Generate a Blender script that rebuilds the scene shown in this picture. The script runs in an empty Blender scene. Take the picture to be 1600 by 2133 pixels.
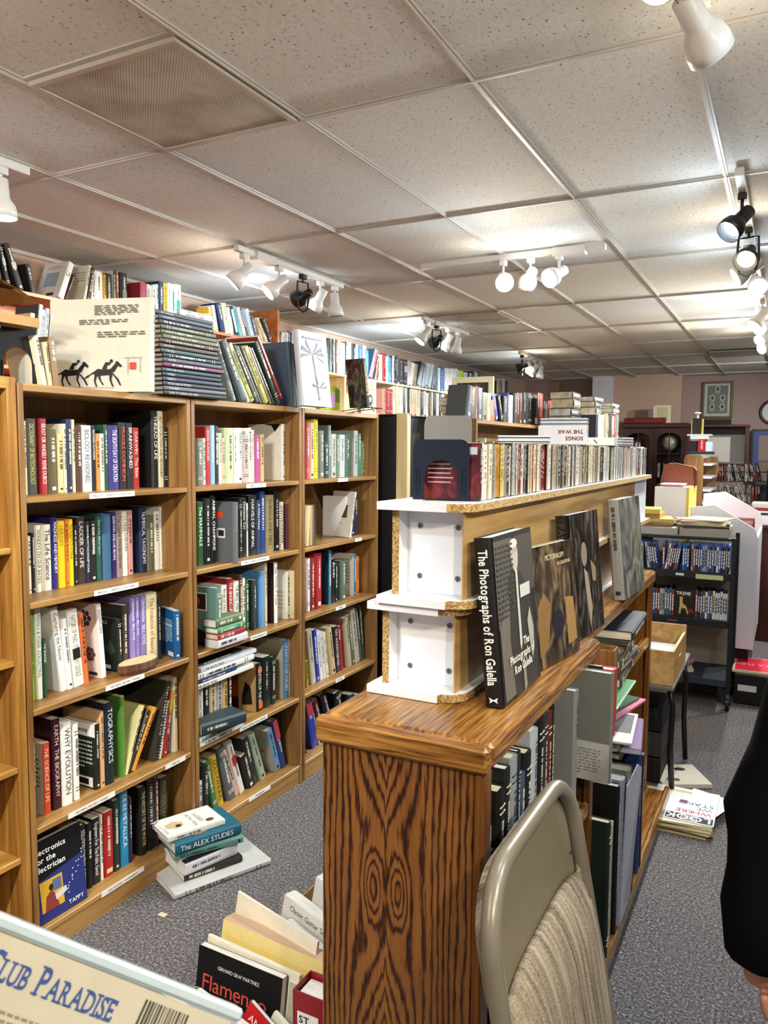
import bpy, math, random
from math import sin, cos, pi, radians as rad
from mathutils import Vector, Matrix
random.seed(7)
SC = bpy.context.scene
COL = SC.collection
# ------------------------------------------------------------ camera, world, exposure
CZ = 1.64
YAW, PIT, ROL, FPX, IW, IH = 0.482806, -0.081989, 0.00656907, 1610.72, 1600, 2133
_f = Vector((-sin(YAW)*cos(PIT), cos(YAW)*cos(PIT), sin(PIT)))
_r = Vector((cos(YAW), sin(YAW), 0)); _u = _r.cross(_f)
RT = cos(ROL)*_r + sin(ROL)*_u; UP = -sin(ROL)*_r + cos(ROL)*_u; FW = _f
CAM = Vector((0, 0, CZ))
cd = bpy.data.cameras.new('camera'); co = bpy.data.objects.new('camera', cd); COL.objects.link(co)
co.matrix_world = Matrix(((RT.x, UP.x, -FW.x, 0), (RT.y, UP.y, -FW.y, 0), (RT.z, UP.z, -FW.z, CZ), (0, 0, 0, 1)))
cd.sensor_fit = 'VERTICAL'; cd.lens = 26; cd.sensor_height = 26*IH/FPX; cd.sensor_width = 26*IW/FPX
cd.clip_start = .02; cd.clip_end = 60
cd.dof.use_dof = True; cd.dof.focus_distance = 3.0; cd.dof.aperture_fstop = 20
SC.camera = co
wd = bpy.data.worlds.new('world'); SC.world = wd; wd.use_nodes = True
wd.node_tree.nodes['Background'].inputs[0].default_value = (1.0, .98, .95, 1)
wd.node_tree.nodes['Background'].inputs[1].default_value = 0.38
SC.view_settings.view_transform = 'Standard'; SC.view_settings.look = 'None'
SC.view_settings.gamma = 1; SC.view_settings.use_curve_mapping = False
SC.view_settings.exposure = 0.04
LAMP_W = 30.0      # power of one lit spot lamp
SPILL_W = 2.2      # bare bulb glow round its mouth

def ray(u, v):
    return RT*((u-IW/2)/FPX) - UP*((v-IH/2)/FPX) + FW
def PX(u, v, X): d = ray(u, v); return CAM + d*(X/d.x)
def PY(u, v, Y): d = ray(u, v); return CAM + d*(Y/d.y)
def PZ(u, v, Z): d = ray(u, v); return CAM + d*((Z-CZ)/d.z)
def Yat(u, X, z):
    """depth of the point seen in column u, on the plane x=X at height z"""
    a = ray(u, 0); b = ray(u, 1) - a
    det = a.x*b.z - b.x*a.z
    t = (X*b.z - b.x*(z-CZ))/det; s = (a.x*(z-CZ) - a.z*X)/det
    return t*a.y + s*b.y
def Yx(u, v, X): return PX(u, v, X).y
def Zx(u, v, X): return PX(u, v, X).z

# ------------------------------------------------------------ materials
def lin(h):
    h = h.lstrip('#')
    if len(h) == 3: h = ''.join(c*2 for c in h)
    o = []
    for i in (0, 2, 4):
        c = int(h[i:i+2], 16)/255
        o.append(c/12.92 if c <= .04045 else ((c+.055)/1.055)**2.4)
    return (*o, 1)
MC = {}
def mat(h, rough=.5, metal=0, spec=.4, name=None):
    k = (h, rough, metal, spec)
    if k in MC: return MC[k]
    m = bpy.data.materials.new(name or 'c_'+h); m.use_nodes = True
    nt = m.node_tree; b = nt.nodes['Principled BSDF']
    n = nt.nodes.new('ShaderNodeTexNoise'); n.inputs['Scale'].default_value = 40; n.inputs['Detail'].default_value = 3
    tc = nt.nodes.new('ShaderNodeTexCoord'); nt.links.new(tc.outputs['Object'], n.inputs['Vector'])
    hs = nt.nodes.new('ShaderNodeHueSaturation'); hs.inputs['Color'].default_value = lin(h)
    mr = nt.nodes.new('ShaderNodeMapRange'); mr.inputs['To Min'].default_value = .98 if name and ('white' in name or 'enamel' in name) else .90; mr.inputs['To Max'].default_value = 1.02 if name and ('white' in name or 'enamel' in name) else 1.09
    nt.links.new(n.outputs['Fac'], mr.inputs['Value']); nt.links.new(mr.outputs[0], hs.inputs['Value'])
    nt.links.new(hs.outputs[0], b.inputs['Base Color'])
    b.inputs['Roughness'].default_value = rough; b.inputs['Metallic'].default_value = metal
    b.inputs['Specular IOR Level'].default_value = spec
    MC[k] = m; return m
def paint(h): return mat(h, .55)
def gloss(h): return mat(h, .22, 0, .5)
def ink(h): return mat(h, .6, 0, .2)
def nmat(name, build):
    if name in MC: return MC[name]
    m = bpy.data.materials.new(name); m.use_nodes = True
    nt = m.node_tree; build(nt, nt.nodes['Principled BSDF']); MC[name] = m; return m
def N(nt, t, **kw):
    n = nt.nodes.new(t)
    for k, v in kw.items():
        if k in n.inputs: n.inputs[k].default_value = v
        else: setattr(n, k, v)
    return n
def ramp(nt, src, stops):
    r = nt.nodes.new('ShaderNodeValToRGB'); e = r.color_ramp.elements
    e[0].position, e[0].color = stops[0][0], lin(stops[0][1]); e[1].position, e[1].color = stops[-1][0], lin(stops[-1][1])
    for p, c in stops[1:-1]:
        x = e.new(p); x.color = lin(c)
    nt.links.new(src, r.inputs[0]); return r
def wood(name, axis, lo, mid, hi, freq=60, rough=.4, streak=.5):
    """wood with its grain along the given axis"""
    def b(nt, bs):
        tc = N(nt, 'ShaderNodeTexCoord'); mp = N(nt, 'ShaderNodeMapping')
        s = [freq, freq, freq]; s[axis] = freq*.045; mp.inputs['Scale'].default_value = s
        nt.links.new(tc.outputs['Object'], mp.inputs[0])
        n = N(nt, 'ShaderNodeTexNoise', Scale=1.0, Detail=5.0, Roughness=.6, Distortion=.6); nt.links.new(mp.outputs[0], n.inputs['Vector'])
        mp2 = N(nt, 'ShaderNodeMapping'); s2 = [9, 9, 9]; s2[axis] = 1.0; mp2.inputs['Scale'].default_value = s2
        nt.links.new(tc.outputs['Object'], mp2.inputs[0])
        n2 = N(nt, 'ShaderNodeTexNoise', Scale=1.0, Detail=2.0, Distortion=1.5); nt.links.new(mp2.outputs[0], n2.inputs['Vector'])
        mx = N(nt, 'ShaderNodeMix'); mx.inputs[0].default_value = streak
        nt.links.new(n.outputs['Fac'], mx.inputs[2]); nt.links.new(n2.outputs['Fac'], mx.inputs[3])
        r = ramp(nt, mx.outputs[0], [(.34, lo), (.5, mid), (.66, hi)])
        nt.links.new(r.outputs[0], bs.inputs['Base Color']); bs.inputs['Roughness'].default_value = rough
        bp = N(nt, 'ShaderNodeBump', Strength=.08); nt.links.new(n.outputs['Fac'], bp.inputs['Height']); nt.links.new(bp.outputs[0], bs.inputs['Normal'])
    return nmat(name, b)
OAKV = wood('oak_upright', 2, '5e3d1c', '8b6334', 'a67d46')
OAKH = wood('oak_shelf', 1, '785428', '9d743e', 'b68e54')
OAKX = wood('oak_cross', 0, '785428', '9d743e', 'b68e54')
OAKB = wood('oak_back', 2, '5e3f1e', '7c5a30', '8d6a3b')
DOAKH = wood('dark_oak_top', 1, '3c2210', '8a5c28', 'b98a46', freq=130, rough=.25, streak=.22)
DOAKX = wood('dark_oak_cross', 0, '3c2210', '8a5c28', 'b98a46', freq=130, rough=.25, streak=.22)
DOAKV = wood('dark_oak_upright', 2, '3a1c0a', '6f4218', '8c5a24', freq=75, rough=.3)
ORNH = wood('orange_shelf', 1, '8f4a20', 'b4622f', 'c8763c', freq=30)
PINEH = wood('pine_shelf', 1, 'c2a878', 'd8c294', 'e6d4a8', freq=30)
PINEV = wood('pine_upright', 2, 'c2a878', 'd8c294', 'e6d4a8', freq=30)
CRATE = wood('crate_pine', 1, 'a07a42', 'c09a5e', 'd2ae72', freq=40)
DARKW = wood('mahogany', 2, '1e0c08', '3a1610', '4c2016', freq=40, rough=.3)
def _panel(nt, bs):
    # bookmatched oak veneer: nested rings about two mirrored eyes, stripes beyond
    tc = N(nt, 'ShaderNodeTexCoord'); sp = N(nt, 'ShaderNodeSeparateXYZ'); nt.links.new(tc.outputs['Object'], sp.inputs[0])
    def M(op, a, b=None):
        n = N(nt, 'ShaderNodeMath', operation=op)
        for i, q in enumerate((a, b)):
            if q is None: continue
            if isinstance(q, (int, float)): n.inputs[i].default_value = q
            else: nt.links.new(q, n.inputs[i])
        return n.outputs[0]
    X, Z = sp.outputs[0], sp.outputs[2]
    def noise(scale, vec, det=2., dist=0.):
        mp = N(nt, 'ShaderNodeMapping'); mp.inputs['Scale'].default_value = vec; nt.links.new(tc.outputs['Object'], mp.inputs[0])
        n = N(nt, 'ShaderNodeTexNoise', Scale=scale, Detail=det, Distortion=dist); nt.links.new(mp.outputs[0], n.inputs['Vector'])
        return M('SUBTRACT', n.outputs['Fac'], .5)
    wob = noise(1, (14, 14, 5), 3.)
    u = M('ABSOLUTE', M('ADD', M('SUBTRACT', X, -.673), M('MULTIPLY', wob, .012)))
    zz = M('SUBTRACT', Z, .77)
    # base potential grows with u; bump around each eye
    du = M('DIVIDE', M('SUBTRACT', u, .027), .022); dz = M('DIVIDE', zz, .075)
    r2 = M('ADD', M('MULTIPLY', du, du), M('MULTIPLY', dz, dz))
    bump = M('EXPONENT', M('MULTIPLY', r2, -1.))
    # a long cathedral above and below the eyes
    dz2 = M('DIVIDE', M('ADD', zz, .0), .26); du2 = M('DIVIDE', u, .062)
    cath = M('EXPONENT', M('MULTIPLY', M('ADD', M('MULTIPLY', du2, du2), M('MULTIPLY', dz2, dz2)), -1.))
    phi = M('ADD', M('SUBTRACT', M('MULTIPLY', u, 1.15), M('MULTIPLY', bump, .062)), M('MULTIPLY', cath, .085))
    jag = noise(1, (160, 160, 18), 3.)
    phi = M('ADD', phi, M('MULTIPLY', jag, .014))
    phi = M('ADD', phi, M('MULTIPLY', noise(1, (10, 10, 1.6), 1.), .035))
    rings = M('SINE', M('MULTIPLY', phi, 430.))
    fine = noise(1, (260, 260, 7), 4.)
    v = M('ADD', M('MULTIPLY', M('POWER', M('MULTIPLY', M('ADD', rings, 1.), .5), 2.6), -.95), M('MULTIPLY', fine, .8))
    v = M('ADD', v, M('MULTIPLY', noise(1, (14, 14, 2.2), 2.), .9))
    r = ramp(nt, M('ADD', M('MULTIPLY', v, .5), .62), [(.18, '2a1408'), (.38, '542e12'), (.54, '744820'), (.75, '8c5c2a')])
    nt.links.new(r.outputs[0], bs.inputs['Base Color']); bs.inputs['Roughness'].default_value = .3
OAKP = nmat('oak_veneer_bookmatched', _panel)
def _carpet(nt, bs):
    tc = N(nt, 'ShaderNodeTexCoord')
    n = N(nt, 'ShaderNodeTexNoise', Scale=110.0, Detail=4.0, Roughness=.85); nt.links.new(tc.outputs['Object'], n.inputs['Vector'])
    n2 = N(nt, 'ShaderNodeTexVoronoi', Scale=170.0); nt.links.new(tc.outputs['Object'], n2.inputs['Vector'])
    r = ramp(nt, n.outputs['Fac'], [(.34, '2c2a2c'), (.47, '605c5c'), (.56, '7c7776'), (.66, 'c4bfba')])
    nt.links.new(r.outputs[0], bs.inputs['Base Color']); bs.inputs['Roughness'].default_value = 1; bs.inputs['Specular IOR Level'].default_value = .05
    bp = N(nt, 'ShaderNodeBump', Strength=.6, Distance=.006); nt.links.new(n2.outputs['Distance'], bp.inputs['Height']); nt.links.new(bp.outputs[0], bs.inputs['Normal'])
CARPET = nmat('carpet', _carpet)
def _tile(nt, bs):
    tc = N(nt, 'ShaderNodeTexCoord')
    n0 = N(nt, 'ShaderNodeTexNoise', Scale=30.0, Detail=2.0); nt.links.new(tc.outputs['Object'], n0.inputs['Vector'])
    mxv = N(nt, 'ShaderNodeVectorMath', operation='MULTIPLY_ADD'); mxv.inputs[1].default_value = (.03, .03, 0)
    nt.links.new(n0.outputs['Color'], mxv.inputs[0]); nt.links.new(tc.outputs['Object'], mxv.inputs[2])
    mp = N(nt, 'ShaderNodeMapping'); mp.inputs['Scale'].default_value = (1, .6, 1); nt.links.new(mxv.outputs[0], mp.inputs[0])
    v = N(nt, 'ShaderNodeTexVoronoi', Scale=95.0); nt.links.new(mp.outputs[0], v.inputs['Vector'])
    n = N(nt, 'ShaderNodeTexNoise', Scale=60.0, Detail=1.0); nt.links.new(tc.outputs['Object'], n.inputs['Vector'])
    a = N(nt, 'ShaderNodeMath', operation='MULTIPLY_ADD'); a.inputs[1].default_value = .5; nt.links.new(n.outputs['Fac'], a.inputs[0]); nt.links.new(v.outputs['Distance'], a.inputs[2])
    r = ramp(nt, a.outputs[0], [(.33, '6a6358'), (.41, 'd8d6ce'), (1, 'e2e0da')])
    nt.links.new(r.outputs[0], bs.inputs['Base Color']); bs.inputs['Roughness'].default_value = .95; bs.inputs['Specular IOR Level'].default_value = .1
    bp = N(nt, 'ShaderNodeBump', Strength=.4, Distance=.004); nt.links.new(r.outputs[0], bp.inputs['Height']); nt.links.new(bp.outputs[0], bs.inputs['Normal'])
TILE = nmat('ceiling_tile', _tile)
def _chip(nt, bs):
    tc = N(nt, 'ShaderNodeTexCoord'); v = N(nt, 'ShaderNodeTexVoronoi', Scale=330.0); nt.links.new(tc.outputs['Object'], v.inputs['Vector'])
    sc = N(nt, 'ShaderNodeSeparateColor'); nt.links.new(v.outputs['Color'], sc.inputs[0])
    r = ramp(nt, sc.outputs[0], [(.0, '6e5228'), (.4, 'a3824c'), (1, 'cfb27a')])
    nt.links.new(r.outputs[0], bs.inputs['Base Color']); bs.inputs['Roughness'].default_value = .9
CHIP = nmat('particle_board', _chip)
def _rib(nt, bs):
    tc = N(nt, 'ShaderNodeTexCoord'); mp = N(nt, 'ShaderNodeMapping'); mp.inputs['Scale'].default_value = (1, 75, 6)
    nt.links.new(tc.outputs['Object'], mp.inputs[0])
    n = N(nt, 'ShaderNodeTexNoise', Scale=1.0, Detail=3.0); nt.links.new(mp.outputs[0], n.inputs['Vector'])
    n2 = N(nt, 'ShaderNodeTexNoise', Scale=260.0, Detail=2.0); nt.links.new(tc.outputs['Object'], n2.inputs['Vector'])
    mx = N(nt, 'ShaderNodeMix'); mx.inputs[0].default_value = .35
    nt.links.new(n.outputs['Fac'], mx.inputs[2]); nt.links.new(n2.outputs['Fac'], mx.inputs[3])
    r = ramp(nt, mx.outputs[0], [(.36, '5f584c'), (.5, '958c7c'), (.62, 'b5ad9c')])
    nt.links.new(r.outputs[0], bs.inputs['Base Color']); bs.inputs['Roughness'].default_value = 1
    bp = N(nt, 'ShaderNodeBump', Strength=.9, Distance=.004); nt.links.new(mx.outputs[0], bp.inputs['Height']); nt.links.new(bp.outputs[0], bs.inputs['Normal'])
RIB = nmat('corduroy', _rib)
def _photo(name, a, b, c, sc=7., st=(1, 1, 1)):
    def f(nt, bs):
        tc = N(nt, 'ShaderNodeTexCoord'); mp = N(nt, 'ShaderNodeMapping'); mp.inputs['Scale'].default_value = st
        nt.links.new(tc.outputs['Object'], mp.inputs[0])
        n = N(nt, 'ShaderNodeTexNoise', Scale=sc, Detail=5.0, Distortion=1.8); nt.links.new(mp.outputs[0], n.inputs['Vector'])
        r = ramp(nt, n.outputs['Fac'], [(.35, a), (.5, b), (.66, c)])
        nt.links.new(r.outputs[0], bs.inputs['Base Color']); bs.inputs['Roughness'].default_value = .25
        bp = N(nt, 'ShaderNodeBump', Strength=.35, Distance=.006); nt.links.new(n.outputs['Fac'], bp.inputs['Height']); nt.links.new(bp.outputs[0], bs.inputs['Normal'])
    return nmat(name, f)
MOTTLE_BROWN = _photo('mottled_brown_print', '15100c', '4a3e33', '927a5a', 14, (1, 1, .5))
MOTTLE_DARK = _photo('mottled_dark_print', '0c0b0b', '2e2a28', '6b6258', 20, (1, 1, .4))
MOTTLE_GREY = _photo('mottled_grey_print', '3c3d38', '6f706a', '9a9a90', 9, (1, 1, .6))
MOTTLE_SILVER = _photo('silver_botanical_wrap', '8c8c90', 'a8a8ac', 'ccccd0', 12)
GREYSKIN = _photo('grey_landscape_print', '1c1c1d', '3a3a3a', '5f5f5c', 6)
MOTTLE_RED = _photo('red_lights_print', '30101a', '5e1f2a', '8a3b34', 16)
MOTTLE_GOLD = _photo('gold_floral_print', 'c7962a', 'dca84e', 'e6b8a0', 30)
def _pg(a, b):
    def f(nt, bs):
        tc = N(nt, 'ShaderNodeTexCoord'); n = N(nt, 'ShaderNodeTexNoise', Scale=500.0, Detail=1.0); mp = N(nt, 'ShaderNodeMapping')
        mp.inputs['Scale'].default_value = (.03, 1, .03); nt.links.new(tc.outputs['Object'], mp.inputs[0]); nt.links.new(mp.outputs[0], n.inputs['Vector'])
        r = ramp(nt, n.outputs['Fac'], [(.3, a), (.7, b)]); nt.links.new(r.outputs[0], bs.inputs['Base Color']); bs.inputs['Roughness'].default_value = .9
    return f
PAGES = nmat('page_edges', _pg('b9ab8a', 'e6dcc2'))
WPAGES = nmat('white_page_edges', _pg('c4c2bb', 'efeee8'))
def emis(name, h, st):
    def f(nt, bs):
        bs.inputs['Base Color'].default_value = lin(h); bs.inputs['Emission Color'].default_value = lin(h); bs.inputs['Emission Strength'].default_value = st
    return nmat(name, f)
BULBW = emis('bulb_warm', 'ffe2a8', 14); BULBC = emis('bulb_cool', 'e2eeff', 14)
def _glass(nt, bs):
    bs.inputs['Base Color'].default_value = (1, 1, 1, 1); bs.inputs['Roughness'].default_value = .03
    bs.inputs['Transmission Weight'].default_value = 1.0; bs.inputs['IOR'].default_value = 1.15; bs.inputs['Alpha'].default_value = .25
GLASS = nmat('clear_glass', _glass)
WHITE = mat('e6e9f0', .3, name='white_melamine'); WMET = mat('d6d2cc', .35, name='white_enamel'); BLK = mat('141414', .4, name='black_enamel')

# ------------------------------------------------------------ mesh builder
class MB:
    def __init__(s): s.v = []; s.f = []; s.m = []; s.mats = []
    def mi(s, m):
        if m not in s.mats: s.mats.append(m)
        return s.mats.index(m)
    def add(s, vs, fs, m):
        o = len(s.v); k = s.mi(m)
        s.v += [tuple(v) for v in vs]; s.f += [tuple(i+o for i in f) for f in fs]; s.m += [k]*len(fs); return s
    def box(s, a, b, m):
        x0, y0, z0 = a; x1, y1, z1 = b
        return s.add([(x0,y0,z0),(x1,y0,z0),(x1,y1,z0),(x0,y1,z0),(x0,y0,z1),(x1,y0,z1),(x1,y1,z1),(x0,y1,z1)],
              [(0,3,2,1),(4,5,6,7),(0,1,5,4),(1,2,6,5),(2,3,7,6),(3,0,4,7)], m)
    def cbox(s, a, b, m, c=.004):
        """box with chamfered edges"""
        x0,y0,z0 = a; x1,y1,z1 = b; c = min(c, (x1-x0)*.45, (y1-y0)*.45, (z1-z0)*.45)
        vs = []; idx = {}
        for ix in (0,1):
            for iy in (0,1):
                for iz in (0,1):
                    p = [(x0,x1)[ix],(y0,y1)[iy],(z0,z1)[iz]]; q = [(x0+c,x1-c)[ix],(y0+c,y1-c)[iy],(z0+c,z1-c)[iz]]
                    for ax in range(3):
                        w = list(q); w[ax] = p[ax]; idx[(ix,iy,iz,ax)] = len(vs); vs.append(w)
        F = []
        def I(*k): return idx[k]
        for s_ in (0,1):
            F.append([I(s_,0,0,0),I(s_,1,0,0),I(s_,1,1,0),I(s_,0,1,0)][::(1 if s_ else -1)])
            F.append([I(0,s_,0,1),I(0,s_,1,1),I(1,s_,1,1),I(1,s_,0,1)][::(1 if s_ else -1)])
            F.append([I(0,0,s_,2),I(1,0,s_,2),I(1,1,s_,2),I(0,1,s_,2)][::(1 if s_ else -1)])
        for a1 in (0,1):
            for b1 in (0,1):
                r = 1 if a1 == b1 else -1
                F.append([I(a1,b1,0,0),I(a1,b1,0,1),I(a1,b1,1,1),I(a1,b1,1,0)][::r])
                F.append([I(a1,0,b1,0),I(a1,1,b1,0),I(a1,1,b1,2),I(a1,0,b1,2)][::r])
                F.append([I(0,a1,b1,1),I(0,a1,b1,2),I(1,a1,b1,2),I(1,a1,b1,1)][::r])
        for ix in (0,1):
            for iy in (0,1):
                for iz in (0,1):
                    r = 1 if (ix+iy+iz) % 2 else -1
                    F.append([I(ix,iy,iz,0),I(ix,iy,iz,1),I(ix,iy,iz,2)][::r])
        return s.add(vs, F, m)
    def prism(s, pts, h, m, axis=2, o=0.):
        """extrude a 2D polygon; axis = direction of extrusion"""
        n = len(pts)
        def P(p, k):
            a, b = p
            return {2: (a, b, k), 1: (a, k, b), 0: (k, a, b)}[axis]
        vs = [P(p, o) for p in pts] + [P(p, o+h) for p in pts]
        fs = [tuple(range(n))[::-1], tuple(range(n, 2*n))] + [(i, (i+1) % n, n+(i+1) % n, n+i) for i in range(n)]
        return s.add(vs, fs, m)
    def quad(s, a, b, c, d, m): return s.add([a, b, c, d], [(0,1,2,3)], m)
    def tube(s, path, r, m, n=8, cap=True):
        path = [Vector(p) for p in path]; rs = r if isinstance(r, (list, tuple)) else [r]*len(path)
        vs = []; up = Vector((0,0,1)); pn = None
        for i, p in enumerate(path):
            t = (path[min(i+1,len(path)-1)] - path[max(i-1,0)]).normalized()
            if pn is None: a = t.cross(up if abs(t.z) < .95 else Vector((1,0,0))).normalized()
            else: a = (pn - t*pn.dot(t)).normalized()
            pn = a; b = t.cross(a)
            for k in range(n): vs.append(p + (a*cos(2*pi*k/n) + b*sin(2*pi*k/n))*rs[i])
        fs = [(i*n+k, i*n+(k+1) % n, (i+1)*n+(k+1) % n, (i+1)*n+k) for i in range(len(path)-1) for k in range(n)]
        if cap: fs += [tuple(range(n))[::-1], tuple(range((len(path)-1)*n, len(path)*n))]
        return s.add(vs, fs, m)
    def xf(s, M):
        s.v = [tuple(M @ Vector(v)) for v in s.v]; return s
    def join(s, o):
        b = len(s.v); s.v += o.v; s.f += [tuple(i+b for i in f) for f in o.f]; s.m += [s.mi(o.mats[k]) for k in o.m]; return s
SMOOTH = set()
def mesh(name, mb, smooth=False):
    me = bpy.data.meshes.new(name); me.from_pydata(mb.v, [], mb.f)
    for m in mb.mats: me.materials.append(m)
    me.polygons.foreach_set('material_index', mb.m)
    if smooth:
        me.polygons.foreach_set('use_smooth', [True]*len(mb.f))
    me.update(); return me
def link(name, me, parent=None, M=None):
    o = bpy.data.objects.new(name, me); COL.objects.link(o)
    if parent: o.parent = parent
    if M is not None: o.matrix_local = M
    return o
USED = set()
def tag(o, label, cat, group=None):
    w = label.split()
    for x in ('very', 'the', 'oak', 'leaning', 'thin', 'thick', 'of'):
        if len(w) > 16 and x in w: w.remove(x)
    label = ' '.join(w)
    if len(w) > 16: print('LONG', label)
    if label in USED: print('DUP', label)
    USED.add(label); o['label'] = label; o['category'] = cat
    if group: o['group'] = group
    return o
def thing(name, label, cat, loc=(0,0,0), group=None, M=None, rz=0):
    o = bpy.data.objects.new(name, None); o.empty_display_size = .05; COL.objects.link(o)
    o.matrix_world = M if M is not None else Matrix.Translation(loc) @ Matrix.Rotation(rz, 4, 'Z')
    return tag(o, label, cat, group)
def part(name, mb, root, world=True, smooth=False, label=None):
    """mesh part; vertices given in world space are moved into the root's frame"""
    if world:
        Mi = (root.matrix_world if root.parent is None else root.parent.matrix_world @ root.matrix_local).inverted()
        mb.xf(Mi)
    o = link(name, mesh(name, mb, smooth), root)
    if label: o['label'] = label
    return o
def solo(name, mb, label, cat, group=None, smooth=False, loc=None):
    """one-mesh thing, given in world space, its origin put at its base"""
    if loc is None:
        xs = [v[0] for v in mb.v]; ys = [v[1] for v in mb.v]; zs = [v[2] for v in mb.v]
        loc = ((min(xs)+max(xs))/2, (min(ys)+max(ys))/2, min(zs))
    mb.v = [(a-loc[0], b-loc[1], c-loc[2]) for a, b, c in mb.v]
    o = link(name, mesh(name, mb, smooth)); o.location = loc
    return tag(o, label, cat, group)
def struct(name, mb):
    o = link(name, mesh(name, mb)); o['kind'] = 'structure'; return o

# ------------------------------------------------------------ lettering
GL = {}
def _glyphs():
    cu = bpy.data.curves.new('g', 'FONT'); cu.size = 1; cu.resolution_u = 3; cu.fill_mode = 'FRONT'
    o = bpy.data.objects.new('g', cu); COL.objects.link(o)
    for bold, off in ((0, 0.), (1, .022)):
        cu.offset = off
        for ch in "ABCDEFGHIJKLMNOPQRSTUVWXYZabcdefghijklmnopqrstuvwxyz0123456789/&?.,:'-!()":
            cu.body = ch; dg = bpy.context.evaluated_depsgraph_get(); dg.update()
            me = o.evaluated_get(dg).to_mesh()
            vs = [(v.co.x, v.co.y) for v in me.vertices]; fs = [tuple(p.vertices) for p in me.polygons]
            xa = min(v[0] for v in vs); xb = max(v[0] for v in vs)
            GL[(ch, bold)] = ([(x-xa, y) for x, y in vs], fs, xb-xa)
            o.evaluated_get(dg).to_mesh_clear()
    bpy.data.objects.remove(o); bpy.data.curves.remove(cu)
_glyphs()
def text2d(s, bold=0, gap=.07):
    x = 0; V = []; F = []
    for ch in s:
        if ch == ' ': x += .28; continue
        g = GL.get((ch, bold))
        if not g: x += .3; continue
        b = len(V); V += [(a+x, c) for a, c in g[0]]; F += [tuple(i+b for i in f) for f in g[1]]; x += g[2]+gap
    return V, F, x-gap
SERIF = {'C': [], 'L': [(0,.0),(0,.7),], 'U': [(0,.7),(1,.7)], 'B': [(0,0),(0,.7)], 'P': [(0,0),(0,.7)], 'A': [(0,0),(1,0)], 'R': [(0,0),(0,.7),(1,0)], 'D': [(0,0),(0,.7)], 'I': [(.5,0),(.5,.7)], 'E': [(0,0),(0,.7)], 'S': []}
def put_text(mb, s, O, R, U, h, m, maxw=None, bold=0, align='l', nudge=0.):
    """write s in the plane O + R*a + U*b, capitals h high"""
    V, F, w = text2d(s, bold)
    k = h/.7; kx = k
    if maxw and w*k > maxw: kx = maxw/w
    dx = {'l': 0, 'c': -w*kx/2, 'r': -w*kx}[align]
    O = Vector(O); R = Vector(R); U = Vector(U); n = R.cross(U).normalized()*nudge
    mb.add([O + R*(a*kx+dx) + U*(b*k) + n for a, b in V], F, m); return w*kx
# ------------------------------------------------------------ books
PAL = [('black','15 15 17'),('charcoal','40 42 45'),('grey','120 120 118'),('light grey','178 178 176'),('white','235 236 238'),('off-white','226 220 204'),('cream','236 224 186'),('tan','196 164 118'),('beige','206 190 160'),('brown','110 70 40'),('dark brown','58 38 26'),('red','178 30 30'),('dark red','110 24 28'),('maroon','74 20 30'),('orange','226 112 40'),('yellow','238 206 30'),('mustard','170 150 60'),('olive','98 96 56'),('lime green','150 190 40'),('green','50 130 70'),('dark green','24 62 44'),('pale green','180 200 160'),('grey-green','110 122 104'),('teal','30 110 120'),('dark teal','20 58 66'),('turquoise','100 190 190'),('light blue','150 190 220'),('blue','30 90 160'),('slate blue','70 96 128'),('navy','20 28 60'),('royal blue','30 40 150'),('indigo','46 34 110'),('purple','110 60 120'),('lilac','150 130 190'),('magenta','170 60 120'),('pink','226 160 160'),('dusty pink','180 140 130')]
PAL = [(n, tuple(map(int, c.split()))) for n, c in PAL]
def cname(h):
    r, g, b = (int(h[i:i+2], 16) for i in (0, 2, 4))
    return min(PAL, key=lambda p: (p[1][0]-r)**2*1.0 + (p[1][1]-g)**2*1.4 + (p[1][2]-b)**2)[0]
def ordn(n): return '%d%s' % (n, 'th' if 10 <= n % 100 <= 20 else {1:'st',2:'nd',3:'rd'}.get(n % 10, 'th'))
def lum(h): return (.3*int(h[0:2],16)+.59*int(h[2:4],16)+.11*int(h[4:6],16))
rr = random.Random(11)
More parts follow.
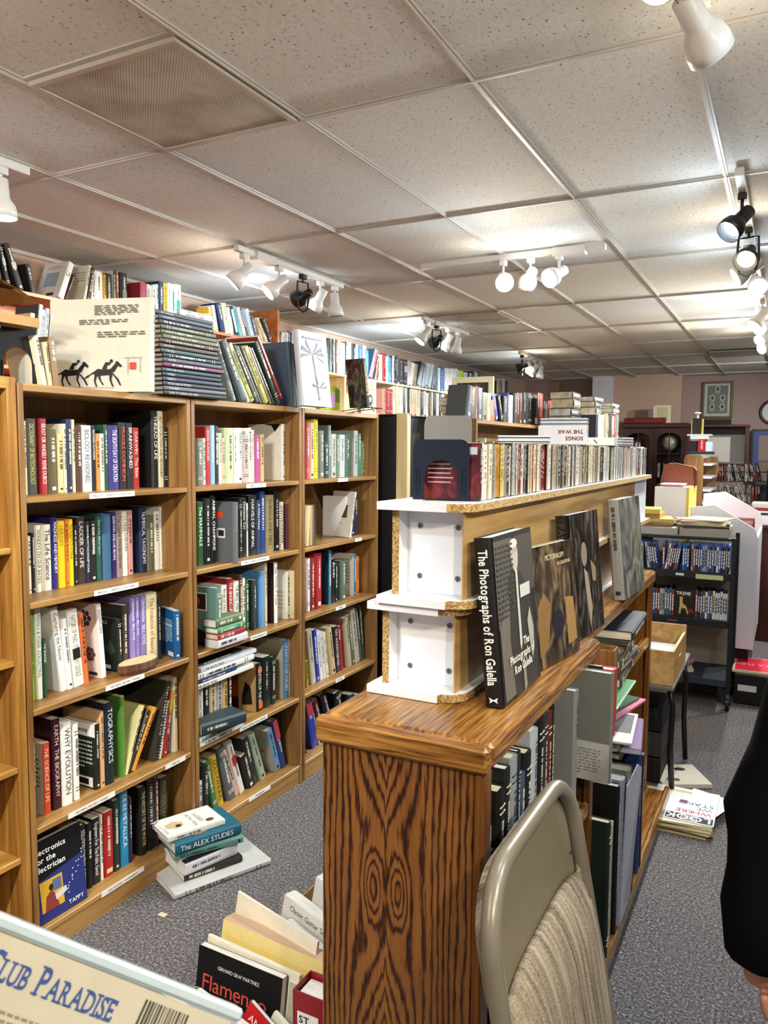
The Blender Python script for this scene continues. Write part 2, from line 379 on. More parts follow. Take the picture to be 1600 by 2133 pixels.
def art_on(mb, items, face, h, t, d, e=.0006):
    """flat print on the front ('F'), back ('B') or spine ('S')"""
    if face == 'F': O, R, U, w = Vector((0, t/2, 0)), Vector((-1,0,0)), Vector((0,0,1)), d
    elif face == 'B': O, R, U, w = Vector((-d, -t/2, 0)), Vector((1,0,0)), Vector((0,0,1)), d
    else: O, R, U, w = Vector((0, -t/2, 0)), Vector((0,1,0)), Vector((0,0,1)), t
    n = R.cross(U).normalized()
    def P(u, v, k): return O + R*(u*w) + U*(v*h) + n*(e*(1+.5*k))
    for k, it in enumerate(items):
        m = it[-1]; m = ink(m) if isinstance(m, str) else m
        if it[0] == 'r': _, a, b, c, d_, _ = it; mb.add([P(a,b,k),P(c,b,k),P(c,d_,k),P(a,d_,k)], [(0,1,2,3)], m)
        elif it[0] == 'p': mb.add([P(u,v,k) for u, v in it[1]], [tuple(range(len(it[1])))], m)
        elif it[0] == 'e': _, cu, cv, ru, rv, _ = it; mb.add([P(cu+ru*cos(a*pi/10), cv+rv*sin(a*pi/10), k) for a in range(20)], [tuple(range(20))], m)
        elif it[0] == 't': _, s, u, v, hh, mw, al, bo, _ = it; put_text(mb, s, P(u, v, k), R, U, hh*h, m, mw*w if mw else None, bo, al)
        elif it[0] == 'l':   # lines of small print
            _, u0, v0, u1, v1, nl, _ = it
            for i in range(nl):
                y = v1-(v1-v0)*(i+.5)/nl; x = u0; q = (v1-v0)/nl*.22
                end = u1 if i < nl-1 else u0+(u1-u0)*.6
                while x < end-.02:
                    ww = min(rr.uniform(.03, .09), end-x); mb.add([P(x,y-q,k),P(x+ww,y-q,k),P(x+ww,y+q,k),P(x,y+q,k)], [(0,1,2,3)], m); x += ww+.018
def book_parts(h, t, d, col, title=None, tc=None, style='hard', fr=None, bk=None, sp=None, pages=None, cm=None, bold=0, deco=True):
    c = .0028 if style == 'hard' else .0012; c = min(c, t*.2)
    m = cm or (paint(col) if style == 'hard' else mat(col, .35, 0, .5)); cov = MB()
    bul = t*.12 if style == 'hard' else t*.02
    y0, y1 = -t/2, t/2
    pts = [(-d, y0), (-.004, y0), (bul*.7, y0+t*.18), (bul, 0), (bul*.7, y1-t*.18), (-.004, y1), (-d, y1), (-d, y1-c), (-c, y1-c), (-c, y0+c), (-d, y0+c)]
    # two boards and a rounded spine as one skin
    n = len(pts); vs = [(a, b, 0) for a, b in pts]+[(a, b, h) for a, b in pts]
    q = [(0,1,9,10),(1,2,9),(2,3,9),(3,8,9),(3,4,8),(4,5,8),(5,6,7,8)]
    fs = [f[::-1] for f in q] + [tuple(i+n for i in f) for f in q] + [(i,(i+1)%n,n+(i+1)%n,n+i) for i in range(n)]
    cov.add(vs, fs, m)
    O = Vector((bul+.0006, 0, 0)); D = Vector((0,0,-1)); Uy = Vector((0,1,0))
    if sp: art_on(cov, sp, 'S', h, t*.8, d, bul+.0008)
    tc = tc or ('e8e0cc' if lum(col) < 120 else '2a2622'); tm = ink(tc)
    if title:
        ch = min(t*.5, .02)
        put_text(cov, title, O + Vector((0, -ch/2, h*.93)), D, Uy, ch, tm, h*.8, bold)
    elif deco and t > .006:
        k = rr.random(); z = h*rr.uniform(.86, .94); wd = min(t*rr.uniform(.15, .26), .006); end = h*rr.uniform(.25, .5)
        if style == 'hard' and k < .35:
            for zz in (.12, .16, .85, .89): cov.box((bul*.6, -t*.38, h*zz), (bul+.0005, t*.38, h*zz+.002), tm)
            z = h*.8
        while z > end:
            ww = rr.uniform(.0012, .004); w2 = wd*rr.choice((1, 1, .7)); cov.add([O+Vector((0,-w2,z)), O+Vector((0,wd,z)), O+Vector((0,wd,z-ww)), O+Vector((0,-w2,z-ww))], [(0,1,2,3)], tm); z -= ww+rr.choice((.0014,.0014,.0014,.0014,.006))
        if k > .7: cov.box((bul*.6, -t*.18, h*.05), (bul+.0006, t*.18, h*.05+t*.3), tm)
    if fr: art_on(cov, fr, 'F', h, t, d)
    if bk: art_on(cov, bk, 'B', h, t, d)
    pg = MB(); s = .003 if style == 'hard' else .0004
    pg.box((-d+s, y0+c+.0002, s), (-c-.0003, y1-c-.0002, h-s), pages or (PAGES if rr.random() < .45 else WPAGES))
    return cov, pg
def add_book(M, h, t, d, col, label, group, name='book', single=False, cat='book', style='hard', **kw):
    spiral = kw.pop('spiral', False)
    cov, pg = book_parts(h, t, d, col, style='soft' if spiral else style, **kw)
    if single:
        o = link(name, mesh(name, cov.join(pg))); o.matrix_world = M; return tag(o, label, cat, group)
    r = thing(name, label, cat, group=group, M=M)
    link('cover', mesh('cover', cov), r); link('pages', mesh('pages', pg), r)
    if spiral:
        s = MB(); k = int(h/.011)
        for i in range(k):
            z = h*(i+.5)/k; s.tube([(.003+(t*.45)*cos(a), (t*.52)*sin(a), z+.002*a/6) for a in (0,.9,1.8,2.7,3.6,4.5,5.4,6.2)], .0012, BLK if lum(col) < 160 else mat('c8c8c8', .3, .6), 4)
        link('spiral_binding', mesh('spiral_binding', s), r)
    return r
def upM(x, y, z, lean=0, yaw=0, t=0):
    """standing book, spine to +x; lean>0 tips the top toward +y about its lower corner"""
    piv = t/2 if lean > 0 else -t/2
    L = Matrix.Translation((0, piv, 0)) @ Matrix.Rotation(-lean, 4, 'X') @ Matrix.Translation((0, -piv, 0))
    return Matrix.Translation((x, y, z)) @ Matrix.Rotation(yaw, 4, 'Z') @ L
LIE = Matrix(((1,0,0,0),(0,0,-1,0),(0,1,0,0),(0,0,0,1)))
def lieM(x, y, z, yaw=0, t=0):
    """book lying flat, its spine to +x, centre of its spine at y; title upright"""
    return Matrix.Translation((x, y, z+t/2)) @ Matrix.Rotation(yaw, 4, 'Z') @ LIE
def row(where, group, crop, X, zb, ents, D=.16, single=False, cat='book', name='book', dmax=.19):
    cx, cy, s = crop
    for i, e in enumerate(ents):
        u0, u1, vt, col = e[:4]; o = dict(e[-1]) if isinstance(e[-1], dict) else {}
        title = e[4] if len(e) > 4 and isinstance(e[4], str) else None
        tc = e[5] if len(e) > 5 and isinstance(e[5], str) else None
        xx = X + o.pop('x', 0); zz = zb + o.pop('z', 0)
        ut = o.pop('ut', None); yaw = o.pop('yaw', 0)
        a, b, v = cx+u0/s, cx+u1/s, cy+vt/s
        if ut is None:
            zt = Zx((a+b)/2, v, xx); zm = (zt+zz)/2
            y0, y1 = Yat(a, xx, zm), Yat(b, xx, zm); h = zt-zz; lean = 0; t = y1-y0
        else:
            y0, y1 = Yat(a, xx, zz), Yat(b, xx, zz); p = PX(cx+ut/s, v, xx)
            lean = math.atan2(p.y-y0, p.z-zz); h = math.hypot(p.y-y0, p.z-zz); t = (y1-y0)*cos(lean)
            if lean > 0: h = h
        t = max(t-.0008, .003); d = o.pop('d', min(dmax, max(.09, h*.68))) 
        kind = o.pop('kind', None); st = o.pop('style', None) or ('hard' if rr.random() < .5 else 'soft')
        kind = kind or ('spiral-bound book' if o.get('spiral') else 'hardback' if st == 'hard' else 'paperback')
        size = 'very thin ' if t < .009 else 'thin ' if t < .018 else 'thick ' if t > .042 else ''
        if lean: size += 'leaning '
        lb = o.pop('label', None) or '%s%s %s, %s from left on %s' % (size, cname(col), kind, ordn(i+1), where)
        yc = (y0+y1)/2
        if lean < 0: yc = y0 + t/2
        elif lean > 0: yc = y1 - t/2
        add_book(upM(xx, yc, zz+.0005, lean, yaw, t), h, t, d, col, lb, group, name=name, single=single, cat=cat, style=st, title=title, tc=tc, **o)
def lie_row(where, group, X, y0, y1, zb, ents, depth=.15):
    """a pile of lying books from the bottom up: (thickness, colour, title, tc, dx, dy0, dy1, opts)"""
    z = zb
    for i, e in enumerate(ents):
        t, col, title, tc = e[:4]; dx, a, b = (e[4:7] if len(e) > 6 else (0, 0, 0)); o = dict(e[7]) if len(e) > 7 else {}
        yaw = o.pop('yaw', 0); d = o.pop('d', depth); st = o.pop('style', 'hard' if rr.random() < .6 else 'soft')
        h = (y1+b)-(y0+a); yc = (y0+y1+a+b)/2
        lb = o.pop('label', None) or '%s %s, %s from the bottom of the pile %s' % (cname(col), 'hardback' if st == 'hard' else 'paperback', ordn(i+1), where)
        M = Matrix.Translation((X+dx, yc, z+t/2)) @ Matrix.Rotation(yaw, 4, 'Z') @ LIE @ Matrix.Translation((0, 0, -h/2))
        add_book(M, h, t-.0006, d, col, lb, group, style=st, title=title, tc=tc, **o); z += t
    return z

# ------------------------------------------------------------ the room
CEIL = 2.75
gx0, gy0, GX, GY = -1.503, 1.04, .61, 1.2255
XL, XR, YE, YB = -3.95, 3.2, 12.55, -2.6
struct('floor', MB().box((XL-.1, YB, -.05), (XR+.1, YE+.1, 0), CARPET))
struct('ceiling', MB().box((XL-.1, YB, CEIL), (XR+.1, YE+.1, CEIL+.05), TILE))
WALLM = mat('bda08c', .8, name='wall_paint'); WALLD = mat('a08a82', .8, name='wall_paint_mauve')
struct('wall_left', MB().box((XL-.1, YB, 0), (XL, YE+.1, CEIL), WALLM))
struct('wall_right', MB().box((XR, YB, 0), (XR+.1, YE+.1, CEIL), WALLM))
struct('wall_end', MB().box((XL, YE, 0), (XR, YE+.1, CEIL), WALLD).box((-2.45, YE-.32, 0), (-1.47, YE, CEIL), WALLM))
struct('trim_1', MB().box((-2.72, YE-.55, 0), (-2.45, YE-.001, CEIL), mat('d4d2d6', .6, name='column_paint')))
g = MB(); gm = mat('bdb5aa', .4, name='grid_enamel'); i = -4
while gx0+i*GX < XR:
    x = gx0+i*GX
    g.box((x-.012, YB, CEIL-.006), (x+.012, YE, CEIL-.0001), gm); g.box((x-.004, YB, CEIL-.012), (x+.004, YE, CEIL-.0055), gm); i += 1
j = -2
while gy0+j*GY < YE:
    y = gy0+j*GY; g.box((XL, y-.012, CEIL-.0065), (XR, y+.012, CEIL-.0003), gm); g.box((XL, y-.004, CEIL-.0125), (XR, y+.004, CEIL-.006), gm); j += 1
g.box((gx0-GX, 1.655-.012, CEIL-.0065), (gx0, 1.655+.012, CEIL-.0004), gm)
struct('trim_2', g)
struct('trim_3', MB().box((XL, YB, CEIL-.02), (XL+.02, YE, CEIL-.0003), gm))
def vent(x, y, label, w=.585):
    r = thing('ceiling_vent', label, 'vent', (x, y, CEIL-.03), 'perforated ceiling vents')
    fm = mat('b5ab9c', .4, name='vent_enamel'); a = w/2
    f = MB()
    for p in ((x-a, y-a, x+a, y-a+.02), (x-a, y+a-.02, x+a, y+a), (x-a, y-a+.02, x-a+.02, y+a-.02), (x+a-.02, y-a+.02, x+a, y+a-.02)): f.box((p[0], p[1], CEIL-.02), (p[2], p[3], CEIL-.0067), fm)
    part('frame', f, r)
    def perf(nt, bs):
        tc = N(nt, 'ShaderNodeTexCoord'); mp = N(nt, 'ShaderNodeMapping'); mp.inputs['Scale'].default_value = (125, 125, 125); mp.inputs['Rotation'].default_value = (0, 0, .78)
        nt.links.new(tc.outputs['Object'], mp.inputs[0]); v = N(nt, 'ShaderNodeTexVoronoi', Scale=1.0, Randomness=0.0); nt.links.new(mp.outputs[0], v.inputs['Vector'])
        n = N(nt, 'ShaderNodeTexNoise', Scale=5.0, Detail=2.0); nt.links.new(tc.outputs['Object'], n.inputs['Vector'])
        q = ramp(nt, v.outputs['Distance'], [(.28, '3c3832'), (.40, 'c4beb2')]); bs.inputs['Roughness'].default_value = .5
        h = N(nt, 'ShaderNodeHueSaturation'); mr = N(nt, 'ShaderNodeMapRange'); mr.inputs[1].default_value = .35; mr.inputs[2].default_value = .6; mr.inputs[3].default_value = .7; mr.inputs[4].default_value = 1.05
        nt.links.new(n.outputs['Fac'], mr.inputs[0]); nt.links.new(mr.outputs[0], h.inputs['Value']); nt.links.new(q.outputs[0], h.inputs['Color']); nt.links.new(h.outputs[0], bs.inputs['Base Color'])
    part('perforated_plate', MB().box((x-a+.02, y-a+.02, CEIL-.016), (x+a-.02, y+a-.02, CEIL-.0125), nmat('perforated_metal', perf)), r)
vent(-1.81, 1.955, 'perforated square ceiling vent nearest the camera, dusty beige')
vent(-2.42, 6.28, 'perforated grey ceiling vent beyond the three-lamp track, over the aisle')
vent(-3.64, 5.58, 'perforated grey ceiling vent close to the left wall above the palm-print book')
solo('ceiling_light_panel', MB().cbox((-.86, 9.35, CEIL-.03), (-.28, 9.87, CEIL-.013), mat('9fa08a', .4)), 'flat greenish unlit light panel set in the far ceiling on the right', 'light panel')

# ------------------------------------------------------------ track lights
def head(track, x, y, aim, lit=None, black=False, L=.13, drop=.07, warm=True, k=1.0, shade=None):
    """lamp head: stem, flared can, bulb; aim = direction of its mouth"""
    zt = CEIL-.045; aim = Vector(aim).normalized(); m = shade or (BLK if black else WMET)
    hd = MB(); hd.cbox((x-.017, y-.024, zt-.03), (x+.017, y+.024, zt-.0005), m, .003)
    part('track_adapter', hd, track)
    piv = Vector((x, y, zt-.03-drop))
    st = MB().tube([(x, y, zt-.029), (x, y, piv.z+.005)], .007, m, 8)
    if black:
        st = MB(); c = piv - Vector((0,0,.05)); s_ = aim.cross(Vector((0,0,1))).normalized()
        st.tube([(x,y,zt-.029),(x,y,zt-.05)], .006, m)
        pth = [Vector((x,y,zt-.045))+s_*.0, Vector((x,y,zt-.045))+s_*.045, c+s_*.05, c+s_*.035-Vector((0,0,.06)), c-Vector((0,0,.075)), c-s_*.035-Vector((0,0,.06)), c-s_*.05, Vector((x,y,zt-.045))-s_*.045, Vector((x,y,zt-.045))]
        st.tube(pth, .006, m, 6); piv = c + Vector((0,0,.02))
    part('stem', st, track)
    back = piv - aim*.055 if not black else piv - aim*.07
    R = aim.to_track_quat('Z', 'Y').to_matrix().to_4x4(); T = Matrix.Translation(back) @ R
    n = 24; prof = [(.024, 0), (.028, .004), (.030, .07), (.034, .08), (.047, .098), (.052, .12), (.052, .148), (.047, .148), (.045, .12), (.028, .09), (.026, .02)]
    if black: prof = [(.02,0),(.024,.004),(.025,.06),(.03,.065),(.052,.09),(.056,.128),(.053,.128),(.045,.09),(.02,.07)]
    sh = MB(); vs = [(r*cos(2*pi*a/n), r*sin(2*pi*a/n), z) for r, z in prof for a in range(n)]
    fs = [(i*n+a, i*n+(a+1) % n, (i+1)*n+(a+1) % n, (i+1)*n+a) for i in range(len(prof)-1) for a in range(n)] + [tuple(range(n))[::-1]]
    sh.add(vs, fs, m)
    if not black:
        for a in range(6): sh.tube([(.016*cos(a*1.047), .016*sin(a*1.047), -.0006), (.016*cos(a*1.047), .016*sin(a*1.047), .001)], .0028, BLK, 6)
    sh.xf(T); part('lamp_shade', sh, track, smooth=True)
    bb = MB(); bz = .118 if not black else .105; br = .042
    vs = [(br*cos(2*pi*a/n)*q, br*sin(2*pi*a/n)*q, bz+.014*(1-q*q)) for q in (1, .7, .35, .05) for a in range(n)]
    fs = [(i*n+a, i*n+(a+1) % n, (i+1)*n+(a+1) % n, (i+1)*n+a) for i in range(3) for a in range(n)]+[tuple(range(3*n, 4*n))]
    bb.add(vs, fs, (BULBW if warm else BULBC) if lit else mat('b8b4a8', .3)); bb.xf(T); part('bulb', bb, track)
    if lit:
        mouth = back + aim*.17
        cl = (1, .88, .70) if warm else (.72, .86, 1)
        Mi = track.matrix_world.inverted()
        ld = bpy.data.lights.new('lamp', 'SPOT'); ld.energy = LAMP_W*k*pi; ld.color = cl; ld.spot_size = rad(112); ld.spot_blend = .8; ld.shadow_soft_size = .04
        lo = bpy.data.objects.new('spot_lamp', ld); COL.objects.link(lo); lo.parent = track
        lo.matrix_local = Mi @ Matrix.Translation(mouth) @ (-aim).to_track_quat('Z', 'Y').to_matrix().to_4x4()
        ld = bpy.data.lights.new('spill', 'POINT'); ld.energy = SPILL_W*k*pi; ld.color = cl; ld.shadow_soft_size = .04
        lo = bpy.data.objects.new('bulb_glow', ld); COL.objects.link(lo); lo.parent = track; lo.matrix_local = Mi @ Matrix.Translation(mouth)
def track(x0, y0, x1, y1, label, feed=None):
    r = thing('track_light', label, 'track light', ((x0+x1)/2, (y0+y1)/2, CEIL-.045), 'track lights on the ceiling')
    t = MB(); along = abs(y1-y0) > abs(x1-x0); w = .0175
    if along: t.cbox((x0-w, min(y0,y1), CEIL-.045), (x0+w, max(y0,y1), CEIL-.0127), WMET, .003)
    else: t.cbox((min(x0,x1), y0-w, CEIL-.045), (max(x0,x1), y0+w, CEIL-.0127), WMET, .003)
    part('track_bar', t, r)
    if feed is not None:
        fx, fy = (x0, y0+(y1-y0)*feed) if along else (x0+(x1-x0)*feed, y0)
        q = (.03, .09) if along else (.09, .03)
        part('power_feed', MB().cbox((fx-q[0], fy-q[1], CEIL-.058), (fx+q[0], fy+q[1], CEIL-.0128), WMET, .003), r)
    return r
W_ = (-.8, .1, -1)
tb = track(-2.715, 3.43, -2.715, 4.55, 'white five-lamp ceiling track above the stacked book spines', .22)
for y, a, l, bk in ((3.50, (-.75, -.55, -.9), 1, 0), (3.83, (-.6, -.75, -.8), 1, 0), (4.08, (-1, .2, -.25), 1, 1), (4.28, (-.7, -.1, -1.1), 0, 0), (4.46, (.02, .1, -1), 0, 0)):
    head(tb, -2.715, y, a, l, bk, warm=y < 4.0, k=.5)
tc_ = track(-2.0, 4.28, -.92, 4.28, 'white three-lamp ceiling track running across the aisle, two bulbs glaring', .82)
for x, a, l, w in ((-1.49, (.35, -.75, -.42), 1, 1), (-1.33, (-.45, .75, -.3), 0, 0), (-1.17, (-.35, -.8, -.45), 1, 0)):
    head(tc_, x, 4.28, a, l, warm=w, k=.8)
td = track(-2.75, 5.92, -2.75, 6.92, 'white four-lamp ceiling track beside the middle ceiling vent', .3)
for y, a, l, bk in ((5.98, (-.5, -.5, -.9), 1, 0), (6.2, (-.9, .5, -.3), 1, 1), (6.45, (-.5, -.2, -1), 0, 0), (6.68, (-.2, 0, -1), 0, 0)):
    head(td, -2.75, y, a, l, bk, warm=bk == 0)
te = track(-2.75, 8.5, -2.75, 9.5, 'farthest ceiling track on the left, one warm bulb lit')
for y, a, l, bk in ((8.6, (-1, -.2, -.3), 0, 1), (8.85, (.3, -.6, -.5), 1, 0), (9.1, (-.6, -.5, -.9), 1, 0), (9.35, (-.1, -.1, -1), 0, 0)):
    head(te, -2.75, y, a, l, bk, warm=y < 9)
ta = track(-2.725, 1.0, -2.725, 2.14, 'white ceiling track at the left edge with one lamp hanging straight down', .2)
head(ta, -2.725, 2.02, (.03, .02, -1), 1, warm=False, k=.4)
head(ta, -2.725, 1.3, (-.5, .1, -1), 1, k=.5)
tg = track(-.225, 3.38, -.225, 5.72, 'white ceiling track at the right edge with a black lamp nearest')
for y, a, l, bk, w in ((3.62, (-.55, -.6, -.75), 1, 0, 0), (4.18, (-.15, -.75, -.6), 1, 1, 1), (4.6, (-.8, -.2, -.5), 1, 0, 0), (4.95, (.25, -.8, -.6), 1, 0, 0)):
    if y == 3.62: head(tg, -.225, y, a, l, False, warm=w, k=.7, shade=BLK)
    else: head(tg, -.225, y, a, l, bk, warm=w, k=.7)
th = track(-.225, 6.0, -.225, 8.2, 'far ceiling track at the right edge, its four bulbs glaring')
for y, a, w in ((6.2, (-.5, -.3, -.8), 0), (6.7, (-.3, -.8, -.4), 1), (7.3, (-.5, -.6, -.5), 0), (8.0, (-.6, -.7, -.4), 1)): head(th, -.225, y, a, 1, warm=w, k=1.3)
tf = track(-.235, .9, -.235, 2.1, 'ceiling track at the top right corner with two large white lamps')
head(tf, -.235, 1.93, (.35, .75, -.55), 1, warm=True, k=.5)
head(tf, -.235, 1.72, (-.35, -.75, -.45), 1, warm=True, k=.5)
tz = track(-1.0, -1.2, -1.0, .2, 'unseen ceiling track behind the camera, added for fill light')  # not seen; these lamps are added for general fill
for y in (-1.0, -.4, .1): head(tz, -1.0, y, (-.7, .7, -.8), 1, warm=y < 0, k=1.3)
tz = track(.9, -.5, .9, 2.0, 'unseen ceiling track over the right hand aisle, added as fill')  # out-of-view lamps, added to fill the room with light
for y in (-.2, .8, 1.8): head(tz, .9, y, (-.9, .4, -.8), 1, warm=y < 1, k=1.0)
for (x, y, a) in ((.6, 6.5, (-.8, .1, -.9)), (.5, 9.6, (-.7, .7, -.7))):  # out of view; added for fill, the farther one to light the end wall
    tz = track(x, y-.5, x, y+.5, {.6: 'unseen fill track added beyond the right edge of the view', .5: 'unseen ceiling track added over the far right corner to light the end wall'}[x])
    head(tz, x, y-.3, a, 1, k=1.2); head(tz, x, y+.3, a, 1, warm=x < 0, k=1.2)
# ------------------------------------------------------------ oak bookcases along the aisle
BX, BK = -2.06, -2.385
def bookcase(name, label, y0, y1, zt, shelves, stickers=(), mv=OAKV, mh=OAKH, xf=BX, xb=BK, group=None, th=.02):
    r = thing(name, label, 'bookcase', ((xf+xb)/2, (y0+y1)/2, 0), group)
    part('side_panel', MB().cbox((xb, y0, 0), (xf, y0+th, zt), mv, .002), r)
    part('side_panel', MB().cbox((xb, y1-th, 0), (xf, y1, zt), mv, .002), r)
    part('top_board', MB().cbox((xb, y0+th, zt-th-.004), (xf, y1-th, zt), mh, .002), r)
    part('back_panel', MB().box((xb, y0+th, .06), (xb+.006, y1-th, zt-th-.004), OAKB if mv is OAKV else mv), r)
    for k, z in enumerate(shelves):
        part('shelf' if z > .2 else 'bottom_shelf', MB().cbox((xb+.006, y0+th, z-.02), (xf-.002, y1-th, z), mh, .0025), r)
    part('kick_board', MB().box((xf-.02, y0+th, 0), (xf-.006, y1-th, min(shelves)-.02), mh), r)
    for (z, ya, yb, s) in stickers:
        m = MB().box((xf-.0019, ya, z-.019), (xf-.0008, yb, z-.001), mat('efeee8', .5))
        put_text(m, s, (xf-.0004, (ya+yb)/2, z-.0135), (0,1,0), (0,0,1), .0075, ink('1c1c1c'), (yb-ya)*.92, 0, 'c')
        part('shelf_label', m, r)
    return r
SH = [1.485, 1.155, .815, .43, .09]
bookcase('bookcase', 'left of the three filled oak bookcases, its lowest shelf holding an electronics manual', 1.56, 2.315, 1.83, SH,
    [(1.485, 1.82, 2.02, 'BIOLOGY / GENETICS / EVOLUTION'), (1.155, 1.83, 2.03, 'BIOLOGY / GENETICS / EVOLUTION'), (.815, 1.87, 2.05, 'NATURAL HISTORY / FOSSILS'), (.43, 1.70, 1.90, 'NATURAL HISTORY / FOSSILS'), (.43, 2.15, 2.26, 'INSECTS'), (.09, 1.83, 2.03, 'ELECTRONICS / ENGINEERING')], group='oak veneer bookcases')
bookcase('bookcase', 'middle of the three filled oak bookcases, behind the pile of books on the carpet', 2.32, 3.085, 1.83, SH,
    [(1.485, 2.66, 2.80, 'ANIMALS - Dogs Misc.'), (1.155, 2.62, 2.82, 'ANIMALS GENERAL APES HUMANS'), (.815, 2.68, 2.80, 'ANIMALS BIRDS BATS'), (.43, 2.60, 2.80, 'ANIMALS GENERAL REPTILES MARINE'), (.09, 2.66, 2.82, 'ENGINEERING')], group='oak veneer bookcases')
bookcase('bookcase', 'right of the three filled oak bookcases, next to the black cabinet side', 3.09, 3.86, 1.83, SH,
    [(1.485, 3.42, 3.52, 'DOGS - FARM'), (1.155, 3.60, 3.67, 'BIRDS'), (.815, 3.40, 3.50, 'MEDICINE'), (.43, 3.40, 3.49, 'MEDICINE')], group='oak veneer bookcases')
# nearly empty case at the left edge
bookcase('bookcase', 'solid oak bookcase at the left edge of the view with bare shelves', .78, 1.555, 1.845, [1.335, .99, .655, .365, .09], th=.032, mv=wood('solid_oak_upright', 2, '5a3814', '96682e', 'b98a45', freq=70, rough=.3), mh=wood('solid_oak_shelf', 1, '7c5222', 'b07f3c', 'cf9d55', freq=60, rough=.3))
c1 = (0, 480, 3.2); c2 = (0, 1000, 3.5556); c3 = (0, 1550, 2.2857); c4 = (380, 640, 3.636); c5 = (380, 1040, 3.636); c6 = (330, 1440, 3.265)
def G(n): return 'books on the %s' % n
def R(where, crop, X, zb, ents, **kw): row(where, 'books on the ' + where, crop, X, zb, ents, **kw)
R('top shelf, left oak bookcase', c1, -2.15, 1.485, [
 (158,180,1270,'e6dcb8'),(182,245,1255,'4a5048','DICTIONARY OF BIOTECHNOLOGY','d8d070'),(262,316,1255,'a3262c','BEAST OR ANGEL?  RENE DUBOS','f0e0d0'),(318,383,1325,'5a5230'),(385,424,1355,'dcc48c'),(425,446,1290,'ece2bc'),(448,482,1258,'1c2a48'),(483,503,1262,'ece0b0'),(507,546,1300,'4a2a18'),(550,612,1300,'efece4','BIOLOGY REVISIONED','1a1a1a'),
 (614,640,1300,'151517','RICHARD DAWKINS','e8e4d8'),(641,668,1355,'c8883a'),(668,698,1355,'ece2c4'),(699,721,1295,'1e4a34'),(722,795,1300,'2e2670','THE EIGHTH DAY OF CREATION','e4e0f0'),(796,843,1282,'1a1412','FRAGILE DOMINION','d05a40'),(845,888,1285,'141214','BRAINWASHED','e8e4dc'),(889,929,1315,'a82824','DARWIN  The Bible','f0d8c8'),
 (1012,1054,1202,'111113','THREAD OF LIFE','e4e0d4',{'style':'hard','d':.21}),(1055,1090,1205,'e4dab4','AUTOEVOLUTION AND MECHANISM','2a2620'),(1091,1115,1305,'141416')])
lie_row('on the top shelf of the left oak bookcase', 'books on the top shelf, left oak bookcase', -2.17, 1.63, 1.83, 1.665, [(.018, '7a5430', None, None)]) if 0 else None
R('second shelf, left oak bookcase', c2, -2.20, 1.155, [
 (207,232,415,'e6e0c8'),(234,262,395,'1a1a1c'),(263,307,335,'f0ead8','MONKEYS ON OUR BACKS','2a2a2a'),(312,383,330,'ece6d4','The Life Science','1c1c1c'),(386,429,275,'2c2670','MADNESS AND MEMORY','f0ecf4'),(430,484,302,'ecc81e','HEROES','a08020'),(486,511,290,'e07a28'),(512,546,290,'f0cc18','The POLITICS of DNA','1a1a1a'),(548,573,335,'16181a'),
 (575,632,275,'3a2c26','LADDER OF LIFE','e0d8d0'),(634,664,305,'1a2434','DARWIN MYTHCONCEPTIONS','e8ecf0'),(666,712,300,'121212'),(714,753,262,'245044','Darwins Blind Spot','a0c8a0'),(760,827,250,'3c6488',{'style':'hard','deco':False}),(829,862,235,'26225c','DARWIN AND HIS BEARS','e8e4f4'),(865,906,228,'94807c','The Young Charles Darwin','3a2020'),(908,945,232,'e8e4d0','SAVING DARWIN','1c1c1c'),(947,986,225,'c89088'),
 (1035,1085,205,'14203c','NUMERICAL TAXONOMY','dcdce8'),(1088,1144,265,'605e48'),(1146,1184,230,'e2e0d0'),(1186,1212,198,'d6d6cc'),(1213,1252,195,'ece8c8','evolution   Carl Zimmer','3a4a3a')], dmax=.17)
flow = lambda cu, cv, r, c: [('e', cu+r*cos(a), cv+.7*r*sin(a), r*.42, r*.3, c) for a in [k*.9 for k in range(7)]] + [('e', cu, cv, r*.5, r*.35, c)]
R('third shelf, left oak bookcase', c2, -2.14, .815, [
 (232,250,950,'8cae2c'),(268,312,950,'eef0e4','FOSSILS & FOSSIL COLLECTING','3a4a3a'),(318,348,1180,'2c5034','THE SPLENDID','dce8d8'),(455,506,952,'ece8de','Capturing the Noose','2a2a28',{'ut':374}),(503,547,1035,'f0eee8',None,None,{'ut':448}),
 (552,628,975,'e8e4d6','NATURE OF MARS  STEPHEN JAY GOULD','6a6a60',{'ut':494,'sp':[('r',.05,.36,.95,.50,'1a1a1a')]}),(629,663,990,'d8703c',None,None,{'ut':584}),(757,793,925,'efebe6','SNOWFLAKE','4a4550',{'ut':712,'bk':flow(.66,.80,.12,'4a3a50')+flow(.74,.32,.1,'5a4048')+[('r',.68,.04,.9,.08,'2a2a2a')]}),
 (885,912,1030,'18201c',None,None,{'ut':868,'bk':[('t','ALS',.42,.88,.06,0,'l',0,'c8c8c0'),('p',[(.5,.4),(.7,.6),(.9,.4),(.7,.3)],'2e4438'),('r',.5,.05,.7,.12,'e0e0dc')]}),
 (912,950,925,'40382e'),(968,1004,870,'8a78b4','Undeniable  BILL NYE','f0ecf8'),(1006,1038,860,'8a78b4','Undeniable  BILL NYE','f0ecf8'),(1043,1085,850,'8a78b4','Undeniable  BILL NYE','f0ecf8'),(1088,1166,835,'e6dcae','The Evolution of Beauty','c07a50',{'bold':1}),(1170,1192,880,'2a2a2c')], dmax=.2)
def face(u0, v0, u1, v1, X, label, group, col, t=.02, name='book', base=None, yaw=None, lean=.0, d=None, h=None, **kw):
    """book turned so that its back or front cover looks at the viewer: bottom corners on a shelf"""
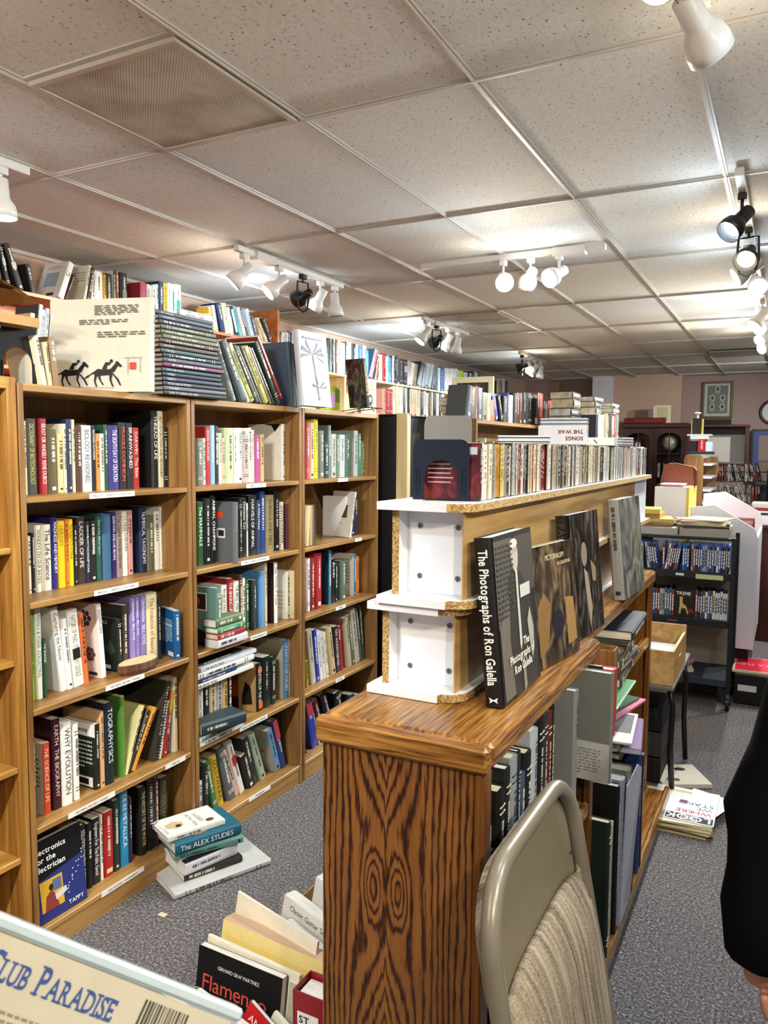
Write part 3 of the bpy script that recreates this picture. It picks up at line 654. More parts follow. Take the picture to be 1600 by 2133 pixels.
R('fourth shelf, left oak bookcase', c2, -2.12, .43, [
 (250,267,1905,'1a1a1a'),(318,375,1945,'c84a2c','THE SCIENCE OF LIFE','f0d0b0',{'bk':[('r',0,0,1,1,'d8ccb4'),('l',.1,.3,.9,.8,8,'6a6258')]}),(392,452,1765,'3a1620','EARTH  THE BIOGRAPHY','e0c8c0'),(456,536,1790,'f0eee8','WHY EVOLUTION','3a4a3a'),(548,588,1800,'ecebe4'),
 (706,742,1805,'20241f',None,None,{'d':.17,'bk':[('r',0,.8,1,1,'eeece6'),('t','Science',.34,.86,.07,.6,'l',1,'1c1c1c'),('l',.4,.3,.92,.75,7,'b8c0b0'),('r',.4,.03,.92,.18,'e4e4e0'),('r',.5,.06,.8,.15,'1a1a1a')]}),(743,775,1712,'d8a878'),(778,845,1645,'16242c','TOGRAPHYSICS','dce4e8'),(898,930,1600,'5a8c3a',None,None,{'deco':False,'d':.22,'bk':[('r',.2,.02,.5,.1,'e8e8e0')]}),
 (920,946,1680,'e0d49c',None,None,{'ut':1046}),(946,968,1710,'1c1c1a',None,None,{'ut':1090}),(966,1000,1700,'e09a34',None,None,{'ut':1135}),(1130,1165,1500,'3c3a32',None,None,{'ut':1235,'spiral':True}),(1180,1196,1640,'e8e4dc',None,None,{'ut':1240}),(1205,1235,1570,'a82c28',None,None,{'ut':1262,'sp':[('r',0,.7,1,1,'dcb428')]}),(1284,1316,1462,'e6dcb8',None,None,{'bk':[('r',0,0,1,1,'dcd8c8'),('p',[(.1,.1),(.9,.15),(.7,.5),(.3,.45)],'6a6a60')]})], dmax=.2)
R('bottom shelf, left oak bookcase', c3, -2.12, .09, [
 (338,373,400,'d8cca4','STATIC BY DON','5a5240'),(376,412,385,'111111','SOLUTION CONTROL THEORY','e8e8e8'),(414,441,375,'141416'),(443,478,350,'1a1a1c','Engineers For The Public Good','eceae4'),(479,492,335,'e8e4d8'),(497,540,318,'a8201c',None,None,{'sp':[('r',.1,.05,.9,.12,'e8d0a0')]}),(543,570,265,'1c3024'),(576,612,214,'2484b0','DE RE METALLICA','eef4f8'),(615,630,250,'30283c'),
 (664,697,202,'151515','THE HISTORY OF THE WATER','c8b070'),(702,738,168,'17171a',None,None,{'spiral':True}),(740,758,158,'5a1c24'),(764,800,155,'2a2818','PRACTICAL TAXIDERMY','8a7a40')], dmax=.2)
# electronics manual leaning face out against the left side of the bottom shelf
mt = [('r',0,0,1,1,'2c3474'),('p',[(0,.50),(1,.62),(1,1),(0,1)],'121216'),('t','Electronics',.07,.83,.068,.86,'l',1,'f4f4f0'),('t','for the',.07,.725,.068,.6,'l',1,'f4f4f0'),('t','Electrician',.07,.62,.068,.86,'l',1,'f4f4f0'),
 ('r',.12,.12,.55,.5,'d8a830'),('p',[(.18,.12),(.22,.3),(.33,.36),(.42,.25),(.45,.12)],'8a3a34'),('e',.33,.39,.05,.04,'3a2418'),('p',[(.4,.2),(.62,.25),(.6,.32),(.38,.28)],'d0d0d0'),('r',.36,.33,.52,.47,'5a6a90'),('t','TAPPY',.62,.06,.05,.3,'l',1,'e8e8e8')] + [('e',.55+.09*rr.random()+.35*k/14, .2+.42*k/14+.05*rr.random(), .012, .009, 'dcdcf0') for k in range(15)]
cov, pg = book_parts(.265, .018, .20, '2c3474', fr=mt, deco=False, style='soft')
Mx = Matrix.Translation((-2.09, 1.584, .0925)) @ Matrix.Rotation(rad(-91), 4, 'Z') @ Matrix.Rotation(rad(7), 4, 'X')
o = thing('book', 'blue and black electronics manual leaning cover out at the left of the bottom shelf', 'book', M=Mx)
link('cover', mesh('cover', cov), o); link('pages', mesh('pages', pg), o)
# blue field guide with its back cover turned out, and a slice of log
bk = [('l',.08,.3,.85,.8,12,'c8dcec'),('r',.55,.04,.92,.13,'e8e4dc'),('t','A FIELD GUIDE TO ROCKS AND MINERALS',.08,.66,.03,.8,'l',1,'f0f0ec')]
add_book(upM(-2.085, 2.252, .8155, 0, rad(-22), .026), .19, .026, .125, '1f5c94', 'blue field guide with back cover turned out, right end of third shelf, left bookcase', 'books on the third shelf, left oak bookcase', bk=bk, style='soft')
def log_slice():
    r = thing('log_slice', 'slice of log with bark rim lying before the books on the third shelf', 'log slice', (-2.10, 2.06, .816))
    n = 22; ra = [(.088+.008*sin(3*a*6.283/n)+.004*rr.random(), .042+.003*rr.random()) for a in range(n)]
    P = [(ra[a][1]*cos(a*6.283/n), ra[a][0]*sin(a*6.283/n)) for a in range(n)]
    m = MB(); vs = [(x*.86, y*.86, 0) for x, y in P]+[(x*1.0, y*1.0, .015) for x, y in P]+[(x*1.0, y*1.0, .036) for x, y in P]+[(x*.95, y*.95, .039) for x, y in P]
    m.add(vs, [(i*n+a, i*n+(a+1)%n, (i+1)*n+(a+1)%n, (i+1)*n+a) for i in range(3) for a in range(n)]+[tuple(range(n))[::-1]], wood('bark', 2, '2a1a10', '5a3c24', '8a6238', freq=60, rough=.9))
    part('bark', m, r, world=False)
    part('cut_face', MB().add([(x*.95, y*.95, .0392) for x, y in P], [tuple(range(n))], mat('d8bc8c', .7)), r, world=False)
log_slice()
R('top shelf, middle oak bookcase', c4, -2.14, 1.485, [
 (107,152,992,'6c7468'),(153,176,992,'e0dcd4'),(152+25,212,905,'b8302c','DOG CANCER','f0e0d8'),(213,248,895,'8eb4d0','WEIMARANERS','e8f0f4'),(249,275,900,'2a2826'),(276,300,955,'e8e4d8'),(301,321,990,'c8b48c'),(323,388,915,'b8c49c'),(389,414,925,'e8e0c4'),(415,453,915,'ecebe2'),(455,500,965,'b4a49a',None,None,{'bk':[('r',.2,.45,.8,.9,'2c2c26')]}),(500,524,915,'f0ece2','BASSET HOUNDS','151515',{'bold':1}),(525,546,930,'e8d8b8','CHOW CHOW','3a2a1a'),(549,591,970,'a84a84'),(593,620,965,'c8a470'),
 (754,778,885,'dcd6c4',None,None,{'d':.2,'bk':[('p',[(.45,1),(.95,1),(.8,.86),(.7,.97)],'1a1a1a')]}),(862,880,1005,'6a7490',None,None,{'d':.13,'bk':[('r',.3,.72,.7,.95,'e4e4e0'),('r',.05,.3,.9,.55,'a8a8b0'),('l',.1,.05,.9,.25,5,'d0d0d8')]}),(882,898,1010,'e8e8ea')])
R('second shelf, middle oak bookcase', c5, -2.13, 1.155, [
 (117,160,20,'2c5c34','The MAMMALS','e8ecd8',{'bold':1}),(165,213,-10,'141614'),(216,252,-29,'121212','ANIMAL CHAMPIONS','f0f0ec',{'bold':1}),(386,425,22,'5c6062','MAMMALS','8a8c8c',{'x':.07,'d':.2,'style':'hard','bk':[('r',.5,.73,.72,.83,'e04020'),('t','MAMMALS CHAMPIONS',.08,.8,.05,.4,'l',0,'3a3c3e'),('r',.55,.4,.78,.56,'dcdcd8'),('r',.6,.43,.75,.53,'222222')]}),(430,452,-5,'20201c'),(453,486,-10,'1a1a1a','Domestic Cat','e8e8e8'),(488,499,30,'e0dcd0'),
 (501,561,-30,'15171a','MARVELS OF ANIMAL','dcdcdc'),(563,590,5,'2c3850','A White House','e8e8f0'),(592,628,-60,'203c78'),(632,695,-30,'8a7a50','ANIMALS AND MEN','2a2418'),(698,735,-62,'18181a',None,None,{'spiral':True}),(738,768,20,'e4dcc0','QUEST FOR HUMANKIND','3a342a'),(786,829,35,'4c1c2c',None,None,{'bk':[('r',.4,.78,.9,.95,'e8e8e4')]}),(832,860,22,'b4a478'),(862,893,5,'191a18'),(897,932,12,'101010',None,None,{'x':.06})])
R('third shelf, middle oak bookcase', c5, -2.12, .815, [
 (258,298,670,'5c7c72',None,None,{'x':.06,'d':.2,'style':'hard','bk':[('r',.1,.6,.75,.9,'d8d8cc'),('r',.13,.62,.72,.88,'32221c'),('e',.45,.75,.12,.07,'8a3c34'),('p',[(0,0),(.95,0),(.7,.25),(.2,.35),(0,.3)],'1c1812'),('e',.3,.2,.14,.1,'7a5a2c')]}),(302,340,650,'e4dcc8','Birds of North America','1c1c1c'),(344,386,600,'9a2824','THE SINGING LIFE OF BIRDS','f0e8e0'),(390,430,620,'e8e4d4','THE BIRDS WEB NEIGHBORS','2c4c2c'),(432,455,570,'5a3c20'),(456,478,598,'ece4cc'),(480,502,605,'2c5c3c'),(543,560,612,'3a4440'),
 (588,622,540,'5c8cbc',None,None,{'d':.2,'style':'hard','deco':False}),(624,645,478,'c8bc98'),(692,722,480,'ece8dc','The World of Canes','1c1c1c',{'d':.19,'bk':[('r',0,0,1,1,'2c1416')]}),(790,812,545,'d8d4c4',None,None,{'d':.15,'bk':[('l',.1,.1,.9,.6,6,'a8a498')]}),(850,868,540,'d8cca0',None,None,{'x':.03}),(872,892,560,'cccab8',None,None,{'x':.04}),(894,902,570,'20201e',None,None,{'x':.045})])
R('fourth shelf, middle oak bookcase', c5, -2.12, .43, [
 (120,160,1290,'e0e4dc','The Orange Lovers Handbook','1c1c1c'),(162,205,1300,'141414'),(206,260,1285,'c8b48c'),(262,304,1290,'a8aab0'),(306,344,1318,'c8a860'),(346,379,1300,'181818'),(557,603,1240,'1c1814','MONSTERS OF THE SEA','e8e0d0',{'d':.2,'sp':[('r',.1,.8,.9,.9,'e07838'),('r',.1,.06,.9,.2,'d86830')],'bk':[('r',.5,0,1,1,'b09060'),('r',0,.25,.5,.95,'8a3c14'),('p',[(.6,.1),(.9,.15),(.85,.5),(.7,.6),(.6,.3)],'241a14')]}),(608,668,1190,'1a281e',None,None,{'spiral':True}),(671,704,1190,'151515'),
 (760,803,1062,'4c84b0','UNDERWATER MALIBU','f0f4f4',{'d':.2,'bk':[('r',0,0,1,1,'c4b898')]}),(804,818,1060,'e4e4e0'),(886,899,1118,'141414','THE WORLD OF','e8e8e8',{'x':.04,'d':.14,'bk':[('l',.15,.45,.8,.9,9,'8a8a8a'),('r',.1,.06,.6,.2,'e4e4e4')]})])
lie_row('crosswise over the fourth shelf, middle oak bookcase', 'books lying on the fourth shelf, middle oak bookcase', -2.09, 2.34, 2.74, .43+.226, [
 (.022,'e8e6e0','THE ARTIC WOLF','2a2a2a',0,.0,.0,{'yaw':.0,'d':.22}),(.016,'28406c',None,None,.0,.02,-.12),(.028,'e4e2da',None,None,.0,.0,.0,{'d':.22}),(.02,'dfe2e6','THE ARCTIC WOLF',None,.0,.05,.02,{'d':.21}),(.014,'18181a',None,None,-.02,.05,-.06)], depth=.2)
lie_row('below the slate blue book, middle oak bookcase', 'books lying on the fourth shelf, middle oak bookcase', -2.055, 2.345, 2.60, .4315, [
 (.022,'dcdcd8',None,None,.0,0,.02,{'d':.09}),(.02,'6c8c80',None,None,.005,.0,.0,{'d':.09})], depth=.09)
add_book(lieM(-2.03, 2.46, .474, -.25, .05) @ Matrix.Translation((0,0,-.11)), .22, .05, .10, '2c3a40', 'thick slate blue cloth book lying on two others, left end of fourth shelf, middle bookcase', 'books lying on the fourth shelf, middle oak bookcase', style='hard')
lie_row('in front of the bird books', 'books lying on the third shelf, middle oak bookcase', -2.045, 2.445, 2.63, .8155, [
 (.034,'dcdce0',None,None,0,0,.01),(.026,'a02c34',None,None,0,0,-.01),(.024,'4c8c5c',None,None,0,0,-.01,{'bk':[('r',0,0,1,.5,'4c74a8')]}),(.036,'5c6c4c',None,None,-.01,0,-.02)], depth=.07)
R('bottom shelf, middle oak bookcase', c6, -2.12, .09, [
 (274,300,612,'e4e4e0'),(303,344,500,'24302c'),(374,404,490,'3c7c4c',None,None,{'ut':312}),(406,450,460,'c8a82c','GOLD PANNING','2a2a1a',{'ut':348}),(480,524,400,'5c6064',None,None,{'ut':400,'d':.2}),(525,556,425,'c8a498',None,None,{'ut':432}),(557,592,362,'e4dcd4',None,None,{'ut':465,'sp':[('r',0,.55,1,.72,'9a2c34')]}),(612,654,452,'20201c',None,None,{'ut':562}),
 (648,680,330,'24242c',None,None,{'ut':575}),(700,738,310,'9aa890',None,None,{'ut':615,'bk':[('l',.1,.1,.9,.6,8,'6a6a70')]}),(800,836,278,'6c94b4',None,None,{'ut':738,'bk':[('r',0,0,1,1,'a8a290'),('r',.55,.45,.7,.52,'e04c28')]}),(838,874,215,'2c4478',None,None,{'ut':768,'sp':[('r',0,.6,1,1,'b84450')]}),(850,866,232,'d4ccb0',None,None,{'x':-.06})])
R('top shelf, right oak bookcase', c4, -2.14, 1.485, [
 (938,962,870,'b84c48'),(964,995,875,'dcb49c'),(997,1027,850,'e4e01c'),(1031,1072,935,'6c6c58'),(1074,1104,1015,'20343c'),(1106,1128,895,'6c7c70'),(1129,1165,960,'d8d4c0',None,None,{'spiral':True}),(1168,1190,970,'5c7c54'),(1191,1232,965,'e4e4e2',None,None,{'spiral':True}),(1236,1272,960,'3c6450'),(1300,1330,935,'b8b8b0',None,None,{'d':.17}),(1331,1355,955,'4c7c5c'),(1356,1378,1015,'6c8454')])
R('second shelf, right oak bookcase', c5, -2.14, 1.155, [
 (1240,1254,-20,'ecebe4'),(1256,1276,-22,'1c1c20'),(1278,1301,-30,'2c2038'),(1303,1325,-36,'1c2848')])
R('third shelf, right oak bookcase', c5, -2.13, .815, [
 (942,967,450,'e8e8ea'),(968,1000,442,'8c2c24'),(1004,1054,408,'a82428',None,None,{'style':'hard'}),(1106,1130,385,'3c7080',None,None,{'d':.2,'bk':[('r',0,0,1,1,'182c3c')]}),(1132,1158,452,'1a1a1c','JIN SHIN','e8e8e4'),(1160,1176,490,'202422'),(1204,1235,465,'5c6c5c',None,None,{'style':'hard'}),(1299,1318,415,'3478b0',None,None,{'d':.16,'bk':[('r',0,0,1,1,'d8ccb4'),('l',.1,.2,.8,.9,9,'8a8272')]}),(1319,1340,435,'e07c28')])
R('fourth shelf, right oak bookcase', c5, -2.12, .43, [
 (940,955,1225,'a8a83c',None,None,{'ut':932}),(980,1016,1000,'c8bca4',None,None,{'ut':942,'d':.17}),(1018,1043,995,'2c3c9c',None,None,{'ut':988}),(1045,1070,1003,'e4e4e4',None,None,{'ut':1014}),(1071,1092,1010,'e0dcd0',None,None,{'ut':1040}),(1094,1115,1015,'e4dcc4',None,None,{'ut':1064}),(1130,1166,980,'c8b084',None,None,{'ut':1092}),(1168,1197,970,'2c2c2c','GO AGAIN DIETER','e8e8e8',{'ut':1148}),(1199,1222,970,'a82434','Amber','f0e0e0',{'ut':1176}),
 (1254,1285,905,'bcae94',None,None,{'ut':1222,'d':.2}),(1287,1310,885,'6c6c4c',None,None,{'ut':1252}),(1312,1348,842,'c4bca8',None,None,{'ut':1270,'d':.22}),(1350,1366,828,'4c5c54',None,None,{'ut':1306}),(1367,1382,815,'3c4c44',None,None,{'ut':1338})])
R('bottom shelf, right oak bookcase', c6, -2.12, .09, [
 (998,1012,400,'1c1c20'),(1048,1094,100,'283c9c','GUIDE','e8e8f4',{'ut':1000,'sp':[('r',0,.7,1,1,'b83c48')]}),(1096,1104,100,'ecebe8',None,None,{'ut':1040}),(1120,1150,75,'4c1c1c',None,None,{'ut':1052}),(1175,1215,40,'1c1a22',None,None,{'ut':1100,'d':.2}),(1240,1275,20,'28282c',None,None,{'ut':1200}),(1300,1330,20,'2c4058'),(1340,1370,20,'3c4c7c')])
# bagged paperbacks and framed cover on the second shelf of the right case
m = MB(); r = thing('paperback', 'yellowed paperbacks slumped in a clear plastic bag, second shelf of right bookcase', 'bagged books', (-2.08, 3.2, 1.157))
for k in range(4):
    q = MB().cbox((-.05-.1, -.012, 0), (-.01, .012, .2), mat(('c8b080','d8c490','b89c68','4a4436')[k], .7), .002); q.xf(Matrix.Translation((0, -.055+.032*k, 0)) @ Matrix.Rotation(rad(-9+4*k), 4, 'X')); part('bagged_book', q, r, world=False)
vs = []; n = 14
for z, s in ((0, 1), (.08, 1.05), (.17, 1.0), (.23, .8), (.3, .55)):
    for a in range(n): vs.append(((.09+.008*rr.random())*cos(a*6.283/n)*s-.06, (.1+.012*rr.random())*s*sin(a*6.283/n)+.01, z+.01*rr.random()))
part('plastic_bag', MB().add(vs, [(i*n+a, i*n+(a+1)%n, (i+1)*n+(a+1)%n, (i+1)*n+a) for i in range(4) for a in range(n)], GLASS), r, world=False, smooth=True)
add_book(upM(-2.09, 3.60, 1.156, rad(9), rad(-18), .012), .25, .012, .18, 'e4ded0', 'cream book leaning with a framed photograph on its back, second shelf, right bookcase', None, style='soft', bk=[('r',.1,.42,.75,.7,'5a4438'),('r',.12,.78,.6,.79,'d88c4c'),('r',.12,.3,.6,.31,'d88c4c')])
# small books lying over the rows
lie_row('over the top shelf row, left oak bookcase', 'books on the top shelf, left oak bookcase', -2.17, 1.60, 1.80, 1.662, [(.016,'7c5630',None,None)], depth=.1)
lie_row('over the top shelf row, middle oak bookcase', 'books on the top shelf, middle oak bookcase', -2.2, 2.60, 2.78, 1.655, [(.022,'2c3c74',None,None),(.012,'e0d8b8','BASSET','2a2a2a',0,-.02,0),(.014,'dcd4b0','Schnauzer','2a2a2a',0,-.02,.01)], depth=.1)

# ------------------------------------------------------------ things standing on top of the bookcases (z = 1.83)
TZ = 1.831
def horse(cx, cy, s, c):
    P = lambda L: ('p', [(cx+x*s, cy+y*s) for x, y in L], c)
    return [P([(-.5,.25),(-.3,.42),(.0,.38),(.3,.42),(.38,.3),(.3,.14),(.05,.12),(-.2,.1),(-.42,.1)]), P([(.25,.4),(.5,.72),(.6,.62),(.4,.25)]), P([(.45,.72),(.55,.78),(.75,.55),(.68,.48),(.52,.6)]),
      P([(-.48,.2),(-.75,.1),(-.9,-.05),(-.7,.02),(-.45,.3)]), P([(-.42,.15),(-.3,.15),(-.38,-.15),(-.3,-.4),(-.36,-.42),(-.45,-.15)]), P([(-.3,.15),(-.18,.12),(-.15,-.1),(-.02,-.32),(-.08,-.34),(-.22,-.1)]),
      P([(.22,.2),(.34,.18),(.3,-.1),(.4,-.4),(.34,-.42),(.22,-.1)]), P([(.3,.22),(.38,.2),(.6,-.05),(.72,-.35),(.66,-.36),(.52,-.08)]), P([(-.1,.4),(.05,.72),(.3,.72),(.22,.6),(.12,.58),(.1,.4)]), P([(.22,.78),(.28,.86),(.36,.84),(.36,.74),(.28,.7)])]
bk = horse(.22,.15,.23,'1c1c1c') + horse(.55,.15,.23,'2c2a28')
bk += [('l',.45,.82,.88,.93,6,'6a665c'),('l',.3,.72,.8,.78,3,'6a665c'),('l',.48,.58,.95,.65,3,'6a665c'),('r',.80,.24,.86,.31,'f0442c'),('r',.74,.36,.92,.365,'8a867c'),('r',.78,.18,.785,.36,'8a867c'),('r',.9,.2,.905,.36,'8a867c'),('p',[(.02,.045),(.66,.04),(.66,.043),(.02,.052)],'4a4640')]
# large art book, back cover out
A = PZ(131, 803, TZ); B = PZ(318, 812, TZ); A = Vector((-2.345, 1.905, TZ)); B = Vector((-1.975, 2.02, TZ))
wd = (B-A).length; yw = math.atan2(B.y-A.y, B.x-A.x)
add_book(Matrix.Translation(B) @ Matrix.Rotation(yw, 4, 'Z') @ Matrix.Rotation(rad(-3), 4, 'X') @ Matrix.Translation((0,.015,.0006)), .325, .026, wd, 'c9c2b0', 'large wide cream book with two galloping racehorses on its back cover', None, style='hard', cm=mat('c9c2b0', .12, 0, .6), bk=bk, title='DECADE OF CHAMPIONS', tc='2a2a28')
# two books behind it
row('top of the left oak bookcase', 'books on top of the left oak bookcase', c1, -2.08, TZ, [(1052,1074,900,'28345c'),(1076,1098,880,'1c2444')], dmax=.15)
# cream books leaning at the left
row('top of left oak bookcase beside the bookend', 'leaning books beside the black bookend', (0,480,6.154), -2.12, TZ, [
 (560,618,1345,'d8cfb4',None,None,{'ut':435,'d':.15}),(632,684,1430,'c4b898',None,None,{'ut':560,'d':.13}),(690,770,1360,'8c6c44',None,None,{'ut':625,'d':.14})])
# pile of dark spines
cols = [('3c4450','THE GARDEN'),('48505c','MAGNETISM'),('2c2c30',None),('5c5c44',None),('5c6048',None),('6c6c50',None),('4c3c28',None),('4c3c34','GROWTH'),('34504c','THE CELL'),('1c1c20',None),('44545c','WATER'),('6c2c44',None),('2c5458','MAN AND SPACE'),('18181c','WHEELS'),('2c3850','ENERGY'),('202024','FOOD AND NUTRITION'),('5c6068','MACHINES'),('18181a','GUIDE TO SCIENCE AND INDEX')][::-1]
lie_row('of dark spines, left bookcase top', 'pile of dark uniform volumes', -2.03, 2.135, 2.42, TZ, [(.0169, c, t, 'c8ccd0', rr.uniform(-.012,.004), (i-17)*-.0012-.01+rr.uniform(-.01,.01)+.0, .0+.075*(1-i/17)**1.0+rr.uniform(-.01,.01), {'style':'hard'}) for i, (c, t) in enumerate(cols)], depth=.22)
# leaning tall thin volumes
row('top of the middle bookcase, leaning row', 'tall thin volumes leaning on top of the middle bookcase', c4, -2.06, TZ, [
 (390,412,270,'8c9490',None,None,{'ut':255,'d':.25}),(440,498,262,'3c4444',None,None,{'ut':285,'d':.25}),(500,520,290,'d4d8d0',None,None,{'ut':322}),(521,558,288,'8c8c24',None,None,{'ut':348,'d':.24}),(560,590,300,'3c3c30',None,None,{'ut':385}),(592,606,300,'5c5c48',None,None,{'ut':415}),(608,628,305,'4c4c3c',None,None,{'ut':440}),(630,664,310,'a8982c',None,None,{'ut':470}),(666,686,312,'6c5c3c',None,None,{'ut':500}),(688,708,318,'3c2c20',None,None,{'ut':520}),
 (720,752,270,'1c3024',None,None,{'ut':545,'d':.25}),(746,768,225,'8c2420',None,None,{'ut':565,'z':.028,'d':.26})], dmax=.24)
row('top of the middle bookcase, upright', 'tall blue volumes on top of the middle bookcase', c4, -2.07, TZ, [(828,866,262,'3c4c5c',None,None,{'ut':790,'d':.28,'style':'hard','deco':False}),(868,882,270,'8ca0a8',None,None,{'ut':818}),(884,910,275,'3c5468',None,None,{'ut':842})], dmax=.26)
# silver wrapped botanical book, fiction hardback on a wire stand, yellow box, cream book
add_book(Matrix.Translation(Vector((-1.985, 2.965, TZ))) @ Matrix.Rotation(rad(-95), 4, 'Z') @ Matrix.Rotation(rad(6), 4, 'X') @ Matrix.Translation((0,0,.0006)), .345, .03, .215, 'c6c6c8', 'tall pale book in shiny clear wrap, palm leaf drawing on its front', None, style='hard', cm=mat('b8b8bc', .1, 0, .6), deco=False,
  fr=[('r',.03,.03,.97,.97,MOTTLE_SILVER)]+[('p',[(.45,.7),(.45+.38*cos(a),.7+.2*sin(a)+.02),(.45+.42*cos(a),.7+.2*sin(a)-.04),(.45+.2*cos(a),.7+.08*sin(a)-.02)],'7c7c80') for a in (-.4,.1,.5,1.0,1.5,2.1,2.7,3.3)]+[('p',[(.44,.7),(.48,.7),(.6,.1),(.56,.08)],'8a8a8c')]+[('p',[(.62,.25),(.62+.25*cos(a),.25+.12*sin(a)+.02),(.62+.25*cos(a),.25+.12*sin(a)-.02)],'7c7c80') for a in (.2,.8,1.4,2.0,2.8)]+[('r',.15,.9,.85,.93,'9c9ca0')])
add_book(upM(-1.985, 3.60, TZ+.022, rad(-9), rad(-8), .034), .255, .034, .11, '1c1a18', 'dark hardback tilted on a black wire stand, orange lettering down its spine', None, style='hard', title='Thunderstruck II', tc='d89c4c', bold=1, bk=[('r',0,0,1,1,MOTTLE_DARK)])
s = MB(); x, y = -2.03, 3.60
for q in (-.055, .055):
    s.tube([(x+.05, y+q, TZ+.003), (x+.01, y+q*.4, TZ+.11), (x-.02, y+q*.2, TZ+.16)], .0025, BLK, 6); s.tube([(x+.10, y+q, TZ+.02), (x+.06, y+q, TZ+.02), (x-.10, y+q, TZ+.003)], .0025, BLK, 6)
s.tube([(x+.10, y-.055, TZ+.02), (x+.10, y+.055, TZ+.02)], .0025, BLK, 6)
solo('wire_book_stand', s, 'black wire easel holding the tilted dark hardback above the right bookcase', 'book stand')
q = MB().cbox((-2.16, 3.36, TZ), (-2.13, 3.56, TZ+.13), mat('aab62c', .4), .002)
for (a, b, c, d_, col) in ((3.37, 3.45, .09, .12, '3c4c2c'), (3.385, 3.43, .04, .07, 'dcd84c'), (3.47, 3.5, .02, .1, 'd8a8d8'), (3.505, 3.55, .05, .12, '707c30')): q.box((-2.1299, a, TZ+c), (-2.129, b, TZ+d_), ink(col))
solo('book', q, 'lime green boxed set with purple band behind the wire stand', 'book')
add_book(Matrix.Translation((-2.095, 3.70, TZ)) @ Matrix.Rotation(rad(-92), 4, 'Z') @ Matrix.Translation((0,0,.0006)), .19, .03, .155, 'e0d4a4', 'cream book with gold ornamental title and oval portrait, standing face out', None, style='hard', deco=False,
  fr=[('t','Lytton',.5,.80,.09,.7,'c',1,'c8a43c'),('t','Strachey',.5,.66,.09,.8,'c',1,'c8a43c'),('e',.58,.4,.17,.16,'3c4434'),('e',.58,.41,.08,.08,'c8c4a8'),('t','The Years of',.55,.16,.045,.5,'c',0,'a88c3c'),('t','Achievement',.55,.09,.045,.5,'c',0,'a88c3c')]+[('e',.16+.03*sin(k*2),.2+k*.08,.05,.03,'c8a850') for k in range(7)])
# bookend with brown paper albums at the left
def bookend(name, label, M, col, h=.2, w=.14, base=.12, ah=.115, aw=.1):
    r = thing(name, label, 'bookend', M=M); m = mat(col, .5, .1, .3)
    n = 10; out = [(-w/2, 0), (-w/2, h-.02)]+[(-w/2+.02-.02*cos(a*pi/8), h-.02+.02*sin(a*pi/8)) for a in range(1, 5)]+[(w/2-.02+.02*sin(a*pi/8), h-.02+.02*cos(a*pi/8)) for a in range(0, 4)]+[(w/2, h-.02), (w/2, 0)]
    inn = [(aw/2, 0)]+[(aw/2*cos(a*pi/n), (ah-aw/2)+aw/2*sin(a*pi/n)) for a in range(n+1)]+[(-aw/2, 0)]
    # plate with arch cut-out, as strips
    p = MB(); T = .0018
    O = out; 
    poly = out + inn
    vs = [(a, -T/2, b) for a, b in poly]+[(a, T/2, b) for a, b in poly]; k = len(poly)
    p.add(vs, [tuple(range(k)), tuple(range(k, 2*k))[::-1]]+[(i, k+i, k+(i+1) % k, (i+1) % k) for i in range(k)], m)
    part('plate', p, r, world=False)
    tg_ = MB().prism([(aw/2*cos(a*pi/n), (ah-aw/2)+aw/2*sin(a*pi/n)) for a in range(n+1)], .0015, m, 2); tg_.xf(Matrix.Rotation(0, 4, 'X'))
    part('foot_plate', MB().box((-aw/2+.001, 0.0012, -.0002), (aw/2-.001, base, .0013), m), r, world=False)
    rb = MB()
    for s_ in (-1, 1): rb.tube([(s_*(w/2-.012), -.002, .012), (s_*(w/2-.012), -.003, .07)], .003, m, 8)
    part('stiffening_rib', rb, r, world=False)
    return r
bookend('bookend', 'black metal bookend on the far left bookcase top, holding brown albums', Matrix.Translation((-2.15, 1.632, TZ+.0005)) @ Matrix.Rotation(rad(88), 4, 'Z'), '161512', .188, .13, .1, .115, .10)
for i, (c, a, y, hh) in enumerate((('6c4a28', 10, 1.36, .17), ('8a6238', 14, 1.405, .18), ('d0a878', 18, 1.445, .175), ('3a2a1c', 16, 1.49, .165))):
    add_book(upM(-2.10, y, 1.8455, rad(a), 0, .02), hh, .02, .14, c, '%s old album, %s from left, slumped beside the left black bookend' % (cname(c), ordn(i+1)), 'brown albums on the far left bookcase', style='soft', deco=False)
m = MB()
for k in range(5):
    z = 2.035+.008*k; pts = [(-2.26, 1.35), (-2.08, 1.36), (-2.0, 1.55), (-2.05, 1.66), (-2.22, 1.6)]
    vs = []; nn = 9
    for i in range(nn):
        for j in range(2):
            y = 1.35+.3*i/(nn-1); vs.append((-2.24+.16*j, y, z-.0+.07*sin((i/(nn-1))*2.4+.3*k)+.012*k*(i/(nn-1))))
    m.add(vs, [(2*i, 2*i+1, 2*i+3, 2*i+2) for i in range(nn-1)], mat(('a8804c','6c4424','d8b888','8a5c34','c09860')[k], .8))
m.box((-2.24, 1.36, 2.005), (-2.08, 1.66, 2.034), mat('b08a58', .8))
solo('sheet_music', m, 'curled brown paper folders lying over the albums at the left edge', 'paper folders')
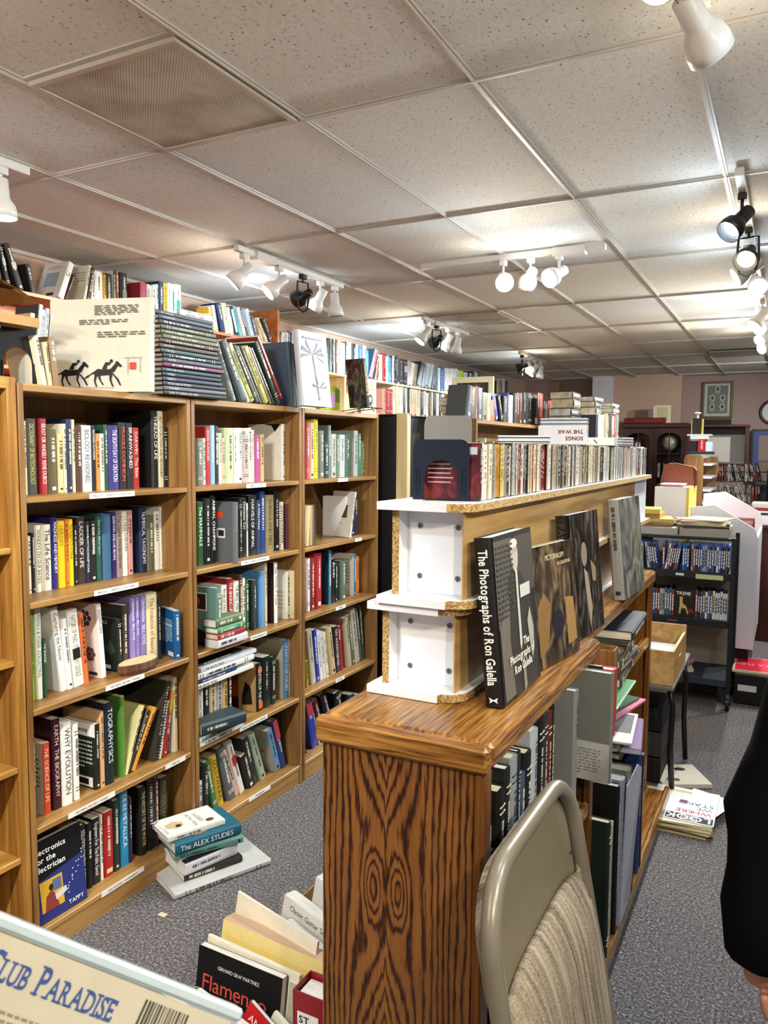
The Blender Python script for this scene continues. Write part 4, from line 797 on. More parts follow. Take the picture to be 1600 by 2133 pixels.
# ------------------------------------------------------------ shelving against the left wall
WX = -3.62
def wallcase(name, label, y0, y1, zt, mids, mv, mh, uprights, xf=WX, lip=.03):
    r = thing(name, label, 'shelving', ((XL+xf)/2, (y0+y1)/2, 0), 'wall shelving behind the bookcases')
    for y in uprights: part('upright_panel', MB().cbox((XL+.021, y, 0), (xf, y+.022, zt-.02), mv, .002), r)
    part('top_board', MB().cbox((XL+.021, y0, zt-.02), (xf+.005, y1, zt), mh, .002), r)
    for z in mids: 
        for a, b in zip(uprights[:-1], uprights[1:]): part('shelf', MB().cbox((XL+.03, a+.022, z-.02), (xf, b, z), mh, .002), r)
    part('back_panel', MB().box((XL+.0205, y0, .1), (XL+.0225, y1, zt-.02), mh), r)
    return r
oc = wallcase('wall_shelf', 'orange stained wall shelving at upper left, books standing on its top board', .9, 5.08, 2.455, [2.06, 1.7], ORNH, ORNH, [.9, 2.3, 3.68, 5.05])
part('end_panel', MB().cbox((XL+.021, 5.081, 0), (WX+.0, 5.11, 2.72), ORNH, .002), oc)
wallcase('wall_shelf', 'pale pine wall shelving beyond the orange one, crowded with books', 5.12, 9.95, 2.305, [1.98, 1.6], PINEV, PINEH, [5.12, 6.12, 7.18, 8.05, 8.75, 9.92])
cz = (0, 480, 6.154)
row('orange wall shelf, left of the racehorse book', 'books on the orange wall shelf', cz, WX-.02, 2.456, [
 (0,50,150,'18181a',None,None,{'ut':-110,'d':.18}),(96,150,165,'17171a',None,None,{'ut':-30,'sp':[('r',.05,.52,.95,.68,'b4b4b4')]}),(240,322,165,'1a1a1c',None,None,{'ut':45,'sp':[('r',.05,.46,.95,.6,'c0c0c0')]}),(405,462,430,'141416',None,None,{'ut':325,'d':.12}),
 (740,815,420,'e4e2e0',None,None,{'ut':880,'d':.2,'deco':False,'sp':[('t','LA',.08,.62,.12,.84,'l',1,'2c8c8c')],'bk':[('r',.22,.32,.75,.72,'9cb0c4'),('l',.2,.8,.8,.9,3,'a8a09c'),('r',.45,.06,.75,.14,'3a3a3a')]}),(830,850,570,'4a2c24',None,None,{'ut':945}),(1060,1095,450,'d8d2bc',None,None,{'ut':1140,'d':.2,'bk':[('l',.3,.5,.9,.85,5,'8a8a80')]}),(1096,1150,480,'2a2422',None,None,{'ut':1170}),(1165,1215,520,'dcd4d0',None,None,{'ut':1185})])
row('orange wall shelf, above the racehorse book', 'books on the orange wall shelf', c1, WX-.02, 2.456, [
 (636,685,278,'e4e2dc'),(688,710,295,'c8a02c'),(711,745,290,'1a1614',None,None,{'x':.0}),(757,772,270,'1c1c1a',None,None,{'bk':[('r',0,0,1,1,'d8d4c8')]}),(776,792,268,'9c5c3c'),(800,850,285,'141414',None,None,{'sp':[('r',.15,.1,.85,.55,'8a8a88')]}),(935,980,350,'9c3038',None,None,{'deco':False,'d':.13,'bk':[('r',0,0,1,1,'9c3038')]}),(982,998,360,'d8d8d4'),(1000,1012,370,'e4e0d4'),(1014,1036,365,'c8c0b0'),(1038,1056,360,'e4e0d8'),(1058,1090,342,'1c2c44'),(1091,1118,355,'e0a434'),(1120,1136,352,'d8d8dc'),(1138,1168,360,'e4ecec',None,None,{'sp':[('r',.3,.3,.7,.8,'1c8478')]}),(1170,1208,362,'dcd8cc',None,None,{'sp':[('r',.1,.1,.9,.6,'2c9484')]})])
lie_row('at the middle of the orange wall shelf', 'books lying on the orange wall shelf', WX, 4.02, 4.30, 2.456, [(.02,'2a2420',None,None),(.02,'d8d4cc',None,None),(.016,'b88c94',None,None),(.02,'e4e0c8',None,None,0,-.04,.02),(.022,'ecead4',None,None,0,-.04,0)], depth=.15)
row('right end of the orange wall shelf', 'books on the orange wall shelf', (380, 640, 3.636), WX-.02, 2.456, [
 (205,214,0,'e8e0c8'),(236,254,0,'e4b438',None,None,{'ut':195}),(256,276,-15,'e0dcd0',None,None,{'ut':225}),(300,330,-30,'1c2850',None,None,{'ut':255}),(332,360,-30,'d8dca8',None,None,{'ut':300}),(372,392,0,'e0e4e0',None,None,{'ut':345}),(398,432,0,'1c1c1a',None,None,{'ut':350,'sp':[('r',.2,.1,.8,.9,'d8d8c8')]}),(440,452,-5,'54b4b4',None,None,{'ut':385}),(470,492,5,'d8ccc4',None,None,{'ut':415}),(494,512,12,'1c1c1c',None,None,{'ut':430}),(530,552,15,'ccd8e0',None,None,{'ut':480}),(560,580,70,'3c4c5c',None,None,{'ut':520}),(600,618,85,'b8a078',None,None,{'ut':548}),(636,655,88,'e0c49c',None,None,{'ut':565}),(662,690,85,'2a2a28',None,None,{'ut':600})])
row('lower board of the orange wall shelf', 'books on the lower orange wall board', cz, WX-.02, 2.061, [
 (375,430,1060,'d8cc9c',None,None,{'ut':395}),(432,490,950,'4a4c50',None,None,{'ut':500}),(492,540,1020,'c8d4dc',None,None,{'ut':535}),(545,600,1000,'b0b8d0',None,None,{'ut':585}),(602,622,1080,'2a2a24',None,None,{'ut':640}),(624,680,1090,'e0d8c8',None,None,{'ut':670}),(682,720,1090,'4a4a40',None,None,{'ut':715}),(722,760,1100,'d0a070',None,None,{'ut':750}),(765,800,1120,'2c4c74',None,None,{'ut':795}),(802,830,1125,'d8d8d4',None,None,{'ut':830})])
cw = (560, 640, 3.636)
def spread(u0, u1, vt, cols, jit=12, slope=0.):
    """a run of narrow spines between two columns, tops near vt"""
    n = len(cols); ws = [rr.uniform(.7, 1.3) for _ in cols]; k = (u1-u0)/sum(ws); u = u0; out = []
    for i, (c, w) in enumerate(zip(cols, ws)):
        out.append((u, u+w*k-.3, vt+slope*(u-u0)+rr.uniform(-jit, jit), c)); u += w*k
    return out
mix = lambda s: s.split()
row('pine wall shelf, first section', 'books on the pine wall shelf', cw, WX-.02, 2.306,
 spread(86,190,188,mix('1c1c1e e0dcd0 e8e4dc c8c4b8 e4e0d8 28304c 1a1a1c e0d8c8'),6) + spread(425,530,240,mix('1c2850 8c2c3c 3c98a0 d8d4d0 1c2430 e4e4e4 7c5c4c e0dcd4'),10)+spread(532,625,270,mix('dcd8d0 c8d4dc f0ece4 e4e4ec 2c3434 b8c0a8 e8e0c8 e8e8e4'),8)+
 [(628,658,278,'17191c'),(660,675,285,'e4e8e4'),(677,710,300,'2c6cac'),(712,738,292,'d8949c'),(738,755,325,'2c7cb8'),(752,782,335,'d8848c',None,None,{'ut':800,'d':.16,'bk':[('r',0,0,1,1,'2c5c6c')]}),(784,800,375,'1c1c1c',None,None,{'ut':820}),(802,815,380,'e08c5c',None,None,{'ut':828}),(817,828,372,'2c3c5c',None,None,{'ut':835}),(830,860,360,'dcd8a8')], single=True)
row('pine wall shelf, second section', 'books on the pine wall shelf', cw, WX-.02, 2.306,
 [(866,887,352,'9c1c28')]+spread(889,980,372,mix('d8dcd0 6cb4a0 5c9cc0 1c1c20 d8d8c8 1a1a1a 4c4c50'),10)+[(985,1012,390,'3c3c3c'),(1012,1050,398,'2a2c2c',None,None,{'sp':[('r',.05,.5,.95,.75,'c0a8a8')]})]+
 [(1040,1062,415,'b8a49c',None,None,{'ut':1060}),(1066,1084,430,'e0dccc',None,None,{'ut':1092}),(1088,1112,438,'a8946c',None,None,{'ut':1108}),(1114,1150,440,'2a2824',None,None,{'ut':1150,'d':.16}),(1150,1172,440,'5c646c',None,None,{'ut':1178}),(1175,1196,440,'c8d0d0',None,None,{'ut':1205}),(1198,1222,445,'b8c8c4',None,None,{'ut':1232}),(1226,1245,452,'7c8c9c',None,None,{'ut':1260}),(1255,1275,470,'1a1a1c')], single=True)
row('pine wall shelf, third section', 'books on the pine wall shelf', cw, WX-.02, 2.306,
 spread(1283,1345,455,mix('e4ecec 2c64a4 3c4c9c dcdce4'),6)+spread(1346,1440,470,mix('ecece4 e4dcd0 f0ece8 e8e4e4 dce4e0 e4e0d4'),6)+[(1442,1472,482,'b4d424')]+spread(1474,1600,495,mix('e4e8ec c8d4d8 2c4c5c e4e4e4 1c2c3c 9c3c3c e8ecec d8e0e0 4c5c3c'),8), single=True)
# far end of the wall row: 300 largest are single books above; the rest is one mass
row('pine wall shelf, far section', 'books on the pine wall shelf', (900, 760, 3.81), WX-.02, 2.306,
 spread(330,600,120,mix('d42c34 e4e8e8 ecece8 1c2430 c8d4d4 28304c 1c1c20 d8c8b0 e0d4c0 1a1a1a dcdcd4 b89468 e4e0d8 28282c'),14), single=True)
row('lower board of the pine wall shelf', 'books under the top board of the pine wall shelf', cw, WX-.02, 1.981,
 [(862,885,618,'b87c6c'),(888,912,618,'8c2c20'),(914,940,622,'a8342c')]+spread(942,1050,575,mix('e4dcc8 e0d8b4 e4d8a8 ece4c4 1c1c1c e0d8b8'),8)+spread(1052,1150,600,mix('1c1e20 e4c89c e0c4a0 d8b890 e4d4b0 e0d0a4'),6)+spread(1152,1330,640,mix('242c44 e4d8c4 ece0cc 2a2c34 e0d4b8 1c1c20 e8dcc8 30343c dcd0b0'),12), single=True)

# ------------------------------------------------------------ middle row of tall cases beyond the aisle
solo('tall_cabinet', MB().cbox((-2.42, 3.90, 0), (-2.02, 4.6, 1.835), mat('0d0d0e', .5), .003), 'black side of a tall cabinet beyond the right oak bookcase', 'cabinet') if 0 else None
r = thing('tall_cabinet', 'narrow black cabinet between the right oak bookcase and a blond panel', 'cabinet', (-2.25, 4.2, 0))
part('carcass', MB().cbox((-2.34, 3.94, .0), (-1.997, 4.5, 1.825), mat('0d0d0e', .5), .003), r); part('top_board', MB().cbox((-2.345, 3.93, 1.8255), (-1.992, 4.51, 1.835), mat('0d0d0e', .5), .002), r)
r = thing('tall_cabinet', 'blond plywood case beside the black cabinet, seen edge on', 'cabinet', (-1.95, 4.2, 0))
part('side_panel', MB().cbox((-1.99, 3.94, 0), (-1.92, 3.96, 1.84), PINEV, .002), r); part('carcass', MB().cbox((-1.988, 3.961, 0), (-1.925, 3.995, 1.83), PINEV, .003), r)
r = thing('bookcase', 'brown double-sided bookcase running away behind the CD row', 'bookcase', (-1.85, 6.6, 0))
MIDX0, MIDX1 = -2.16, -1.74
part('end_panel', MB().cbox((MIDX0, 4.55, 0), (MIDX1, 4.572, 1.83), OAKV, .003), r)
part('end_panel', MB().cbox((MIDX0, 9.0, 0), (MIDX1, 9.022, 1.83), OAKV, .003), r)
part('top_board', MB().cbox((MIDX0, 4.573, 1.8), (MIDX1, 8.999, 1.825), OAKH, .003), r)
part('divider', MB().box((-1.93, 4.573, .05), (-1.91, 8.999, 1.8), OAKB), r)
for z in (.1, .5, .95, 1.4): part('shelf', MB().box((-1.9, 4.573, z-.02), (MIDX1, 8.999, z), OAKH), r)
MT = 1.826
lie_row('before the cream picture frame', 'pile of books on the brown bookcase top', -1.80, 4.585, 4.93, MT, [(.022,'e0ddd2',None,None,0,0,-.02),(.02,'c8c4b8',None,None,0,.02,0),(.012,'dcd8cc',None,None),(.036,'161616','The ART of WEALTH','d8d8d4',0,.0,.04,{'style':'hard'}),(.014,'e4e0d0',None,None,0,-.02,.02),(.012,'d8d2c0',None,None,0,-.02,.0),(.026,'1a1816','GROWING UP WITH CHICO','d8a040',0,.0,-.06,{'style':'hard','bold':1})], depth=.2)
cm = (900, 760, 3.81)
r = thing('picture_frame', 'cream framed picture standing behind the pile with the black Wealth-coloured book' if 0 else 'cream framed picture standing behind the tall pile of books', 'picture frame', (-2.06, 4.965, MT), rz=-pi/2)
f = MB(); f.cbox((-.01, -.02, 0), (.012, .015, .30), mat('e0d8b0', .5), .003); f.cbox((-.01, .245, 0), (.012, .28, .30), mat('e0d8b0', .5), .003); f.cbox((-.01, .0151, 0), (.012, .2449, .04), mat('e0d8b0', .5), .003); f.cbox((-.01, .0151, .26), (.012, .2449, .30), mat('e0d8b0', .5), .003)
part('frame', f, r, world=False); part('picture', MB().box((-.008, .0152, .0402), (.0, .2448, .2598), MOTTLE_DARK), r, world=False)
def R2(ents, where, X, zb, crop=cm, **kw): row(where, 'books on the ' + where, crop, X, zb, ents, **kw)
R2([(262,300,180,'3c3e40',None,None,{'style':'hard','ut':290}),(302,345,178,'141414'),(346,358,170,'b87c3c'),(362,400,182,'242c58'),(402,440,220,'7c7c60'),(441,468,225,'b8b498'),(456,500,285,'a86428'),(505,530,252,'2c3c9c',None,None,{'ut':480}),(545,568,248,'1c2024',None,None,{'ut':515}),(570,598,248,'2a2c2c'),(600,606,220,'2c4c9c')], 'brown bookcase top, beyond the framed picture', -1.78, MT, dmax=.22)
R2([(612,642,240,'dcdcd4'),(645,670,225,'1c1c1c'),(672,695,222,'5c3028'),(697,715,222,'6c3430'),(717,740,220,'141414'),(745,785,225,'141412'),(790,835,240,'1a1a18'),(838,880,225,'a44c44'),(885,922,290,'141416'),(924,945,285,'a82c30'),(948,990,330,'2c3850'),(995,1025,300,'d8d4c0'),(1030,1060,310,'3c443c')], 'brown bookcase top, middle stretch', -1.78, MT, dmax=.22, single=True)
solo('book', MB().cbox((-1.98, 8.0, 2.155), (-1.80, 8.25, 2.185), paint('4c5854'), .003).cbox((-1.98, 8.0, 2.12), (-1.80, 8.27, 2.154), paint('3c4440'), .003).cbox((-1.98, 8.0, MT), (-1.80, 8.27, 2.119), paint('2c3030'), .003), 'pile of thick grey volumes at the far end of the brown bookcase', 'books') if 0 else None
# another row parallel, with the big pile of thick volumes (white page ends toward the viewer)
r = thing('bookcase', 'low oak bookcase under the tall piles of thick volumes', 'bookcase', (-1.49, 6.4, 0))
part('top_board', MB().cbox((-1.72, 5.6, 1.70), (-1.27, 7.3, 1.725), OAKH, .003), r)
part('end_panel', MB().cbox((-1.72, 5.6, 0), (-1.27, 5.622, 1.699), OAKV, .003), r); part('end_panel', MB().cbox((-1.72, 7.278, 0), (-1.27, 7.3, 1.699), OAKV, .003), r)
part('back_panel', MB().box((-1.50, 5.623, .05), (-1.48, 7.277, 1.699), OAKB), r)
for z in (.1, .6, 1.15): part('shelf', MB().box((-1.479, 5.623, z-.02), (-1.27, 7.277, z), OAKH), r)
def piles(x, y, z0, specs, where, w=.17, d=.25, yaw0=0., grp='piles of thick volumes'):
    """books lying flat with fore-edges or tails toward -y"""
    z = z0
    for i, (t, c) in enumerate(specs):
        yaw = rad(rr.uniform(-5, 5))+yaw0
        M = Matrix.Translation((x+rr.uniform(-.01,.01)+w/2, y+rr.uniform(-.01,.01)+d/2, z+t/2)) @ Matrix.Rotation(yaw, 4, 'Z') @ LIE @ Matrix.Translation((0,0,-d/2))
        add_book(M, d, t-.0008, w, c, '%s volume lying flat, %s from the bottom of %s' % (cname(c), ordn(i+1), where), grp, single=True, style='hard', pages=PAGES if i % 3 else WPAGES); z += t
piles(-1.56, 5.85, 1.726, [(.055,'2a2c28'),(.052,'3a3a34'),(.06,'4a463c'),(.06,'2a2a28'),(.07,'5a5444'),(.055,'3a3830')], 'the pile with pale page ends')
piles(-1.47, 6.2, 1.726, [(.05,'3c3e38'),(.05,'4a4c44'),(.05,'1c1c1c'),(.04,'6c6c60'),(.06,'4a4a40'),(.045,'3a3c34'),(.04,'54544a')], 'the second pale pile')
piles(-1.48, 6.95, 1.726, [(.02,'c8c8c8'),(.03,'3c4448'),(.025,'dcdcdc'),(.02,'5c5c5c'),(.03,'c8c4c0'),(.03,'2c2c30'),(.02,'e0e0e0'),(.02,'7c7c80'),(.03,'d0d4d8'),(.02,'3c3c3c'),(.03,'e4e4e4'),(.02,'4c5054'),(.025,'d8dcdc')], 'the leaning magazine pile', grp='magazine pile')
row('top of the low oak bookcase', 'books on the low oak bookcase', cm, -1.30, 1.726, spread(1305,1475,395,mix('2c343c c8c4b4 a8a494 8c8470 7c6c54 5c4c34 1c1c1c b4a484 9c2c24 6c6c6c'),10), single=True)
# rest of the far shelves: one uncountable mass
m = MB(); q = random.Random(3)
def mass(x, ya, yb, z, hmin, hmax, d=.12, sgn=1):
    y = ya
    while y < yb:
        t = q.uniform(.015, .045); h = q.uniform(hmin, hmax); c = q.choice(('1c1c20','e0dcd0','5c3028','2c3c5c','8c8468','c8c0a8','3c4c3c','a83c34','d8d8dc','4c4c4c','b89c6c'))
        m.box((x-d*sgn if sgn > 0 else x, y, z), (x if sgn > 0 else x+d, y+t-.001, z+h), paint(c)); y += t
for z in (.1, .5, .95, 1.4): mass(-1.76, 4.6, 8.9, z+.001, .2, .32)
for z in (.1, .6, 1.15): mass(-1.29, 5.66, 7.2, z+.001, .2, .34)
for z in (1.6,): mass(WX-.02, 5.2, 9.8, z+.001, .2, .26)
mass(WX-.02, 9.2, 9.85, 2.306, .15, .2)
o = link('book_rows', mesh('book_rows', m)); tag(o, 'dense distant rows of books filling the far shelves behind the CD row', 'books'); o['kind'] = 'stuff'

# ------------------------------------------------------------ low dark oak bookcases in the middle of the shop
def lowcase(label, y0, y1, x0, x1, shelves, xb, lip=True, endm=OAKP):
    r = thing('low_bookcase', label, 'bookcase', ((x0+x1)/2, (y0+y1)/2, 0), 'low dark oak bookcases', None)
    r.location = (0, (y0+y1)/2, 0) if 0 else r.location; bpy.context.view_layer.update()
    o = MB().cbox((x0, y0, 0), (x1-.012, y0+.024, 1.046), endm, .003); e = link('end_panel', mesh('end_panel', o)); e.parent = r; e.matrix_parent_inverse = Matrix.Translation(-Vector(r.location)) @ Matrix.Identity(4)
    part('end_panel', MB().cbox((x0, y1-.024, 0), (x1-.012, y1, 1.046), DOAKV, .003), r)
    part('front_stile', MB().cbox((x1-.0118, y0-.004, 0), (x1+.008, y0+.042, 1.046), DOAKV, .004), r)
    part('front_stile', MB().cbox((x1-.0118, y1-.042, 0), (x1+.008, y1+.003, 1.046), DOAKV, .004), r)
    part('top_board', MB().cbox((x0-.012, y0+.014, 1.0465), (x1+.018, y1, 1.10), DOAKH, .010), r); part('edge_band', MB().cbox((x0-.012, y0-.014, 1.0465), (x1+.018, y0+.0138, 1.0998), DOAKX, .008), r)
    part('back_panel', MB().box((x0+.004, y0+.025, .03), (x0+.014, y1-.025, 1.045), DOAKV), r)
    for z in shelves:
        part('shelf', MB().cbox((x0+.015, y0+.025, z-.022), (x1-.012, y1-.025, z), DOAKH, .002), r)
        part('shelf_lip', MB().cbox((x1-.0116, y0+.043, z-.03), (x1+.006, y1-.043, z+.008), DOAKH, .005), r)
    part('bottom_shelf', MB().cbox((x0+.015, y0+.025, .06), (xb, y1-.025, .095), DOAKH, .004), r)
    part('bottom_shelf_lip', MB().cbox((xb+.0003, y0-.002, .055), (xb+.022, y1+.002, .112), DOAKH, .006), r)
    part('base', MB().box((x0+.02, y0+.03, 0), (xb-.02, y1-.03, .058), DOAKV), r)
    return r
lowcase('low dark oak bookcase nearest the camera, swirling grain on its end panel', 1.30, 2.225, -.82, -.478, [.62], -.435)
lowcase('second low dark oak bookcase, set back beyond the nearest one', 2.24, 3.64, -.86, -.535, [.79], -.445, endm=DOAKV)

# ------------------------------------------------------------ white laminate shelf units lying on the oak top
def white_unit(z0, y0, y1, x0, x1, H, label, o0=0.):
    r = thing('white_shelf_unit', label, 'shelf unit', ((x0+x1)/2, (y0+y1)/2, z0), 'stacked white laminate shelf units')
    T = .017
    for k, (za, zb) in enumerate(((z0, z0+T), (z0+H-T, z0+H))):
        e = .028; bx0, bx1 = x0-.022, x1+.02
        n = 8; cut = [(bx1-.045-.0, y0-e), ]
        pl = [(bx0, y0-e), (bx1-.05, y0-e), (bx1-.046, y0-e+.012)] + [(bx1-.046+.046*sin(a*pi/2/n), y0+.035-(.035+e-.012)*cos(a*pi/2/n)) for a in range(1, n+1)] + [(bx1, y1), (bx0, y1)]
        b = MB(); b.prism(pl, T, WHITE, 2, za)
        kk = len(pl)
        for fi in range(2+2, 2+2+n+1): b.m[fi] = b.mi(CHIP)
        b.m[3] = b.mi(CHIP); b.m[2+2+n] = b.mi(CHIP)
        part('lower_board' if k == 0 else 'upper_board', b, r)
    za, zb = z0+T+.0004, z0+H-T-.0004
    b = MB().box((x0+.002, y0, za), (x0+.018, y0+.0008, zb), CHIP).box((x0+.002, y0+.0009, za), (x0+.018, y1, zb), WHITE); part('back_side_panel', b, r)
    part('end_board', MB().box((x0+.0185, y0+.045, za), (x1-.006, y0+.062, zb), WHITE), r)
    for fx in (.2, .8):
        for fz in (.2, .8):
            sc = MB(); cx, cz_ = x0+.018+(x1-.02-x0)*fx, za+(zb-za)*fz; n = 16
            vs = [(cx+.0065*cos(a*2*pi/n)*s, y0+.0449-dy, cz_+.0065*sin(a*2*pi/n)*s) for dy, s in ((0, 1), (.0015, 1), (.002, .85)) for a in range(n)]
            sc.add(vs, [(i*n+a, i*n+(a+1)%n, (i+1)*n+(a+1)%n, (i+1)*n+a) for i in range(2) for a in range(n)]+[tuple(range(2*n, 3*n))], mat('7c7e80', .4, .6))
            sc.box((cx-.0008, y0+.0423, cz_-.004), (cx+.0008, y0+.0431, cz_+.004), BLK); part('cam_lock_cap', sc, r)
    
    part('hardboard_back', MB().box((x1-.0055, y0+.002, za), (x1-.0025, y1-.3, zb), wood('hardboard', 1, '8a6836', 'b08c54', 'c8a870', freq=20)), r)
    part('hardboard_back', MB().box((x1-.0055, y1-.299, za), (x1-.0025, y1, zb), WHITE), r)
    for y in (y0+.75, y0+1.5, y1-.03): part('divider', MB().box((x0+.0185, y, za), (x1-.006, y+.016, zb), WHITE), r)
    return r
white_unit(1.1015, 1.50, 3.55, -.79, -.612, .204, 'lower white laminate shelf unit lying on the oak bookcase')
white_unit(1.3065, 1.49, 3.78, -.762, -.592, .220, 'upper white laminate shelf unit, carrying the row of CDs')
WT = 1.528
# CDs
ccol = 'd8d8d4 e0c89c e4d4b0 e0d8c0 3c3c3c 9c9c98 c8c8c4 2a2a2a 5c4c3c 7c3c34 e8e4dc a8a8a8 4c4c48 bcb8a8 8c8c88 d8d4c8 343434 6c6c6c e0dcd0 3c5c7c b4a078 2c3c34 c8bca0 8a2420 dcdcdc 4a3a2a'.split()
CX = -.592
def cdcase(y, t, h, col, label, z=WT, x=CX, body=None, d=.137, lean=0, art=None, group='CD cases on the white shelf'):
    body = body or rr.choice(('3a3634','5c544c','8c8474','b4a890','c8c0ac','2a2626','9c9c98'))
    m = MB(); m.cbox((x-d, y, z), (x, y+t, z+h), mat(body, .15, 0, .6), .0006)
    m.box((x-.0002, y+t*.06, z+.002), (x+.0004, y+t*.94, z+h-.002), mat(col, .3, 0, .5))
    dk = '2a2a2a' if lum(col) > 110 else 'd8d4c8'; zz = z+h-.012
    while zz > z+h*.3:
        w = rr.uniform(.0015, .004); m.box((x+.00045, y+t*.35, zz-w), (x+.0006, y+t*.65, zz), ink(dk)); zz -= w+rr.choice((.0015, .0015, .008))
    if art:
        for k, (a, b, c, e, cl) in enumerate(art): m.box((x-d+a*d, y-.0003-.0002*k, z+b*h), (x-d+c*d, y-.0001-.0002*k, z+e*h), cl if not isinstance(cl, str) else ink(cl))
    return solo('cd_case', m, label, 'CD case', group)
y = 1.575; k = 0
cdcase(y, .010, .125, '5c2430', 'dark red CD case turned outward behind the dark bookend', art=[(0.01,.01,.99,.99,MOTTLE_RED),(.68,.8,.95,.93,'b8c8cc'),(.1,.3,.5,.32,'b8a8a0'),(.1,.38,.55,.4,'b8a8a0'),(.1,.46,.5,.48,'b8a8a0'),(.1,.54,.52,.56,'b8a8a0'),(.1,.62,.5,.64,'b8a8a0')]); y += .0125
while y < 3.74:
    k += 1; t = .010 if rr.random() < .8 else .0055 if rr.random() < .5 else .022; col = rr.choice(ccol); h = rr.uniform(.12, .127); x = CX - abs(rr.gauss(0, .004)); art = None; g_ = 0
    if k == 9: g_, art, col, t = .012, [(0.01,.01,.99,.99,MOTTLE_GOLD),(.5,.62,.85,.92,'dcd420')], 'c8b060', .024
    if k in (25, 26): g_, art, col = .006, [(0,.01,.99,.99,'181614'),(.4,.1,.8,.8,'d8a824')], '2a2a2a'
    if k in (38, 39, 40): col, t = '6c1c14', .02
    if k == 41: art, g_ = [(0,0,1,1,'4c1810'),(.3,.7,.8,.95,'a02424'),(.6,.4,.8,.6,'d8d4cc')], .014
    y += g_; cdcase(y, t-.0006, h, col, '%s%s CD case, %s from the dark bookend on the white shelf' % ('thick ' if t > .015 else 'slim ' if t < .008 else '', cname(col), ordn(k)), x=x, art=art); y += t
bookend('bookend', 'glossy dark navy bookend with an arched opening, at the near end of the CDs', Matrix.Translation((-.675, 1.555, WT+.0005)) @ Matrix.Rotation(rad(14), 4, 'Z'), '10182a', .132, .125, .02, .088, .075)
# grey folding chair back seen behind the CDs
m = MB(); n = 8
pl = [(-.10, 0), (-.10, .05)]+[(-.08-.02*cos(a*pi/16), .05+.02*sin(a*pi/16)+.0) for a in range(1, 9)]+[(.08+.02*sin(a*pi/16), .05+.02*cos(a*pi/16)) for a in range(0, 9)]+[(.10, 0)]
m.prism([(a, b*1.5) for a, b in pl], .004, mat('6c6a66', .4, .2), 1); m.xf(Matrix.Translation((-.755, 1.95, WT+.06)) @ Matrix.Rotation(rad(20), 4, 'Z'))
m = MB().prism([(a*.62, b*1.4) for a, b in pl], .002, mat('7a7874', .4, .2), 1).xf(Matrix.Translation((-.79, 1.86, WT+.100)) @ Matrix.Rotation(rad(14), 4, 'Z'))
m.box((-.735+.0, 1.83, WT+.0005), (-.733, 1.9, WT+.128), mat('7a7874', .4, .2)) if 0 else None
mm = MB().prism([(-.062, -.099), (-.062, .0), (.062, .0), (.062, -.099)], .002, mat('7a7874', .4, .2), 1).xf(Matrix.Translation((-.79, 1.86, WT+.100)) @ Matrix.Rotation(rad(14), 4, 'Z'))
m = mm.join(m); solo('bookend', m, 'plain grey metal bookend with rounded corners standing behind the dark one', 'bookend')
# things lying on the CDs
CT = WT+.128
def lying(name, label, x, y, z, w, d, h, col, yaw, art=None, cat='CD box', m_=None):
    m = MB().cbox((-w/2, -d/2, 0), (w/2, d/2, h), m_ or mat(col, .15, 0, .6), .0015)
    if art: art(m)
    m.xf(Matrix.Translation((x, y, z)) @ Matrix.Rotation(yaw, 4, 'Z')); return solo(name, m, label, cat)
st_ = lambda w, d, h, n: (lambda m: [m.box((-w/2-.0003, -d/2-.0003, h*(i+.3)/n), (w/2+.0003, d/2+.0003, h*(i+.55)/n), mat('2c2c30', .2)) for i in range(n)])
lying('cd_case', 'double clear CD case lying across the CD row beyond the yellow case', -.665, 2.12, CT, .14, .14, .022, 'c8ccd0', .25, st_(.14,.14,.022,2), 'CD case')
lying('cd_box_set', 'pale CD box set lying on the row, upside-down wartime songs lettering on its side', -.675, 2.62, CT, .14, .26, .062, 'd4d4d6', 1.25, lambda m: (put_text(m, 'THE WAR', (.05, -.1305, .032), (-1,0,0), (0,0,-1), .013, ink('7a2420'), None, 1), put_text(m, 'SONGS OF', (.05, -.1305, .05), (-1,0,0), (0,0,-1), .013, ink('4a4a4a'), None, 1))) if 0 else None
m = MB().cbox((0, 0, 0), (.155, .06, .062), mat('d4d4d6', .15, 0, .6), .0015)
put_text(m, 'SONGS', (.145, -.0006, .026), (-1,0,0), (0,0,-1), .012, ink('5a2a28'), None, 1); put_text(m, 'THE WAR', (.145, -.0006, .048), (-1,0,0), (0,0,-1), .012, ink('7a2420'), None, 1)
m.xf(Matrix.Translation((-.74, 2.50, CT)) @ Matrix.Rotation(.12, 4, 'Z')); solo('cd_box_set', m, 'pale CD box set on the row, upside-down red lettering about the war', 'CD box')
lying('cd_case', 'two stacked clear CD cases lying on top of the pale box set', -.665, 2.545, CT+.0625, .15, .055, .024, 'b8bcc4', .12, st_(.15,.055,.024,2), 'CD case')
lying('cd_box_set', 'long white CD box with a small pen drawing, lying past the wartime box', -.66, 3.0, CT, .145, .14, .03, 'dcd8d0', .1, lambda m: (m.box((-.05,-.0708,.012),(-.02,-.0704,.02), ink('b84440')), m.tube([(.0,-.0712,.022),(.012,-.0712,.008)], .0015, BLK, 5)))
lying('cd_case', 'short pile of dark CD cases at the far end of the row', -.655, 3.28, CT, .13, .13, .034, 'a8a8a8', -.15, st_(.13,.13,.034,3), 'CD case')

